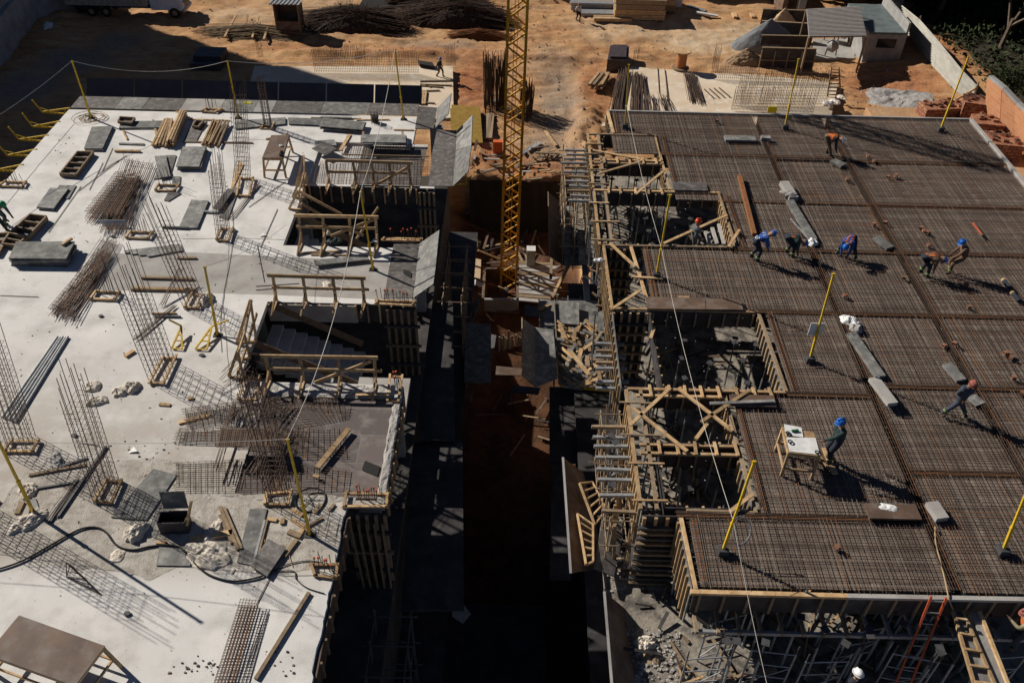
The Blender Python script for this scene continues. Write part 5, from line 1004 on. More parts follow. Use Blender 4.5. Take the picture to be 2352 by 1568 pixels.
# ---------------- things on and in the right deck
for i,(r,c,x0,y0,x1,y1,wd,h,m,lab) in enumerate([
 (1,3,1735,1140,1985,1145,.45,.10,PLYG,'pale grey board box on the far deck'),(1,3,2030,1140,2105,1145,.3,.16,PLYG,'short pale block on the far deck beam'),
 (1,4,720,1320,810,1365,.4,.1,PLYG,'small grey panel at the feet of the orange vested worker'),
 (2,3,1315,155,1590,160,.65,.05,PLY,'dark panel beyond the far open shaft'),
 (2,4,1070,575,1190,665,.36,.10,PLYG,'narrow grey panel beside the middle beam strip'),
 (3,4,1650,305,1770,440,.35,.10,PLYG,'grey plank piece left of the walking worker'),
 (3,4,1850,560,1930,630,.4,.05,PLYG,'grey panel right behind the walking worker'),
 (3,4,1040,455,1195,665,.34,.14,CONCD,'pale concrete board lying across the deck right of the blue helmet worker'),
 (4,4,1520,115,1610,250,.36,.16,CONCD,'short pale concrete block on the near deck beam'),
 (2,4,370,280,560,600,.33,.12,PLYG,'long grey plank leading down to the silver sack'),
 (2,4,320,140,400,270,.38,.2,CONCD,'concrete lump covered block at the top of the long plank'),
 (3,4,870,60,1110,415,.33,.13,PLYG,'long grey plank below the white sack in the deck centre'),
 (2,4,-40,80,80,560,.16,.16,RUSTB,'long bright rusty steel beam lying on the deck'),
 (2,4,380,420,530,590,.05,.05,STEEL,'thin pale strip beside the long grey plank'),
 (3,3,480,200,630,390,.12,.06,WOOD,'pale lath across the timber offcut heap'),
 (3,4,655,985,740,1195,.16,.05,WOOD,'plank under the feet of the worker at the table'),
 (3,4,620,1060,690,1150,.07,.05,WOOD,'thin lath right of the drawing table'),
 (2,3,1355,1057,1445,1060,.10,.04,WOOD,'small lath on the dark board at the deck tongue'),
 (2,3,1535,1130,1655,1152,.10,.04,WOOD,'lower lath of two on the dark deck tongue board'),
 (2,3,1570,1125,1690,1138,.12,.04,WOOD,'upper lath of two on the dark deck tongue board'),
 (2,3,975,893,1230,908,.09,.05,WOOD,'batten reaching onto the deck tongue beside the yellow post'),
 (4,4,1080,140,1160,145,.06,.05,WOODO,'small batten on the dark near deck panel'),(4,4,1255,160,1280,135,.07,.04,WOOD,'tiny offcut at the right of the near deck panel'),
 (4,4,1095,150,1120,185,.04,.03,WOOD,'tiny lath at the left of the near deck panel')]):
    a=TZ(r,c,x0,y0,.09);b=TZ(r,c,x1,y1,.09); board(lab,a,b,wd,h,m,grp='boards on the deck',z=(.15 if 'helmet worker' in lab or 'laths' in lab else 0))
def dpanel(lab,q,r,c,m,z=.1,th=.05): return tag(G().prism([TZ(r,c,x,y,z+th) for x,y in q],th,m).out('plywood_sheet'),lab,'panel','plywood panels on the deck')
dpanel('long dark board along the near side of the deck tongue',[(1090,1050),(1860,1068),(1890,1155),(1105,1148)],2,3,PLYB)
dpanel('dark panel lying over the corner of the X-braced shaft',[(1775,540),(2140,548),(2160,640),(1790,630)],3,3,PLYB,.12)
dpanel('dark panel holding papers near the front deck beam',[(980,100),(1400,108),(1455,230),(1030,220)],4,4,PLYB,.14,.07)
dpanel('pale narrow panel beside the stair forms in the far shaft',[(1590,520),(1620,520),(1625,620),(1600,620)],2,3,CONCD,-.1)
sack('silver white sack at the lower end of the long grey plank',2,4,560,615,.22,.26,.34,m=WHITE,z0=.1,seed=31,grp='sacks on the deck')
sack('white sack in the deck centre lying with a grey bag',3,4,865,-55,.26,.42,.3,m=WHITE,z0=.1,seed=32,grp='sacks on the deck')
sack('grey sack touching the white sack in the deck centre',3,4,915,10,.25,.25,.28,m=CONCD,z0=.1,seed=33,grp='sacks on the deck')
sack('rubble heap on the block at the top of the long plank',2,4,365,205,.22,.4,.15,m=CONCD,z0=.3,seed=34,grp='sacks on the deck',name='rubble_heap',cat='rubble')
sack('crumpled white paper on the dark near deck panel',4,4,1180,135,.28,.16,.10,m=WHITE,z0=.2,seed=35,grp='sacks on the deck')
sack('small white rag on the left edge beam of the deck tongue shaft',2,3,712,755,.13,.22,.2,m=WHITE,z0=.05,seed=36,grp='sacks on the deck')
CLB=mat('dusty_clay',(.26,.13,.08),(.19,.095,.06),6)
def clay(lab,r,c,x,y,n=1):
    for k in range(n):
        p=TZ(r,c,x,y,.08)+V((R(-.25,.25)*(n>1),R(-.2,.2)*(n>1),0)); e=empty('clay_block',p,lab,'clay block','clay spacer blocks on the deck'); g=G(); a=R(0,3); ux=V((math.cos(a),math.sin(a),0))*.065; uy=V((-ux.y,ux.x,0))
        for s in(-1,1): g.beam(p+ux*s-uy*.9+V((0,0,.06)),p+ux*s+uy*.9+V((0,0,.06)),.02,.10,CLB)
        g.beam(p-ux+V((0,0,.015)),p+ux+V((0,0,.015)),.13,.02,CLB); g.beam(p-ux+V((0,0,.12)),p+ux+V((0,0,.10)),.13,.02,CLB); g.out('block_shell',e)
CB=[(1,4,1062,1325,1,'on the deck right of the orange vested worker'),(1,4,1745,1288,1,'smallest at the far right deck'),(1,4,1215,1445,3,'in the loose trio at the far middle deck'),(1,4,842,1475,1,'beside the middle beam strip, far one'),(1,4,1010,1285,1,'behind the orange vested worker'),(2,4,1055,470,1,'left of the beam strip beyond the narrow grey panel'),(2,4,1150,455,1,'right of the beam strip beyond the narrow grey panel'),(2,4,1500,520,3,'in the trio behind the orange harness worker'),(2,4,1505,640,1,'right behind the bent orange harness worker'),(2,4,1305,905,1,'where the blue jacket worker shadow meets the beam'),(2,4,1835,1145,1,'alone at the right middle deck'),(2,4,820,1050,1,'in the deck centre left of the beam'),(3,4,1630,155,1,'left of the beam above the walking worker'),(3,4,1715,135,1,'right of the beam above the walking worker'),(3,4,2195,240,3,'in the group at the right frame edge'),(3,4,2200,415,1,'below the group at the right frame edge'),(3,4,2265,540,1,'cut by the right frame edge'),(4,4,755,470,1,'dark one alone on the near deck bay'),(1,3,1672,995,1,'at the far left deck bay'),(2,4,1810,960,1,'in the long shadow of the standing worker')]
for r,c,x,y,n,lab in CB: clay('hollow clay block '+lab,r,c,x,y,n)
for i,(x,y,lab) in enumerate(((2125,925,'upper pale roll lying at the right deck in the worker shadow'),(2200,1030,'lower pale roll lying at the right deck in the worker shadow'))):
    a=TZ(2,4,x-12,y-15,.15); b=TZ(2,4,x+50,y+55,.15); tag(G().tube(a,b,.08,DK,10).tube(a,a+(b-a)*.18,.085,WOOD,10).out('tool_roll'),lab,'roll','rolls on the deck')
a=TZ(2,4,1870,450,.14);b=TZ(2,4,1945,545,.14); tag(G().tube(a,b,.035,REDO,8).tube(b,b+(b-a)*.1,.05,DSTEEL,8).out('red_bar'),'small red bar lying at the right of the deck','bar')
curve([TZ(4,4,x,y,z) for x,y,z in[(1560,290,.1),(1565,420,.1),(1600,560,.1),(1640,720,.1),(1670,860,.12),(1700,950,-.2),(1780,1120,-1.1),(1900,1400,-2.2),(1960,1600,-2.8)]],.018,BROPE,'hanging_rope','tan rope running over the near deck edge beside the red ladder','rope')
g=G()
for k in range(900):
    x=R(5,21);y=R(13,38.5); s_=R(.006,.02); g.box(x,x+s_*2,y,y+s_*2,.003,.012,CONCW)
tag(g.out('deck_crumbs'),'pale crumbs scattered over the dark deck','debris',kind='stuff')
# timbers spanning the shafts
def hb3(r,c,x0,y0,x1,y1,z=.16,z2=None): return TZ(r,c,x0,y0,z),TZ(r,c,x1,y1,z if z2 is None else z2)
for i,(r,c,x0,y0,x1,y1,lab,z2) in enumerate([(3,3,960,800,1290,495,'brace crossing the X-braced shaft from its left rim to the far rim',None),(3,3,985,655,1430,1010,'brace crossing the X-braced shaft from left rim to near rim',None),(3,3,1355,495,1800,845,'brace crossing the X-braced shaft from far rim to right rim',None),(3,3,1545,770,1940,510,'brace over the right corner of the X-braced shaft',None),(3,3,1500,910,1630,735,'short brace dropping into the X-braced shaft',-1.0),
 (3,3,1775,1505,1965,1360,'short brace across the near shaft corner by the yellow post',None),(1,3,660,1232,1045,1305,'upper brace in the farthest left shaft',None),(1,3,700,1425,1045,1325,'middle brace in the farthest left shaft',None),(1,3,1010,1590,1245,1395,'lower brace of the farthest left shafts',None),
 (2,3,800,620,1005,810,'brace at the far end of the narrow shaft',None),(2,3,825,1150,1045,1005,'brace at the near end of the narrow shaft',None),(2,3,1240,620,1755,390,'long plank rising behind the red helmeted worker',None),(2,3,1765,650,1855,510,'short plank at the near right corner of the far shaft',None),(2,3,1130,1400,1160,1300,'short upright board in the large near shaft',-.2),
 (3,3,1615,620,2140,600,'pale thin plank on the dark panel of the X-braced shaft',.22)]):
    a,b=hb3(r,c,x0,y0,x1,y1,.16,z2); board(lab,a,b,.11,.05,WOOD if i<14 else PLYG,name='timber_brace',cat='brace',grp='timber braces over the shafts')
SFE=empty('stair_form',TZ(2,3,1600,600,-.6),'pale slatted stair form behind the red helmeted worker','formwork')
for k in range(4): a,b=hb3(2,3,1580+55*k,520-30*k,1620+55*k,625,-.35-.1*k); G().beam(a,b,.14,.08,CONCD).out('slat',SFE)
# joists sticking out at the left side
jl=[]
for k,y in enumerate([36.3,35.9,35.5,35.1,34.7,34.3,33.9,33.5,33.1,32.7,32.3,31.9]): jl.append((2.15+R(-.1,.25),3.35,y,-.62))
for y in (805,890,965,1055,1150,1235,1365,1490):
    a=TZ(3,3,650+ (y-805)*.12,y,-.7); jl.append((a.x,3.6,a.y,-.7))
for k,y in enumerate((1375,1435,1480,1530,1580,1690,1740)): a=TZ(3,3,660,y-1250,-.65); jl.append((a.x+.1,3.5,a.y,-.65))
jo=None
for x0,x1,y,z in jl:
    tag(G().beam((x0,y,z),(x1+.4,y+R(-.06,.06),z),.09,.10,STEEL if random.random()<.8 else WOODO).out('protruding_joist'),'grey joist end sticking out of the left side of the dark deck','joist','joist ends along the left deck side')
# props and shoring frames below
pr=empty('shoring_prop',(5,30,-3.1),'slim grey steel prop standing under the dark deck','prop','shoring props under the deck')
g=G(); o_=V(pr['_o']); g.tube(o_,o_+V((0,0,1.6)),.035,STEEL,6); g.tube(o_+V((0,0,1.5)),o_+V((0,0,2.45)),.025,DSTEEL,6); g.out('tube',pr); g=G(); g.box(4.92,5.08,29.92,30.08,-3.1,-3.09,DSTEEL); g.out('foot_plate',pr); G().box(4.9,5.1,29.9,30.1,-.66,-.64,DSTEEL).out('head_plate',pr)
P_=[]
for x0,x1,y0,y1 in ((3.5,6.6,32,36.4),(3.6,8.6,27.9,31.5),(4.9,8.8,20,23.6),(4.4,6.8,15.2,19.4)):
    x=x0
    while x<x1:
        y=y0
        while y<y1:
            if random.random()<.9: P_.append((x+R(-.15,.15),y+R(-.15,.15)))
            y+=.95
        x+=.95
for k in range(44): P_.append((R(4.6,13.2),R(11.2,14.5)))
for k in range(16): P_.append((R(2.95,3.6),R(15,36.5)))
pr.location=(P_[0][0],P_[0][1],-3.1)
for x,y in P_[1:]: dup(pr,(x,y,-3.1)).rotation_euler=(R(-.03,.03),R(-.03,.03),R(0,3))
def sframe(p,w,h,yaw,lab):
    e=empty('shoring_tower',p,lab,'shoring tower','shoring towers'); ux=V((math.cos(yaw),math.sin(yaw),0)); g=[]
    for s in(0,1):
        a=V(p)+ux*w*s; G().tube(a,a+V((0,0,h)),.025,STEEL,6).out('upright',e)
        G().tube(a+V((0,0,h)),a+V((0,0,h+.35)),.018,DSTEEL,6).out('jack',e)
    for t in(.08,.35,.65,.97): G().tube(V(p)+V((0,0,h*t)),V(p)+ux*w+V((0,0,h*t)),.02,STEEL,5).out('rung',e)
    G().tube(V(p)+V((0,0,h*.1)),V(p)+ux*w+V((0,0,h*.62)),.016,STEEL,5).out('diagonal',e)
for i,(x,y,yaw) in enumerate([(4.6,11.3,.1),(6.3,11.6,-.1),(5.3,12.3,.3),(7.6,11.3,0.05),(8.8,12.1,.2),(9.9,11.6,-.2),(12.2,11.5,.1)]):
    sframe((x,y,-3.1),1.1,1.9,yaw,'grey shoring frame below the near deck edge, '+['leftmost','second from the left, nearer','standing behind the leftmost','in the middle before the shade','behind the middle one','left of the red ladder','right of the red ladder'][i])
g=G()
for x0,x1,y0,y1,n,z in ((3.5,9.5,28,33,70,-3.08),(4.9,9.6,20,25,60,-3.08),(4.4,7.5,15.2,20.5,70,-3.08),(4.2,9,11.2,15,70,-3.08),(9,13,11,15,80,-3.08),(3.5,6.5,32,36.5,40,-3.08)):
    for k in range(n):
        a=V((R(x0,x1),R(y0,y1),z+R(0,.12))); t=R(0,3.14); L=R(.2,1.3); g.beam(a,a+V((math.cos(t)*L,math.sin(t)*L,R(0,.2))),R(.04,.1),.04,random.choice((WOODO,WOODO,WOODO,PLYD,PLYD,PLYB,RUST,WOOD)))
tag(g.out('timber_litter'),'heaps of timber and steel litter on the floor under the dark deck','debris',kind='stuff')
g=G()
for x in [4.9+.55*k for k in range(16)]: g.beam((x,11.9,-1.0),(x+R(-.05,.1),13.4,-1.0),.08,.12,STEEL if x>9 else WOODO)
for z,y in((-1.1,12.0),(-1.15,12.9)): g.beam((4.8,y,z),(13.4,y,z-.02),.08,.12,STEEL)
g.out('deck_joists',RB)
# red ladder and leaning form boards at the near right
def ladder(lab,a,b,w,n,m,rm,name='ladder',wd=.05):
    a=V(a);b=V(b); d=(b-a); s=d.cross(V((0,1,.3))).normalized()*w/2; e=empty(name,a,lab,name.replace('_',' '))
    for k in(-1,1): G().beam(a+s*k,b+s*k,wd,.08,m).out('rail',e)
    for i in range(n): c_=a.lerp(b,(i+.6)/n); G().tube(c_-s,c_+s,.018,rm,6).out('rung',e)
    return e
a=up_at(V((10.45,11.25,-3.1)),*tpx(4,4,1445,1560)); ladder('tall red orange ladder leaning against the near deck edge',V((10.15,10.9,-3.1)),V((10.78,12.28,.28)),.42,11,REDO,STEEL)
e=empty('leaning_form',(12,11,-3),'long timber beam side form leaning below the near deck edge','formwork','leaning side forms')
A=[TZ(4,4,1700,985,-.35),TZ(4,4,1775,985,-.35),TZ(4,4,2065,1640,-.7),TZ(4,4,1890,1640,-.7)]; G().prism(A,.03,PLYG).out('board_face',e)
for p,q in((A[0],A[3]),(A[1],A[2])): G().beam(p+V((0,0,.05)),q+V((0,0,.05)),.07,.09,WOOD).out('rail',e)
for t in(.1,.3,.5,.7,.9): G().beam(A[0].lerp(A[3],t)+V((0,0,.08)),A[1].lerp(A[2],t+.03)+V((0,0,.08)),.06,.07,WOOD).out('crosspiece',e)
e=empty('leaning_form',(12.6,11,-3),'weathered second side form right of the timber one, near the right frame edge','formwork','leaning side forms')
A=[TZ(4,4,1855,990,-.35),TZ(4,4,1905,990,-.35),TZ(4,4,2160,1640,-.7),TZ(4,4,2085,1640,-.7)]; G().prism(A,.22,CONCW).out('board_face',e); G().beam(A[1]+V((.04,0,.04)),A[2]+V((.04,0,.04)),.08,.08,WOOD).out('rail',e)
# plywood trays hanging on the left side of the right building
def rtray(lab,flat,raised,r,c,m1=PLYG,m2=PLYB,th=.03):
    e=empty('protection_tray',flat[0],lab,'protection tray','plywood protection trays'); G().prism(flat,th,m1).out('flat_panel',e)
    G().prism(raised,th,m2).out('raised_panel',e)
    g=G(); a,b=raised[0],raised[-1]
    g.beam(raised[1],raised[2],.03,.06,WOODO); g.out('edge_batten',e); return e
z=-4.3
rtray('dark upturned tray hanging beside the far shafts in the trench',[W(1295,470,z),W(1342,484,z),W(1350,610,z),W(1296,610,z)],[W(1295,470,z),W(1259,441,z+.9),W(1262,588,z+.9),W(1296,610,z)],0,0)
z=-2.9
rtray('grey tray with banded shadows in the middle of the trench',[W(1229,751,z),W(1271,757,z),W(1281,868,z),W(1231,888,z)],[W(1229,751,z),W(1199,730,z+.75),W(1201,863,z+.75),W(1231,888,z)],0,0,PLYG,PLY)
z=-3.3
e=rtray('tray holding the timber offcut heap beside the dark column forms',[W(1275,690,z),W(1400,690,z),W(1400,883,z),W(1285,883,z)],[W(1275,700,z),W(1273,690,z+.1),W(1284,880,z+.1),W(1285,883,z)],0,0,PLYG,PLY)
G().beam(W(1285,885,z-.1),W(1400,897,z-.1),.06,.10,YEL).out('yellow_edge_beam',e)
z=-2.2
rtray('grey tray panel below the corrugated sheets beside the trench box',[W(1240,690,z-2),W(1272,690,z-2),W(1275,760,z-2),W(1243,765,z-2)],[W(1240,690,z-2),W(1238,686,z-1.9),W(1241,765,z-1.9),W(1243,765,z-2)],0,0)
z=-3.2
e=empty('protection_tray',W(1340,1150,z),'tall brown upturned tray with ladder-like frames near the front shafts','protection tray','plywood protection trays')
A=[W(1293,1050,z+1.0),W(1340,1085,z),W(1392,1300,z),W(1311,1316,z+1.0)]; G().prism(A,.03,PLYB).out('raised_panel',e); G().beam(A[0],A[3],.03,.07,CONCW,up=(1,0,0)).out('edge_batten',e)
def lad2(lab,P4,n,z,m=WOOD):
    a,b,c_,d=[W(x,y,z+k) for x,y,k in P4]; e=empty('battened_ladder',a,lab,'formwork','battened frames on the brown tray'); G().beam(a,d,.06,.09,m).out('rail',e); G().beam(b,c_,.06,.09,m).out('rail',e)
    for k in range(n+1): t=k/n; G().beam(a.lerp(d,t),b.lerp(c_,t),.05,.07,m).out('crosspiece',e)
lad2('upper battened frame lying on the brown tray',[(1331,1110,.75),(1360,1107,.5),(1392,1170,.4),(1366,1205,.7)],5,z)
lad2('lower battened frame lying on the brown tray',[(1326,1180,.85),(1362,1205,.8),(1362,1290,.8),(1346,1296,.9)],6,z)
A=[W(1386,1178,z+.75),W(1436,1205,z+.5),W(1410,1322,z+.5),W(1364,1303,z+.75)]; tag(G().prism(A,.06,PLY).out('plywood_sheet'),'thick grey panel leaning beside the battened frames','panel','plywood panels in the trench')
A=[W(1388,1358,z+.9),W(1440,1400,z),W(1474,1575,z),W(1406,1580,z+.9)]; e=empty('protection_tray',A[1],'brown upturned tray along the rubble at the bottom middle','protection tray','plywood protection trays'); G().prism(A,.03,PLYB).out('raised_panel',e); G().beam(A[0],A[3],.03,.07,CONCW,up=(1,0,0)).out('edge_batten',e)
# rubble on the lower floor near the front
g=G()
for k in range(700):
    x,y=R(2.95,4.9),R(10.5,13.2); x,y=(x,y) if random.random()<.75 else (R(2.9,3.6),R(14.4,18.5)); s_=R(.015,.08)*R(.4,1); z=-3.1; g.prism([V((x+math.cos(a)*s_*R(.7,1.2),y+math.sin(a)*s_*R(.7,1.2),z+s_*R(.8,1.3))) for a in(0,1.3,2.5,3.7,5)],s_*1.2,CONCD if random.random()<.8 else CONCW)
tag(g.out('concrete_rubble'),'grey concrete rubble spread on the lower floor at the bottom middle','rubble',kind='stuff')
sack('large pale sack on the rubble at the bottom middle',4,3,1090,1260,.4,.3,.4,z0=-3.1,seed=41,grp='sacks below the deck'); sack('brown crumpled bag below the large pale sack on rubble',4,3,1120,1340,.4,.25,.2,m=WOODO,z0=-3.1,seed=42,grp='sacks below the deck')
# offcut heap
g=None; hp_=W(1340,815,-3.3)
for k in range(95):
    a=hp_+V((R(-.75,.75),R(-1.9,1.6),.03)); a.z+=max(0,.45-.25*abs(a.y-hp_.y))*random.random(); t=R(0,3.14); L=R(.25,.8)
    tag(G().beam(a,a+V((math.cos(t)*L,math.sin(t)*L,R(-.03,.12))),R(.06,.16),R(.025,.06),random.choice((WOOD,WOOD,WOODO,PLYG))).out('timber_offcut'),'short timber offcut in the heap on the trench-side tray','offcut','offcuts heaped on the tray')

# dim working platforms that narrow the trench
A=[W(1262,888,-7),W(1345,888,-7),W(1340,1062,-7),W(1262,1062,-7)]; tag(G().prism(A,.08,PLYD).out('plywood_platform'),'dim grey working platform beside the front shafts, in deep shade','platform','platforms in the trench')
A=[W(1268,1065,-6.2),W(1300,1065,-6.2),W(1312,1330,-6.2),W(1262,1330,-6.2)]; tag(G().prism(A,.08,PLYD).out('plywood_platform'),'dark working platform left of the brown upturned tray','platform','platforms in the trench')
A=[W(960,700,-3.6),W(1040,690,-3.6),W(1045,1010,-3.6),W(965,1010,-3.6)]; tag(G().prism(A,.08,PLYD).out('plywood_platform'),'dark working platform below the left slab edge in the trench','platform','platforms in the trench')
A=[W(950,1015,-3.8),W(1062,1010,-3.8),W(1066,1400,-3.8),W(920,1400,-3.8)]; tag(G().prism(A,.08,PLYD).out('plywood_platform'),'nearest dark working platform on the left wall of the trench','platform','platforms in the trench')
# ---------------- trench
z=-16.0
e=empty('concrete_pit',W(1150,650,z-3),'dark open topped concrete box around the foot of the yellow crane','pit')
A=[W(1110,614,z),W(1192,614,z),W(1192,688,z),W(1106,688,z)]
for i,(a,b) in enumerate(zip(A,A[1:]+A[:1])): G().prism([a,b,b-V((0,0,4)),a-V((0,0,4))],.18,CONCW if i==2 else PLYB).out('pit_wall',e)
p=W(1184,702,z-.9)+V((0,-.25,0)); G().box(p.x-.18,p.x+.18,p.y-.02,p.y,p.z-.2,p.z+.2,mat('dull_yellow',(.5,.45,.03))).out('yellow_sign',e)
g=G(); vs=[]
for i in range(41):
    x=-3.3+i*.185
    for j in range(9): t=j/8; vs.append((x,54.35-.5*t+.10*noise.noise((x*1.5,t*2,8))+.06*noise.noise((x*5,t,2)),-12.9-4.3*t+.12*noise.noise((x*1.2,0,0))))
g.add(vs,[(i*9+j,i*9+j+1,(i+1)*9+j+1,(i+1)*9+j) for i in range(40) for j in range(8)],TARP); tag(g.out('shade_sheet',None,True),'black sheet added to darken the shaded far cut face of the trench','sheeting')  # added sheet, its black stands in for shade on the cut face
# tower crane mast
B=W(1167,672,-17.2); Mx,My=B.x,B.y+.55; e=empty('tower_crane_mast',(Mx,My,-17.2),'tall amber lattice tower crane mast rising from the trench','crane')
hw=.52; zt=16.0
tpp=up_at(V((Mx,My,0)),1188.5,40); lean=V(((tpp.x-Mx)/(tpp.z+17.2),(tpp.y-My)/(tpp.z+17.2)*0,1))
def mp_(sx,sy,z): return V((Mx+sx*hw,My+sy*hw,-17.2))+lean*(z+17.2)
for sx in(-1,1):
    for sy in(-1,1): G().beam(mp_(sx,sy,-17.2),mp_(sx,sy,zt),.15,.15,AMB,up=(0,1,0)).out('chord',e)
bay=1.55
for f_,(a,b) in enumerate((((-1,-1),(1,-1)),((-1,1),(1,1)),((-1,-1),(-1,1)),((1,-1),(1,1)))):
    z=-17.1;k=0; g=G()
    while z<zt-.1:
        h=bay/2; p,q=(a,b) if k%2==0 else (b,a); g.beam(mp_(*p,z),mp_(*q,min(z+h,zt)),.085,.085,AMB)
        z+=h;k+=1
    g.out('lattice_face',e)
g=G()
for s in(-.18,.18): g.tube(mp_(-.1+s,.5,-17),mp_(-.1+s,.5,zt),.022,AMB,5)
z=-16.8
while z<zt: g.tube(mp_(-.28,.5,z),mp_(.08,.5,z),.014,AMB,4); z+=.3
g.out('mast_ladder',e)
# sheets beside the pit
z=-15.9; A=[W(1192,600,z),W(1262,603,z),W(1272,700,z),W(1192,692,z)]
for k in range(11):
    t0=k/11;t1=(k+.8)/11; q=[A[0].lerp(A[3],t0),A[1].lerp(A[2],t0)+V((R(0,.7),0,0)),A[1].lerp(A[2],t1)+V((R(0,.7),0,0)),A[0].lerp(A[3],t1)]
    tag(G().prism([p+V((0,0,R(0,.05))) for p in q],.08,CONCD if k%3 else WOODO).out('scaffold_plank'),'pale plank in the row beside the crane pit','plank','planks laid beside the crane pit')
for i,(x,y,lab) in enumerate(((1240,455,'farther'),(1220,571,'nearer'))):
    z=-14.6; p=W(x,y,z); tag(G().box(p.x-.28,p.x+.28,p.y-.28,p.y+.28,-19.6,p.z,CONCW).box(p.x-.30,p.x+.30,p.y-.30,p.y+.30,p.z,p.z+.03,CONC).out('concrete_stub'),lab+' concrete stub column with painted sunlit top, right of the crane mast','column','stub columns in the trench')  # sunlit tops painted in as a paler cap
def litter(name,lab,x0,x1,y0,y1,zf,n,ms,L=(.5,2.2),w=(.05,.2)):
    g=G()
    for k in range(n):
        a=V((R(x0,x1),R(y0,y1),0)); a.z=zf(a.x,a.y)+R(.03,.5); t=random.choice((0,1.57))+R(-.5,.5); l=R(*L); g.beam(a,a+V((math.cos(t)*l,math.sin(t)*l,R(-.1,.3))),R(*w),.06,random.choice(ms))
    return tag(g.out(name),lab,'debris',kind='stuff')
litter('trench_litter','boards and bars scattered across the trench floor',-3.0,3.6,33,52,gh,90,(WOODO,PLYD,PLYB,RUST))
sc=None
def scaff(lab,x0,x1,y0,y1,z0,z1,nx_,ny,nz,m=STEEL,r=.03):
    e=empty('scaffold',((x0+x1)/2,(y0+y1)/2,z0),lab,'scaffold','scaffold bays in the trench'); g=G()
    for i in range(nx_+1):
        for j in range(ny+1): x=x0+(x1-x0)*i/nx_; y=y0+(y1-y0)*j/ny; g.tube((x,y,z0),(x,y,z1+R(0,.4)),r,m,5)
    g.out('uprights',e); g=G()
    for k in range(nz+1):
        zz=z0+(z1-z0)*k/nz
        for j in range(ny+1): y=y0+(y1-y0)*j/ny; g.tube((x0-.2,y,zz),(x1+.2,y,zz+R(-.05,.05)),r*.8,m,5)
        for i in range(nx_+1): x=x0+(x1-x0)*i/nx_; g.tube((x,y0-.2,zz),(x,y1+.2,zz),r*.8,m,5)
    g.out('ledgers',e); g=G()
    for j in range(ny): y=y0+(y1-y0)*(j+.5)/ny; g.tube((x0,y0+(y1-y0)*j/ny,z0),(x0,y0+(y1-y0)*(j+1)/ny,z1),r*.7,m,5)
    g.out('braces',e); return e
scaff('dense grey scaffold beside the farthest shafts of the right building',2.2,3.2,32,36.5,-4.2,-.75,2,4,3,WOODO,.028)
scaff('scaffold tower left of the timber offcut heap',1.9,3.0,27.4,30.2,-7.5,-4.6,2,3,3)
scaff('scaffold along the front shafts of the right building',2.9,3.5,15.2,19.4,-3.1,-.8,1,4,2,WOODO,.025)
scaff('dim scaffold standing against the left building wall in the trench',-2.9,-2.1,28,32,-8,-3.2,1,4,6,WOODO,.03)
scaff('dark scaffold low on the left building wall near the bottom',-3.6,-2.6,9.5,13,-7.5,-2.4,1,4,4,DSTEEL,.035)
g=G()
for k in range(26):
    x=R(2.85,3.75); y=R(15,19.6); g.beam((x,y,R(-3,-2)),(x+R(-.1,.1),y+R(-1.2,1.2),R(-2,-.8)),.09,.05,random.choice((WOODO,WOOD,STEEL)))
tag(g.out('stacked_timbers'),'tangle of timbers behind the front scaffold','timber',kind='stuff')
e=empty('beam_form',W(1290,660,-4.5),'pair of long side forms framing the scaffold gap beside the narrow shaft','formwork')
G().beam(W(1310,600,-4.5),W(1268,686,-4.5),.12,.2,WOOD).out('side_board',e); G().beam(W(1343,610,-4.2),W(1352,735,-4.2),.25,.2,CONCW).out('side_board',e); G().beam(W(1365,600,-4.2),W(1368,735,-4.2),.12,.3,PLYD).out('side_board',e)
for k,(x,y,w_,z,m,lab) in enumerate(((1100,650,.3,-15.5,WHITE,'pale blue sheet lying left of the crane pit'),(1057,1405,.34,-12,WHITE,'pale torn sheet lying deep in the dark trench'))):
    p=W(x,y,z); tag(G().prism([p+V((-w_,w_*1.2,0)),p+V((-w_*.1,w_*1.6,0)),p+V((w_*1.3,-w_*.2,0)),p+V((w_*.4,-w_*1.5,0)),p+V((-w_*.9,-w_*.6,0))],.01,m).out('loose_sheet'),lab,'sheet','loose pale sheets')
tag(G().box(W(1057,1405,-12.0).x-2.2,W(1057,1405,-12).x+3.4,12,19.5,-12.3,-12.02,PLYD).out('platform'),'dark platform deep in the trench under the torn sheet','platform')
A=[W(1068,740,-6),W(1128,745,-6),W(1128,878,-6),W(1066,878,-6)]; tag(G().prism(A,.05,PLYG).out('plywood_sheet'),'dim grey panel platform left of the trench centre','panel','plywood panels in the trench')
A=[W(1082,700,-4.2),W(1099,682,-3.6),W(1100,700,-4),W(1085,740,-5)]; tag(G().prism(A,.03,PLYG).out('plywood_sheet'),'small lit corner of panel left of the crane foot','panel','plywood panels in the trench')
lumber2=None
for k in range(15):
    p=W(1147+3.9*k+(3 if k>8 else 0),826+R(-2,2),-18.9); h=1.6+.9*noise.noise((k*.7,1,1)); tag(G().beam(p,p+V((R(-.05,.05),.5,h)),.12,.06,WOODO if k%3 else CONCD,up=(0,1,0)).out('standing_plank'),'pale plank end in the standing row deep in the lit part of the trench','plank','standing planks deep in the trench')
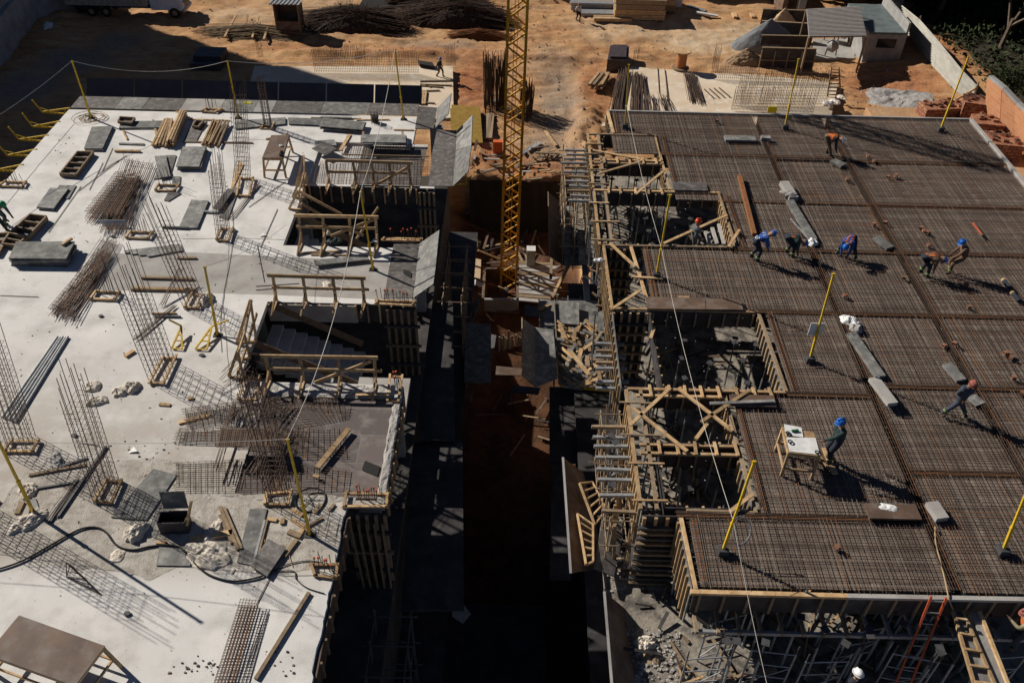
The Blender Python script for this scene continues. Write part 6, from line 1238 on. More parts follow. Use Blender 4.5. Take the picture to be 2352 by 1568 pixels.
for i,(q,z0,z1,m,lab) in enumerate([([(1075,590),(1105,596),(1103,640),(1070,632)],-15,-14.5,WOODO,'tilted brown board left of the crane foot'),([(1100,760),(1140,770),(1135,800),(1098,795)],-14,-13,PLYD,'dark tilted board in the left middle of the trench'),([(1140,840),(1200,846),(1196,862),(1138,860)],-17,-17,PLYB,'flat brown board below the standing planks'),([(1205,700),(1236,704),(1234,728),(1206,724)],-9,-8.6,PLYD,'dark sheet tilted below the plank row'),([(1285,690),(1330,694),(1330,745),(1290,742)],-3.1,-3.0,PLYG,'grey panel lying beyond the offcut heap'),([(1180,884),(1240,890),(1236,905),(1176,900)],-12,-11.5,PLYD,'dark board above the deepest part of the trench')]):
    A=[W(x,y,z0 if k in(0,3) else z1) for k,(x,y) in enumerate(q)]; tag(G().prism(A,.05,m).out('loose_board'),lab,'board','tilted boards in the trench')
for i,(x0,y0,x1,y1,z0,z1) in enumerate(((1078,560,1092,610,-14,-16),(1098,575,1160,600,-15,-16),(1072,628,1110,648,-15,-15),(1082,612,1112,628,-14.6,-15),(1270,500,1265,640,-6,-6.5),(1240,712,1262,700,-4,-4.2),(1060,560,1100,640,-13,-16),(1285,745,1300,780,-3,-3.1))):
    tag(G().beam(W(x0,y0,z0),W(x1,y1,z1),.14,.08,WOOD if i%2 else WOODO).out('loose_timber'),['first','second','third','fourth','fifth','sixth','seventh','eighth'][i]+' loose timber round the crane foot, counted from the left group','timber','loose timbers round the crane foot')
# ---------------- lower slabs and ground behind
def low(x,y,z=-12.55): return W(x,y,z)
LL=empty('low_slab',low(800,200),'low pale concrete slab on the ground behind the left building','slab'); a=low(590,150);b=low(1040,152)
G().prism([low(585,152),low(1040,152),low(1042,270),low(540,300)],.5,LOWS).out('slab_top',LL)
RL=empty('low_slab',low(1650,210),'low cream concrete slab with reinforcement behind the dark deck','slab')
G().prism([T[(1,3)](*q,-12.55) for q in((975,545),(1320,572),(1620,600),(1990,612))]+[low(1925,190),low(1905,290),low(1380,290)],.5,LOWS).out('slab_top',RL)
def bars(lab,P4,n,r=.02,z=-12.5,m=RUST,name='bar_pile',dz=.0,grp='bar piles on the low slabs',jit=.3):
    a,b,c_,d=[W(x,y,z) for x,y in P4]; g=G()
    for k in range(n):
        t=R(0,1); p=a.lerp(b,t);q=d.lerp(c_,t); e_=q-p; g.bar(p-e_*R(-.05,.08)+V((R(-.1,.1),R(-.1,.1),R(0,dz+.02))),q+e_*R(-.05,.1)+V((R(-jit,jit),R(-.1,.1),R(0,dz+.02))),r,m)
    return tag(g.out(name),lab,'bar pile',grp)
t3=lambda x,y:tpx(1,3,x,y); t2=lambda x,y:tpx(1,2,x,y); t4=lambda x,y:tpx(1,4,x,y); t1=lambda x,y:tpx(1,1,x,y)
bars('dark bar pile along the left edge of the cream low slab',[t3(860,620),t3(940,590),t3(900,930),t3(800,930)],46,.03,dz=.3)
bars('bar pile right of the far left yellow deck post on the cream slab',[t3(970,600),t3(1100,640),t3(1120,930),t3(950,930)],46,.022,dz=.2)
bars('bar heap with a bluish shadow on the cream slab',[t3(1120,790),t3(1250,800),t3(1310,930),t3(1130,930)],30,.02,dz=.3)
bars('slanting bar pile in front of the cable spool',[t3(1400,610),t3(1480,610),t3(1560,840),t3(1450,820)],40,.022,dz=.15)
bars('single long bars across the middle of the cream slab',[t3(1170,560),t3(1330,570),t3(1370,860),t3(1190,760)],3,.03,jit=.05)
for k in range(4): a=W(*t3(1570+40*k,735-4*k),-12.5);b=W(*t3(1640+45*k,800-2*k),-12.5); tag(G().tube(a+V((0,0,.06)),b+V((0,0,.06)),.05,RUST,6).out('steel_tube'),'short steel tube lying on the cream low slab','tube','short tubes on the cream slab')
p=GP(*t3(1370,595)); p.z=-12.5; e=empty('cable_spool',p,'wooden cable spool standing on the cream low slab','spool'); G().tube(p,p+V((0,0,.12)),.75,WOODO,20).out('flange',e); G().tube(p+V((0,0,.12)),p+V((0,0,1.5)),.45,mat('copper_cable',(.5,.2,.08),(.35,.13,.05),20),20).out('cable_winding',e); G().tube(p+V((0,0,1.5)),p+V((0,0,1.62)),.75,WOOD,20).out('flange',e)
def wallmesh(lab,x0,y0,x1,y1,h,n,m,z=-12.5,r=.016):
    a=W(x0,y0,z);b=W(x1,y1,z); g=G()
    for k in range(n+1): p=a.lerp(b,k/n); g.bar(p,p+V((R(-.06,.06),0,h*R(.85,1.15))),r,RUST)
    for k in range(m): zz=h*(k+.5)/m*.8; g.bar(a+V((0,0,zz)),b+V((0,0,zz)),r*.8,RUST)
    return tag(g.out('wall_reinforcement'),lab,'reinforcement','upright wall meshes behind')
wallmesh('upright mesh row on the low left slab behind the tray',*t2(480,590),*t2(1330,600),1.9,60,7)
wallmesh('second upright mesh row beyond the low left slab',*t2(490,500),*t2(900,480),1.2,30,4)
wallmesh('large upright mesh box at the right of the cream slab',*t3(1820,860),*t4(670,860),2.6,62,9)
wallmesh('second mesh face of the box at the right of the cream slab',*t3(1790,900),*t4(560,925),2.0,60,6)
wallmesh('long mesh strip along the far edge of the cream slab',*t3(1620,640),*t4(700,680),1.2,60,4)
wallmesh('starter bars standing far left of the cream slab',*t3(985,520),*t3(1030,520),1.3,6,1)
wallmesh('starter bars standing beyond the spool',*t3(1630,560),*t3(1680,560),1.9,7,1)
wallmesh('starter bars beyond the shaded part of the low left slab',*t1(2110,470),*t1(2150,470),1.8,4,1)
wallmesh('starter bars at the right corner of the low left slab',*t2(1560,540),*t2(1630,540),1.8,7,2)
p=W(*t3(2125,895),-11.3); tag(G().box(p.x-.36,p.x+.36,p.y-.05,p.y,p.z-.25,p.z+.25,mat('lime_sign',(.45,.5,.03))).out('hanging_sheet'),'yellow-green sheet hanging on the mesh box of the cream slab','sign')
for i,(x0,y0,x1,y1) in enumerate(((1340,665,1600,660),(1340,700,1530,715),(1340,745,1500,740),(1380,840,1460,845),(1345,690,1425,712),(1340,690,1600,700))):
    a=W(*t2(x0,y0),-12.5);b=W(*t2(x1,y1),-12.5); tag(G().beam(a,b,.12,.12,WOODO).out('timber_board'),'thin board lying on the low slab right of the far tray, '+('first','second','third','fourth','fifth','sixth')[i]+' from the back','board','boards on the low left slab')
for k in range(3): a=W(*t2(1340+18*k,855),-12.5);b=W(*t2(1352+18*k,750),-12.5); tag(G().beam(a,b,.16,.2,WOOD).out('timber_board'),'upright timber strip of three at the end of the far tray','board','three strips by the far tray')
for k in range(9): p=W(*t2(1330+13*k,505+2*k),-12.4); tag(G().beam(p,p+V((.25,-.9,.05)),.16,.25,TARP).out('dark_prop'),'one of the dark props laid in a row near the walking man','prop','dark props on the low left slab')
HEAPM=mat('tangled_rust',(.075,.045,.028),(.022,.015,.011),6,.9,.15,9,9,lo=.4,hi=.6)
# rebar heaps on the ground
def heap(lab,x0,x1,ym,hh,n,ry=1.6,m=RUST,r=.02,L=(4,11),nm='rebar_heap'):
    a=GP(x0,ym);b=GP(x1,ym); c=(a+b)/2; wx=(b.x-a.x)/2; g=G()
    for k in range(n):
        t=R(-1,1); s_=R(-1,1); z=(1-t*t*.8)*(1-s_*s_)*hh*random.random()**.4; l=R(*L); x=c.x+t*(wx-l*.3); y=c.y+s_*ry; ar=R(-.06,.06); zz=c.z+max(.05,z)
        d=.25*hh
        g.bar((x-l/2,y-ar*l,max(c.z,zz-d)),(x,y,zz+.1),r,m); g.bar((x,y,zz+.1),(x+l/2,y+ar*l,max(c.z,zz-d)),r,m)
    N=40; vs=[]
    for j in range(N+1):
        for i in range(N+1):
            u=-1+2*i/N;w_=-1+2*j/N; z=(max(0,1-u*u)**.8)*(max(0,1-w_*w_)**.7)*hh*.92*(1+.12*noise.noise((u*3,w_*2,n*.01)))+.04*noise.noise((u*16,w_*9,1)); vs.append((c.x+u*wx,c.y+w_*ry*1.15,c.z+z-.25))
    g.add(vs,[(j*(N+1)+i,j*(N+1)+i+1,(j+1)*(N+1)+i+1,(j+1)*(N+1)+i) for j in range(N) for i in range(N)],HEAPM)
    for k in range(n//2):
        t=R(-.9,.9); x=c.x+t*wx; z=(1-t*t*.8)*hh; y=c.y+R(-.6,.6)*ry; g.bar((x,y,c.z),(x+R(-.2,.2),y+R(-.3,.3),c.z+z*R(.7,1.15)),r*.8,m)
    return tag(g.out(nm),lab,'rebar heap','heaps of reinforcement on the ground')
heap('left one of the two big dark rebar heaps behind the left building',705,915,60,2.0,900,2.0,RUST,.018)
heap('right one of the two big dark rebar heaps, beside the crane mast',935,1150,50,2.3,1000,2.0,RUST,.018)
heap('farthest rebar heap cut by the top of the picture',920,1090,14,1.8,500,1.2,RUST,.03)
heap('low rebar heap left of the two big ones with timbers on it',535,640,82,1.0,300,1.4,WOODO,.022)
heap('low rebar pile in front of the right big heap',1045,1155,86,.8,200,.6,RUSTB,.022,(3,6))
p0=GP(822,22);p1=GP(930,22); e=tag(G().prism([p0+V((0,0,.1)),p1+V((0,0,.2)),p1+V((0,3,1.3)),p0+V((.8,3,1.2))],.3,TARP).out('tarpaulin'),'dark tarpaulin covered stack at the top behind the left heap','tarp')
for i,(x0,y0,x1,y1) in enumerate(((1940,205,1840,330),(2035,205,2000,300),(2125,210,2065,335),(2205,280,2160,350))):
    a=GP(*t1(x0,y0),.9);b=GP(*t1(x1,y1),.3); tag(G().beam(a,b,.18,.12,WOOD).out('timber_board'),'short timber leaning on the low left rebar heap, '+('first','second','third','last')[i]+' from the left','board','timbers on the low heap')
heap2=[]
# standing bar bundles near the crane
def bundle(lab,x0,x1,y,h,n,r=.03):
    a=GP(x0,y);b=GP(x1,y); g=G()
    for k in range(n): p=a.lerp(b,R(0,1)); p.y+=R(-1,1); g.bar(p,p+V((R(-.2,.2),R(-.3,.3),h*R(.8,1.1))),r,RUST)
    for z in(.25,.5,.75): g.bar(a+V((0,0,h*z)),b+V((0,0,h*z)),r*.7,RUST)
    return tag(g.out('standing_bars'),lab,'reinforcement','standing bar bundles by the crane')
bundle('tall standing bar bundle left of the crane mast',1112,1162,248,4.2,110)
bundle('lower standing bar bundle right behind the crane mast',1195,1222,262,2.6,60)
p=GP(*t2(1975,850)); 
sack('grey sack beside the standing bar bundle',1,2,1975,835,.7,.4,.4,m=CONCD,P=GP(*t2(1975,835)),seed=50,grp='bags on the ground')
# yellow ribbed sheet, planks, drum etc
A=[GP(*t2(x,y),.35) for x,y in((1585,895),(1830,912),(1852,1208),(1600,1195))]; e=empty('ribbed_sheet',A[3],'yellow ribbed metal sheet lying on the ground below the trays','sheet'); G().prism(A,.05,mat('ochre_sheet',(.30,.19,.035),(.21,.13,.025),3,.6)).out('sheet',e); g=G()
for k in range(19): t=(k+.5)/19; g.beam(A[0].lerp(A[1],t)+V((0,0,.03)),A[3].lerp(A[2],t)+V((0,0,.03)),.13,.07,mat('ochre_sheet',(0,0,0)))
g.out('ribs',e)
for k in range(3): a=GP(*t2(1893+20*k,950),.15);b=GP(*t2(1870+22*k,1150),.15); tag(G().beam(a,b,.25,.2,WOODO).out('timber_board'),('left','middle','right')[k]+' of three parallel timbers between the yellow sheet and the crane','board','three timbers by the crane')
a=GP(*t3(272,1085),.15);b=GP(*t3(360,1205),.15); tag(G().beam(a,b,.22,.1,WOOD).out('timber_board'),'single pale plank on the grey path near the trench','board')
A=[GP(*t3(x,y),.2) for x,y in((80,1255),(210,1170),(240,1190),(90,1275))]; tag(G().prism(A,.1,STEEL).out('metal_steps'),'small grey metal steps lying beside the crane mast','steps')
a=GP(*t3(185,1310),.2);b=GP(*t3(395,1315),.2); e=empty('timber_ladder',a,'small timber ladder lying at the trench brink','ladder'); o_=V((0,.75,0))
for s in(V((0,0,0)),o_): G().beam(a+s,b+s,.12,.08,WOODO).out('rail',e)
for k in range(6): t=k/5; G().beam(a.lerp(b,t),a.lerp(b,t)+o_,.1,.07,WOODO).out('rung',e)
litter('brink_litter','timber scraps and stones along the trench brink',-4,3.8,54.6,58.5,gh,60,(WOOD,WOODO,WOODO,CONCD,RUST),(.3,1.4),(.06,.2))
p=GP(*t2(1975,1260)); e=empty('orange_cover',p,'orange plastic cover left of the crane at the trench brink','cover'); G().box(p.x-.35,p.x+.35,p.y-.2,p.y+.2,p.z,p.z+1.1,mat('orange_plastic',(.65,.13,.04))).out('panel',e); G().box(p.x-.6,p.x+.6,p.y-.4,p.y-.25,p.z,p.z+.15,CONCD).out('foot',e)
p=GP(*t3(865,580)); e=empty('dark_container',p,'dark brown plastic container box at the left of the cream slab','container'); q=mat('dark_plastic',(.06,.045,.05),(.09,.07,.07),3,.4); G().prism([p+V((-1.05,-.2,1.1)),p+V((.8,-.2,1.1)),p+V((1.1,2.6,1.25)),p+V((-.6,2.6,1.25))],1.2,q).out('body',e); G().prism([p+V((-.8,.0,1.3)),p+V((.6,.0,1.3)),p+V((.85,2.3,1.45)),p+V((-.45,2.3,1.45))],.2,q).out('lid',e)
a=GP(*t3(590,720));
e=empty('lumber_pile',a,'timber pile on the grey path left of the cream slab','timber','loose timber piles')
for k in range(14): o_=V((R(0,1.6),R(-.2,.2),.12+.16*(k//5))); p=GP(*t3(600,730)); q=GP(*t3(660,630)); G().beam(p+o_,q+o_+V((R(0,.3),0,0)),.22,.14,WOOD if k%2 else WOODO).out('board',e)
for k in range(3): a=GP(*t3(690+20*k,690-30+28*k),.1);b=GP(*t3(840,700+30*k),.1); tag(G().beam(a,b,.1,.08,WOODO).out('timber_board'),('upper','middle','lower')[k]+' thin board beside the path timber pile','board','boards beside the path pile')
# tool shed hut
p=GP(*t2(275,290)); e=empty('guard_hut',p,'small dark wooden hut with a striped sheet roof on the earth','hut'); x0,x1,y0,y1=p.x-1.1,p.x+1.1,p.y,p.y+1.6; zb=p.z
G().box(x0,x1,y1-.08,y1,zb+.5,zb+2.8,PLYB).out('back_wall',e); G().box(x0,x0+.08,y0,y1,zb+.5,zb+2.9,PLYB).out('side_wall',e); G().box(x1-.08,x1,y0,y1,zb+.5,zb+2.8,PLYB).out('side_wall',e); G().box(x0,x1,y0,y0+.08,zb+.5,zb+1.3,PLYB).out('front_wall',e)
for a,b in((x0,y0),(x1,y0),(x0,y1),(x1,y1)): G().box(a-.06,a+.06,b-.06,b+.06,zb,zb+2.9,WOODO).out('post',e)
rf=G().prism([V((x0-.35,y0-.4,zb+3.0)),V((x1+.25,y0-.4,zb+3.0)),V((x1+.25,y1+.3,zb+2.8)),V((x0-.35,y1+.3,zb+2.8))],.04,CONCW); 
for k in range(7): x=x0-.2+k*.38; rf.beam((x,y0-.4,zb+3.04),(x,y1+.3,zb+2.85),.16,.05,STEEL)
rf.out('roof',e)
# truck
p=GP(*t1(1230,150)); e=empty('dump_truck',p,'white cab dump truck with a dirty cream tipper body at the top left','truck'); TW=mat('truck_white',(.72,.76,.8),(.6,.64,.68),2,.35); CR=mat('truck_cream',(.5,.45,.36),(.3,.24,.17),2.2,.7); GL=mat('dark_glass',(.02,.025,.03),rough=.1)
X=p.x;Y=p.y;Zb=p.z
def tb(x0,x1,y0,y1,z0,z1,m,n,par=e): return G().box(X+x0,X+x1,Y+y0,Y+y1,Zb+z0,Zb+z1,m).out(n,par)
tb(-7.8,2.9,.5,2.0,.75,1.05,DSTEEL,'chassis')
g=G(); sil=[(.25,.75),(.25,1.7),(.35,2.75),(1.25,2.75),(1.85,2.0),(3.0,1.85),(3.3,1.5),(3.3,.75)]
lo=[V((X+a,Y+.1,Zb+b)) for a,b in sil]; hi=[v_+V((0,2.3,0)) for v_ in lo]; k=len(lo); g.add(lo+hi,[tuple(range(k)),tuple(range(2*k-1,k-1,-1))]+[(i,k+i,k+(i+1)%k,(i+1)%k) for i in range(k)],TW); cab=g.out('cab',e)
G().add([V((X+.5,Y+.08,Zb+1.85)),V((X+1.55,Y+.08,Zb+1.9)),V((X+1.2,Y+.08,Zb+2.55)),V((X+.55,Y+.08,Zb+2.55))],[(0,1,2,3)],GL).out('side_window',e)
G().add([V((X+1.30,Y+.3,Zb+2.7)),V((X+1.30,Y+2.2,Zb+2.7)),V((X+1.89,Y+2.2,Zb+2.0)),V((X+1.89,Y+.3,Zb+2.0))],[(0,3,2,1)],GL).out('windscreen',e)
tb(3.28,3.42,.1,2.4,.55,.85,STEEL,'bumper'); tb(3.3,3.36,.5,2.0,1.0,1.5,GL,'grille')
for y in(.25,2.05): tb(3.3,3.38,y,y+.25,1.1,1.4,WHITE,'headlight')
def wheel(x,y):
    c=V((X+x,Y+y,Zb+.5)); t=G().tube(c,c+V((0,.32,0)),.5,BLK,18).out('wheel',e); G().tube(c-V((0,.01,0)),c+V((0,.05,0)),.26,STEEL,14).out('rim',t) if False else None
    g=G(); g.tube(c-V((0,.012,0)),c+V((0,.04,0)),.25,WOODO,14); t['_o']=e['_o']; g.out('rim',t)
for x,y in((2.45,.05),(2.45,2.1),(-4.2,.0),(-4.2,2.15),(-5.6,.0)): wheel(x,y)
g=G(); g.prism([V((X+1.95,Y+0,Zb+1.08)),V((X+2.95,Y+0,Zb+1.08)),V((X+2.95,Y+.35,Zb+1.1)),V((X+1.95,Y+.35,Zb+1.1))],.06,TW); g.out('fender',e)
g=G(); 
for a in((-7.9,-.05,0,.08),(-7.9,-.05,2.3,2.38)): g.box(X+a[0],X+a[1],Y+a[2],Y+a[3],Zb+1.1,Zb+2.3,CR)
g.box(X-.1,X-.02,Y+.08,Y+2.3,Zb+1.1,Zb+2.3,CR); g.box(X-7.98,X-7.9,Y+.0,Y+2.38,Zb+1.1,Zb+2.3,CR); g.box(X-7.9,X-.1,Y+.08,Y+2.3,Zb+1.1,Zb+1.2,CR)
for k in range(8): g.box(X-7.6+k,X-7.5+k,Y-.06,Y,Zb+1.1,Zb+2.3,CR)
g.out('tipper_body',e)
p=GP(205,30); e=empty('concrete_bucket',p,'dark site machine standing in the shade behind the truck','machine'); G().box(p.x-1,p.x+1,p.y,p.y+1.4,p.z+.5,p.z+2.2,DSTEEL).out('body',e)
for x in(-.7,.7): c=V((p.x+x,p.y-.1,p.z+.45)); G().tube(c,c+V((0,.3,0)),.45,BLK,14).out('wheel',e)
sack('pale lump of debris in the shaded yard',1,1,390,220,1.0,.5,.5,m=CONC,P=GP(110,60),seed=51,grp='bags on the ground')
# retaining wall top left
bl=[(-60,230),(18,138),(48,93),(93,42),(168,22),(260,-30)]
e=empty('retaining_wall',GP(48,93),'pale curved concrete retaining wall at the top left corner','wall')
for i,((x0,y0),(x1,y1)) in enumerate(zip(bl,bl[1:])):
    a=GP(x0,y0,-.5);b=GP(x1,y1,-.5); h=3.6; n_v=V((-.5,.35,0)); G().add([a,b,b+V((0,0,h)),a+V((0,0,h)),a+n_v+V((0,0,h)),b+n_v+V((0,0,h))],[(0,1,2,3),(3,2,5,4)],CONCW).out('wall_face',e)
    c=a+n_v+V((0,0,h)); d=b+n_v+V((0,0,h)); G().add([c,d,d+V((0,0,.5)),c+V((0,0,.5)),c+V((-1.2,.8,.5)),d+V((-1.2,.8,.5))],[(0,1,2,3),(3,2,5,4)],CONCW).out('capping',e)
g=G(); q=[GP(x,y) for x,y in bl]
for a,b in zip(q,q[1:]): n_v=V((-1.7,1.1,0)); g.add([a+n_v+V((0,0,3.4)),b+n_v+V((0,0,3.4)),b+V((-22,18,9)),a+V((-22,18,9))],[(0,1,2,3)],EARTH)
struct(g.out('hillside'))
# neighbours outside the frame that throw the broad shadows
nb=G(); nb.box(-98,-70,42,102.4,-14,30,CONCW); tag(nb.out('neighbour_building'),'tall grey neighbouring block standing beyond the left of the picture','building')
# skips near truck
for i,(x0,y0) in enumerate(((1680,470),)):
    p=GP(*t1(x0,y0+110)); tag(G().box(p.x-1.3,p.x+1.3,p.y,p.y+.9,p.z,p.z+.6,PLYD).box(p.x-1.2,p.x+1.2,p.y+.9,p.y+3,p.z,p.z+.9,PLYD).out('panel_stack'),'dim stack of panels in the shade just beyond the far tray','panel stack')
# stacks of lumber at the top right
def stack(lab,x0,y0,w,d,h,m=WOOD,rows=4,n=5,grp='lumber stacks at the top'):
    p=GP(x0,y0); e=empty('lumber_stack',p,lab,'lumber stack',grp)
    for j in range(rows):
        for i in range(n):
            y=p.y+d*i/n; z=p.z+.15+h*j/rows; G().box(p.x+R(-.05,.05),p.x+w+R(-.08,.08),y+.01,y+d/n-.01,z+.01,z+h/rows-.03,m if random.random()<.75 else WOODO).out('board',e)
    for x in(.15,.85): G().box(p.x+w*x-.08,p.x+w*x+.08,p.y-.05,p.y+d,p.z-.05,p.z+.14,WOODO).out('bearer',e)
def px3(x,y): return t3(x,y)
stack('tallest pale lumber stack at the top right of the crane',*px3(835,175),4.9,2.6,2.0)
stack('lumber stack right behind the tallest pale stack',*px3(1100,108),2.8,3.0,1.8,WOOD,3,5)
stack('brownish panel stack in the middle behind the tallest stack',*px3(830,62),4.6,1.6,1.0,PLYB,3,4)
stack('dark stack cut by the top of the picture',*px3(390,25),6.5,1.6,.9,PLYB,3,3)
stack('grey steel formwork stack beside the person in the pale shirt',*px3(480,100),5.0,2.2,.8,STEEL,3,6)
stack('low grey steel stack before the person in the pale shirt',*px3(560,152),3.4,1.2,.4,STEEL,1,5)
stack('low loose timber layer in front of the tallest lumber stack',*px3(665,190),3.8,.9,.35,WOOD,1,4)
for i,(x,y,lab) in enumerate(((1265,40,'left'),(1345,62,'right'))): p=GP(*t3(x,y)); tag(G().box(p.x-.6,p.x+.5,p.y,p.y+1,p.z,p.z+1.3,WHITE).box(p.x-.55,p.x+.45,p.y+.05,p.y+.95,p.z+1.3,p.z+1.34,CONCD).out('white_tank'),lab+' of two white square tanks at the top','tank','white tanks')
for i,(x0,y0,x1,y1,m,lab) in enumerate(((1500,115,1680,145,CONC,'pale concrete strip lying before the dark yard'),(1430,60,1580,105,STEEL,'grey sheet lying beside the white tanks'),(1805,120,1825,155,WOOD,'small timber peg lying before the dark yard'),(1950,125,1970,155,WOOD,'second small timber peg nearer the bays'))): tag(G().beam(GP(*t3(x0,y0),.15),GP(*t3(x1,y1),.15),.4,.15,m).out('ground_board'),lab,'board','things lying before the dark yard')
sack('small grey bag on the open earth below the lumber stacks',1,3,1050,250,.5,.25,.2,m=CONCD,P=GP(*t3(1050,255)),seed=52,grp='bags on the ground')
# aggregate bays
def bay_(lab,x0,y0,x1,y1,h=1.7,grid=False):
    a=GP(*t4(x0,y0));b=GP(*t4(x1,y1)); z=min(a.z,b.z)-.2; e=empty('bay_wall',a,lab,'bay wall','dark divider walls of the aggregate bays')
    G().add([V((a.x,a.y,z)),V((b.x,b.y,z)),V((b.x,b.y,z+h+.2)),V((a.x,a.y,z+h+.2)),V((a.x,a.y+.12,z)),V((b.x,b.y+.12,z)),V((b.x,b.y+.12,z+h+.2)),V((a.x,a.y+.12,z+h+.2))],[(0,1,2,3),(7,6,5,4),(3,2,6,7),(0,3,7,4),(1,5,6,2)],PLYD).out('panel',e)
    G().beam((a.x,a.y+.06,z+h+.24),(b.x,b.y+.06,z+h+.24),.2,.06,WOODO).out('cap_board',e)
    if grid:
        for t in(0,.25,.5,.75,1): x=a.x+(b.x-a.x)*t; G().box(x-.05,x+.05,a.y-.1,a.y-.01,z,z+h,WOODO).out('post',e)
        G().beam((a.x,a.y-.06,z+h*.55),(b.x,b.y-.06,z+h*.55),.06,.1,WOODO).out('rail',e)
bay_('farthest divider wall of the aggregate bays',130,215,505,235)
bay_('second divider wall between sand and grey gravel',120,320,525,345)
bay_('third divider wall before the grey gravel mound',120,425,525,450)
bay_('nearest divider wall with timber posts facing the deck',120,550,550,575,1.9,True)
def mound(lab,x0,y0,x1,y1,h,m,seed=0,sy=1.0):
    a=GP(*t4(x0,y0));b=GP(*t4(x1,y1)); c=(a+b)/2; rx=(b.x-a.x)/2; ry=rx*.5*sy; N=56; vs=[];
    for j in range(N+1):
        for i in range(N+1):
            u=-1+2*i/N;w_=-1+2*j/N; rr=math.hypot(u,w_); z=max(0,1-rr)**.9*h+(.10*noise.fractal(V((u*5,w_*5,seed)),1,2,5)+.12*noise.noise(V((u*2,w_*2,seed))))*(1 if rr<.92 else .3); z=z-.35*sm(.8,1.0,rr)
            vs.append((c.x+u*rx,c.y+w_*ry,c.z+z))
    g=G(); g.add(vs,[(j*(N+1)+i,j*(N+1)+i+1,(j+1)*(N+1)+i+1,(j+1)*(N+1)+i) for j in range(N) for i in range(N)],m); return tag(g.out('aggregate_mound',None,True),lab,'mound',None,kind='stuff')
SAND=mat('pale_sand',(.58,.42,.26),(.46,.32,.19),2.5,.95,.04,7,8);GRG=mat('grey_gravel',(.22,.23,.24),(.16,.165,.175),4,.95,.03,25,8);BSAND=mat('brown_sand',(.36,.25,.155),(.26,.17,.1),2,.95,.08,4,8)
mound('pale sand mound in the farthest aggregate bay',150,240,460,240,2.1,SAND,1)
mound('large blue grey gravel mound spilling out of its bay',-130,390,480,400,2.8,GRG,2,.9)
mound('brown lumpy sand mound before the nearest bay wall',-190,500,200,520,1.3,BSAND,3)
# sheet roofed mixer shelter
Zr=-9.6; A=[W(*t4(x,y),Zr+d) for x,y,d in((510,80,.35),(945,55,.35),(1000,300,0),(530,305,0))]; e=empty('mixer_shelter',GP(*t4(760,480)),'open shelter with a grey ribbed sheet roof over the concrete mixers','shelter'); RS=mat('ribbed_roof',(.36,.33,.31),(.28,.26,.25),3,.6)
g=G(); g.prism(A,.05,RS); 
for k in range(22): t=(k+.5)/22; g.beam(A[0].lerp(A[3],t)+V((0,0,.04)),A[1].lerp(A[2],t)+V((0,0,.04)),.14,.07,RS)
g.out('roof',e)
for p in A: q=V((p.x,p.y,-13.3)); G().beam(q,p,.14,.14,WOODO,up=(0,1,0)).out('post',e)
G().prism([GP(*t4(560,490),.15),GP(*t4(900,490),.15),GP(*t4(900,330),.15),GP(*t4(560,330),.15)],.2,CONCD).out('floor_slab',e)
def mixer(lab,x,y,m,ax):
    p=GP(*t4(x,y),.2); e=empty('concrete_mixer',p,lab,'concrete mixer','concrete mixers'); c=p+V((0,0,.9)); ax=V(ax).normalized()
    G().tube(c-ax*.45,c,.38,m,16,.62).out('drum',e); G().tube(c,c+ax*.5,.62,m,16,.3).out('drum_mouth',e); G().tube(c-V((0,0,.02)),c+V((0,0,.0)),.1,m,6).out('hub',e)
    for s in(-.5,.5): G().beam(p+V((s,0,0)),c+V((s*.8,0,0)),.08,.08,DSTEEL).out('stand',e)
mixer('grey concrete mixer drum lying before the shelter',700,470,mat('mixer_grey',(.3,.3,.3),rough=.5),(.7,-.3,.2)); mixer('yellow concrete mixer under the shelter roof',690,345,mat('mixer_yellow',(.6,.42,.03),rough=.5),(-.6,-.5,.3)); mixer('cream upright mixer drum under the shelter roof',800,360,mat('mixer_cream',(.55,.48,.36),rough=.6),(.1,-.2,1))
# white concrete room and frame structure
p0=GP(*t4(905,490)); e=empty('block_room',p0,'small roofless grey block room beside the mixer shelter','building'); x0,x1,y0,y1=p0.x+.3,p0.x+3.7,p0.y-.9,p0.y+6.2; zb=-13.3
BW=mat('painted_block',(.34,.33,.32),(.25,.24,.23),1.2,.9)
g=G(); holes(g,x0,x1,y0,y1,zb+2.9,zb+3.1,[],mat('room_roof',(.13,.16,.165),(.09,.11,.115),1.2,.9)); g.out('roof_slab',e)
G().box(x0,x1,y0+.02,y0+.2,zb,zb+2.9,BW).out('front_wall',e); G().box(x1-.2,x1,y0+.2,y1,zb,zb+2.9,BW).out('side_wall',e); G().box(x0,x0+.2,y0+.2,y1,zb,zb+2.9,BW).out('side_wall',e)
G().box(x1-.18,x1,y0,y1,zb+3.1,zb+4.0,BW).out('parapet',e); G().box(x0+.9,x0+2.6,y0-.02,y0+.02,zb+1.7,zb+2.5,GL).out('window',e)
fs_=empty('concrete_shell',GP(*t3(2130,0)),'bare concrete frame building behind the mixer shelter, cut by the top','building')
a=GP(*t4(430,160)); xa,ya=a.x,a.y+.5
for x,y in((xa+.3,ya),(xa+10.2,ya+.8),(xa+.3,ya+7),(xa+10.2,ya+7)): G().box(x-.35,x+.35,y-.35,y+.35,-14,-6,CONCW).out('column',fs_)
G().box(xa-1.4,xa-.9,ya+.5,ya+9,-14,-9.5,PLYB).out('side_wall',fs_); G().box(xa-.3,xa+11,ya-.5,ya+.1,-7.8,-7.2,CONCW).out('beam',fs_); G().box(xa-1.4,xa+11,ya+.1,ya+14,-7.4,-7.1,CONCW).out('floor_slab',fs_); G().box(xa,xa+11,ya+8,ya+8.3,-14,-7.4,PLYD).out('back_wall',fs_)
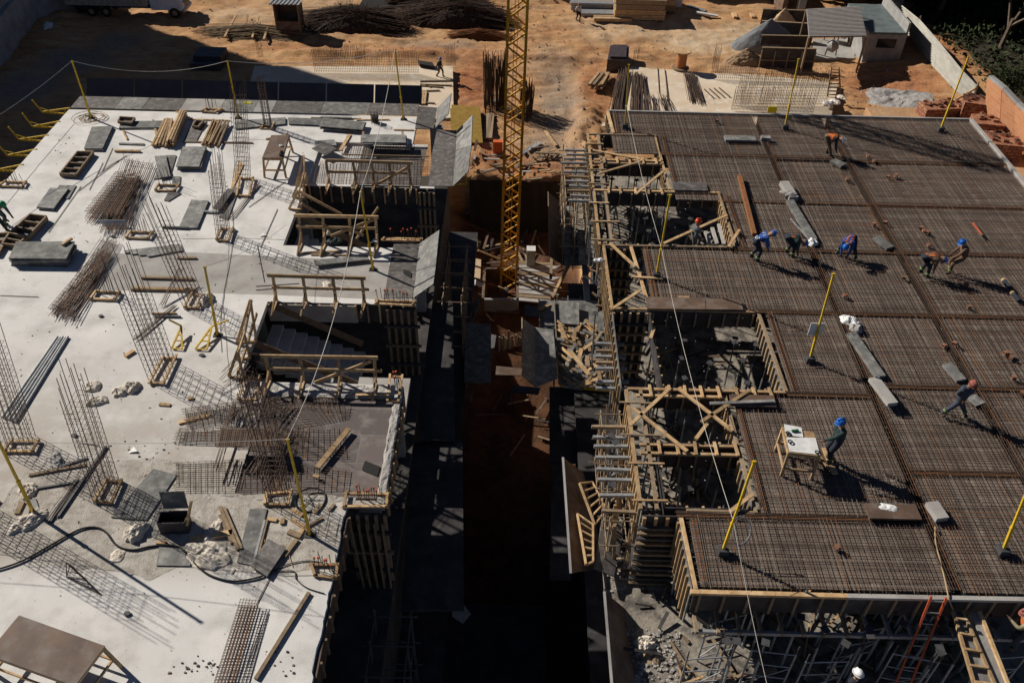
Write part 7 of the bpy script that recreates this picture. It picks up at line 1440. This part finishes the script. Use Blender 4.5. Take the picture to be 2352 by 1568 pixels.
G().box(xa-1,xa+26,ya+7,ya+18,-7.1,9,CONCW).out('unseen_shade_mass',fs_)  # oversized mass out of view, added to shade the upper right
tag(G().box(xa-13,xa-2,ya+7,ya+14,-13.2,-8.8,PLYD).out('shade_block'),'long dark block standing in for shade left of the concrete frame at the top','shade block')  # added dark block in place of a shaded stretch of yard
# fence
fb=[(1130,-60),(1290,215),(1445,415),(1560,560),(1740,750),(1860,840)]; ft=[(1010,-270),(1260,20),(1435,160),(1585,330),(1780,570),(1905,700)]
e=empty('sheet_fence',GP(*t4(1445,415)),'tall pale ribbed sheet metal fence running down the upper right','fence'); FM=mat('pale_sheet_metal',(.40,.385,.34),(.30,.285,.25),1.0,.6,stretch=(1,1,3))
B_=[GP(*t4(*q)) for q in fb]; T_=[up_at(b,*t4(*q)) for b,q in zip(B_,ft)]
for i in range(5):
    a,b,c_,d=B_[i],B_[i+1],T_[i+1],T_[i]; g=G(); n=12; prev=None; nv=(b-a).cross(V((0,0,1))).normalized(); L=[]
    for k in range(n*2+1): t=k/(n*2); o_=nv*(.14 if k%2 else 0); L.append((a.lerp(d,t)+o_,b.lerp(c_,t)+o_))
    for (p,q),(r_,s_) in zip(L,L[1:]): g.add([p,q,s_,r_],[(0,1,2,3)],FM)
    g.out('sheet_panel',e)
for b,t in zip(B_,T_): G().beam(b,t+V((0,0,.3)),.12,.12,WOODO,up=(0,1,0)).out('post',e)
a=GP(*t4(1700,840),.1); b=T_[5]; tag(G().beam(a,b+V((-.1,-.1,-.2)),.14,.14,WOOD).out('timber_prop'),'pale timber prop leaning on the near end of the sheet fence','prop')
# slurry puddle
sp_=[(990,760),(1020,725),(1150,715),(1290,735),(1420,745),(1540,770),(1580,815),(1550,860),(1440,900),(1300,925),(1180,900),(1060,860),(1000,820)]
g=G(); pts=[GP(*t4(*q)) for q in sp_]; cen=sum(pts,V((0,0,0)))/len(pts); RN=10; vs=[];
for j in range(RN+1):
    for i in range(len(pts)*3):
        k=i/3; p=pts[int(k)%len(pts)].lerp(pts[(int(k)+1)%len(pts)],k-int(k)); q=cen.lerp(p,j/RN*(1+.06*noise.noise((p.x*2,p.y*2,3)))); vs.append((q.x,q.y,gh(q.x,q.y)+.12*(1-(j/RN)**6)+.06*noise.fractal(V((q.x*1.2,q.y*1.2,0)),1,2,4)))
n=len(pts)*3; g.add(vs,[(j*n+i,j*n+(i+1)%n,(j+1)*n+(i+1)%n,(j+1)*n+i) for j in range(RN) for i in range(n)],mat('dried_slurry',(.25,.24,.23),(.36,.34,.32),1.3,.85,.05,5,8)); struct(g.out('dried_slurry_ground'))
# timber tower, bags at the right end of the cream slab
p=W(*t4(735,790),-12.5); e=empty('timber_stair_tower',p,'narrow timber stair frame at the right end of the cream slab','stair frame')
for s in(-.35,.35): G().beam(p+V((s*1.6,0,0)),p+V((s*.9,1.5,1.9)),.10,.10,WOODO,up=(0,1,0)).out('rail',e)
for k in range(8): t=(k+.5)/8; G().beam(p+V((-.4,1.5*t,1.9*t)),p+V((.4,1.5*t,1.9*t)),.12,.08,WOOD).out('step',e)
for i in range(7): sack('white bag in the heap at the right end of the cream slab',1,4,0,0,.5,.35,.3,m=WHITE if i%2 else SACK,P=W(*t4(670+R(0,130),890-R(0,60)),-12.5)+V((0,0,.3*(i//3))),seed=60+i,grp='heap of white bags',name='bag',cat='bag')
# brick stacks and brick wall at the right edge
BRK=brickmat('clay_blocks',(.40,.18,.10),(.28,.115,.065),(.13,.06,.04),.33,.19,.03,vertical=True,noisec=[(3,.55,.7,(.42,.27,.18))])
def loose(p,w,d,h,a):
    g=G()
    for k in range(9):
        q=p+Matrix.Rotation(a,3,'Z')@V((R(-w/2.4,w/2.4),R(-d/2.4,d/2.4),h)); t=R(0,3.1); g.beam(q+V((0,0,.07)),q+V((math.cos(t)*.3,math.sin(t)*.3,.07)),.19,.14,BRK)
    return g.v,g.f,BRK
def bstack(lab,x,y,w,d,h,z=-5.5,a=.0,m=None):
    p=W(*t4(x,y),z); e=None; ux=V((math.cos(a),math.sin(a),0))*w/2; uy=V((-math.sin(a),math.cos(a),0))*d/2
    tag(G().prism([p-ux-uy+V((0,0,h)),p+ux-uy+V((0,0,h)),p+ux+uy+V((0,0,h)),p-ux+uy+V((0,0,h))],h,m or BRK).add(*loose(p,w,d,h,a)).out('brick_stack'),lab,'brick stack','stacks of clay blocks')
struct(G().box(22.3,44,22,52,-14,-5.5,EARTH).out('terrace_ground')) 
for x,y,w,d,h,a,lab in((1525,945,1.5,1.2,.7,.1,'low orange brick stack at the far right corner of the deck'),(1700,925,1.5,1.2,.6,.1,'second low brick stack behind the far right deck corner'),(1850,960,1.5,1.3,1.2,-.3,'tallest brick stack beside the brick wall'),(1950,1090,1.7,1.3,.9,-.2,'wide brick stack below the tallest one'),(2000,1170,.8,.8,.6,.3,'small loose brick stack in the middle'),(2090,1190,.8,.6,.5,-.5,'tilted small brick stack near the wall foot'),(2075,1270,1.9,1.3,1.0,-.15,'nearest wide brick stack beside the deck edge')):
    bstack(lab,x,y,w,d,h,-5.5,a)
WB=brickmat('orange_block_wall',(.62,.30,.15),(.52,.23,.11),(.56,.36,.22),.5,.25,.02,vertical=True)
def sol(xy,b): return up_at(b,*t4(*xy))
wl=[((1990,1010),(2010,640)),((2110,1110),(2130,740)),((2240,1190),(2240,860)),((2480,1430),(2480,1080))]
e=empty('brick_wall',W(*t4(1990,1010),-5.5),'orange hollow block wall with dark column strips at the right frame edge','wall'); Bp=[W(*t4(*a),-5.5) for a,b in wl]; Tp=[sol(b,p) for p,(a,b) in zip(Bp,wl)]
Bp.insert(0,W(*t4(1905,905),-5.5)); Tp.insert(0,sol((2005,630),Bp[0]))
for i in range(1,len(Bp)-1):
    a,b,c_,d=Bp[i],Bp[i+1],Tp[i+1],Tp[i]; n_v=(b-a).cross(V((0,0,1))).normalized()*.22
    g=G(); g.add([a,b,c_,d,a+n_v,b+n_v,c_+n_v,d+n_v],[(0,1,2,3),(7,6,5,4),(3,2,6,7),(0,3,7,4),(1,5,6,2)],WB); g.out('wall_panel',e)
    G().beam(d+V((0,0,.1)),c_+V((0,0,.1)),.3,.16,CONCW).out('capping',e)
    m_=(a*.12+b*.88); t_=(d*.12+c_*.88); 
    for s in(-.18,0,.18): o_=(b-a).normalized()*s-n_v*.15; G().beam(m_+o_,t_+o_,.07,.06,RUST,up=(0,1,0)).out('column_bar',e)
    for k in range(5): q=m_.lerp(t_,(k+.5)/5); o_=(b-a).normalized()*.28; G().beam(q-o_-n_v*.2,q+o_-n_v*.2,.05,.05,RUST).out('column_tie',e)
scaff('timber scaffold outside the right edge of the deck near the brick stacks',23.2,25.2,27,31,-5.5,-2.2,2,3,2,WOOD,.05)
# trees at the top right
LEAF=mat('foliage',(.03,.042,.016),(.016,.025,.009),3,.9,tint=.3,col3=(.05,.062,.022),s3=1.5); BARK=mat('bark',(.16,.12,.09),(.1,.075,.055),4,.95)
def tree(lab,P,h,r,nl,leaf=True,nm='tree',sz=.22):
    e=empty(nm,P,lab,'tree','trees at the upper right'); g=G(); rnd=random.Random(int(P.x*10)); tips=[]
    def br(p,d,l,rr,dep):
        q=p+d*l; g.tube(p,q,rr,BARK,5,rr*.65); tips.append((q,dep))
        if dep<4:
            for _ in range(3 if dep<3 else 2):
                nd=(d+V((rnd.uniform(-.8,.8),rnd.uniform(-.8,.8),rnd.uniform(-.2,.5)))).normalized(); br(p.lerp(q,rnd.uniform(.6,1)),nd,l*rnd.uniform(.6,.82),rr*.6,dep+1)
    br(V(P),V((rnd.uniform(-.15,.15),rnd.uniform(-.15,.15),1)).normalized(),h*.32,h*.022,0); g.out('trunk',e)
    if leaf:
        g=G(); T2=[t for t,d in tips if d>=2]
        for k in range(nl):
            c=rnd.choice(T2)+V((rnd.gauss(0,r*.16),rnd.gauss(0,r*.16),rnd.gauss(0,r*.14))); a=V((rnd.uniform(-1,1),rnd.uniform(-1,1),rnd.uniform(-.4,1))).normalized(); b=a.cross(V((rnd.uniform(-1,1),rnd.uniform(-1,1),.3))).normalized(); s_=sz*rnd.uniform(.5,1.3)
            g.add([c-a*s_,c+b*s_*.5,c+a*s_,c-b*s_*.5],[(0,1,2,3)],LEAF)
        g.out('crown',e)
    return e
tree('bare grey branched tree arching at the right frame edge',V((46.0,64,-13)),9,3,0,False)
tree('green leafy shrub lit at the right frame edge',W(*t4(2265,690),-9)+V((0,1.5,-3)),4.6,2.6,3000,True,'leafy_tree',.13)
for i,(x,y,h,lab) in enumerate(((50,82,13,'dark tree filling the top right corner'),(45,92,14,'dark tree behind the ribbed fence at the top'),(57,72,12,'dark tree at the right frame edge above the leafy shrub'),(52,64,8,'dark low tree behind the brick wall'),(44.2,70.5,7,'dark small tree at the near end of the ribbed fence'),(60,90,14,'dark tree beyond the top right corner'),(41,99,15,'dark tree behind the concrete frame at the top right'),(44.5,79,13,'dark tree close behind the middle of the ribbed fence'),(41.5,87,13,'dark tree close behind the far part of the ribbed fence'),(47.5,72.5,11,'dark tree close behind the near part of the ribbed fence'))):
    tree(lab,V((x,y,-13.5)),h,4.2,6500,True,'dark_tree',.34)
g=G(); rnd=random.Random(5)
for k in range(30000):
    x=rnd.uniform(39.6,72);y=rnd.uniform(60,112)
    if y<70 and x<41.5+(70-y)*.15: continue
    c=V((x,y,-13+rnd.random()**1.5*1.6+max(0,(x-46))*.12)); a=V((rnd.uniform(-1,1),rnd.uniform(-1,1),rnd.uniform(-.4,1))).normalized(); b=a.cross(V((rnd.uniform(-1,1),.2,.3))).normalized(); s_=rnd.uniform(.12,.36); g.add([c-a*s_,c+b*s_*.5,c+a*s_,c-b*s_*.5],[(0,1,2,3)],LEAF)
tag(g.out('undergrowth'),'dark undergrowth covering the shaded slope beyond the fence','undergrowth',kind='stuff')
for o in bpy.data.objects:
    if '_o' in o: del o['_o']
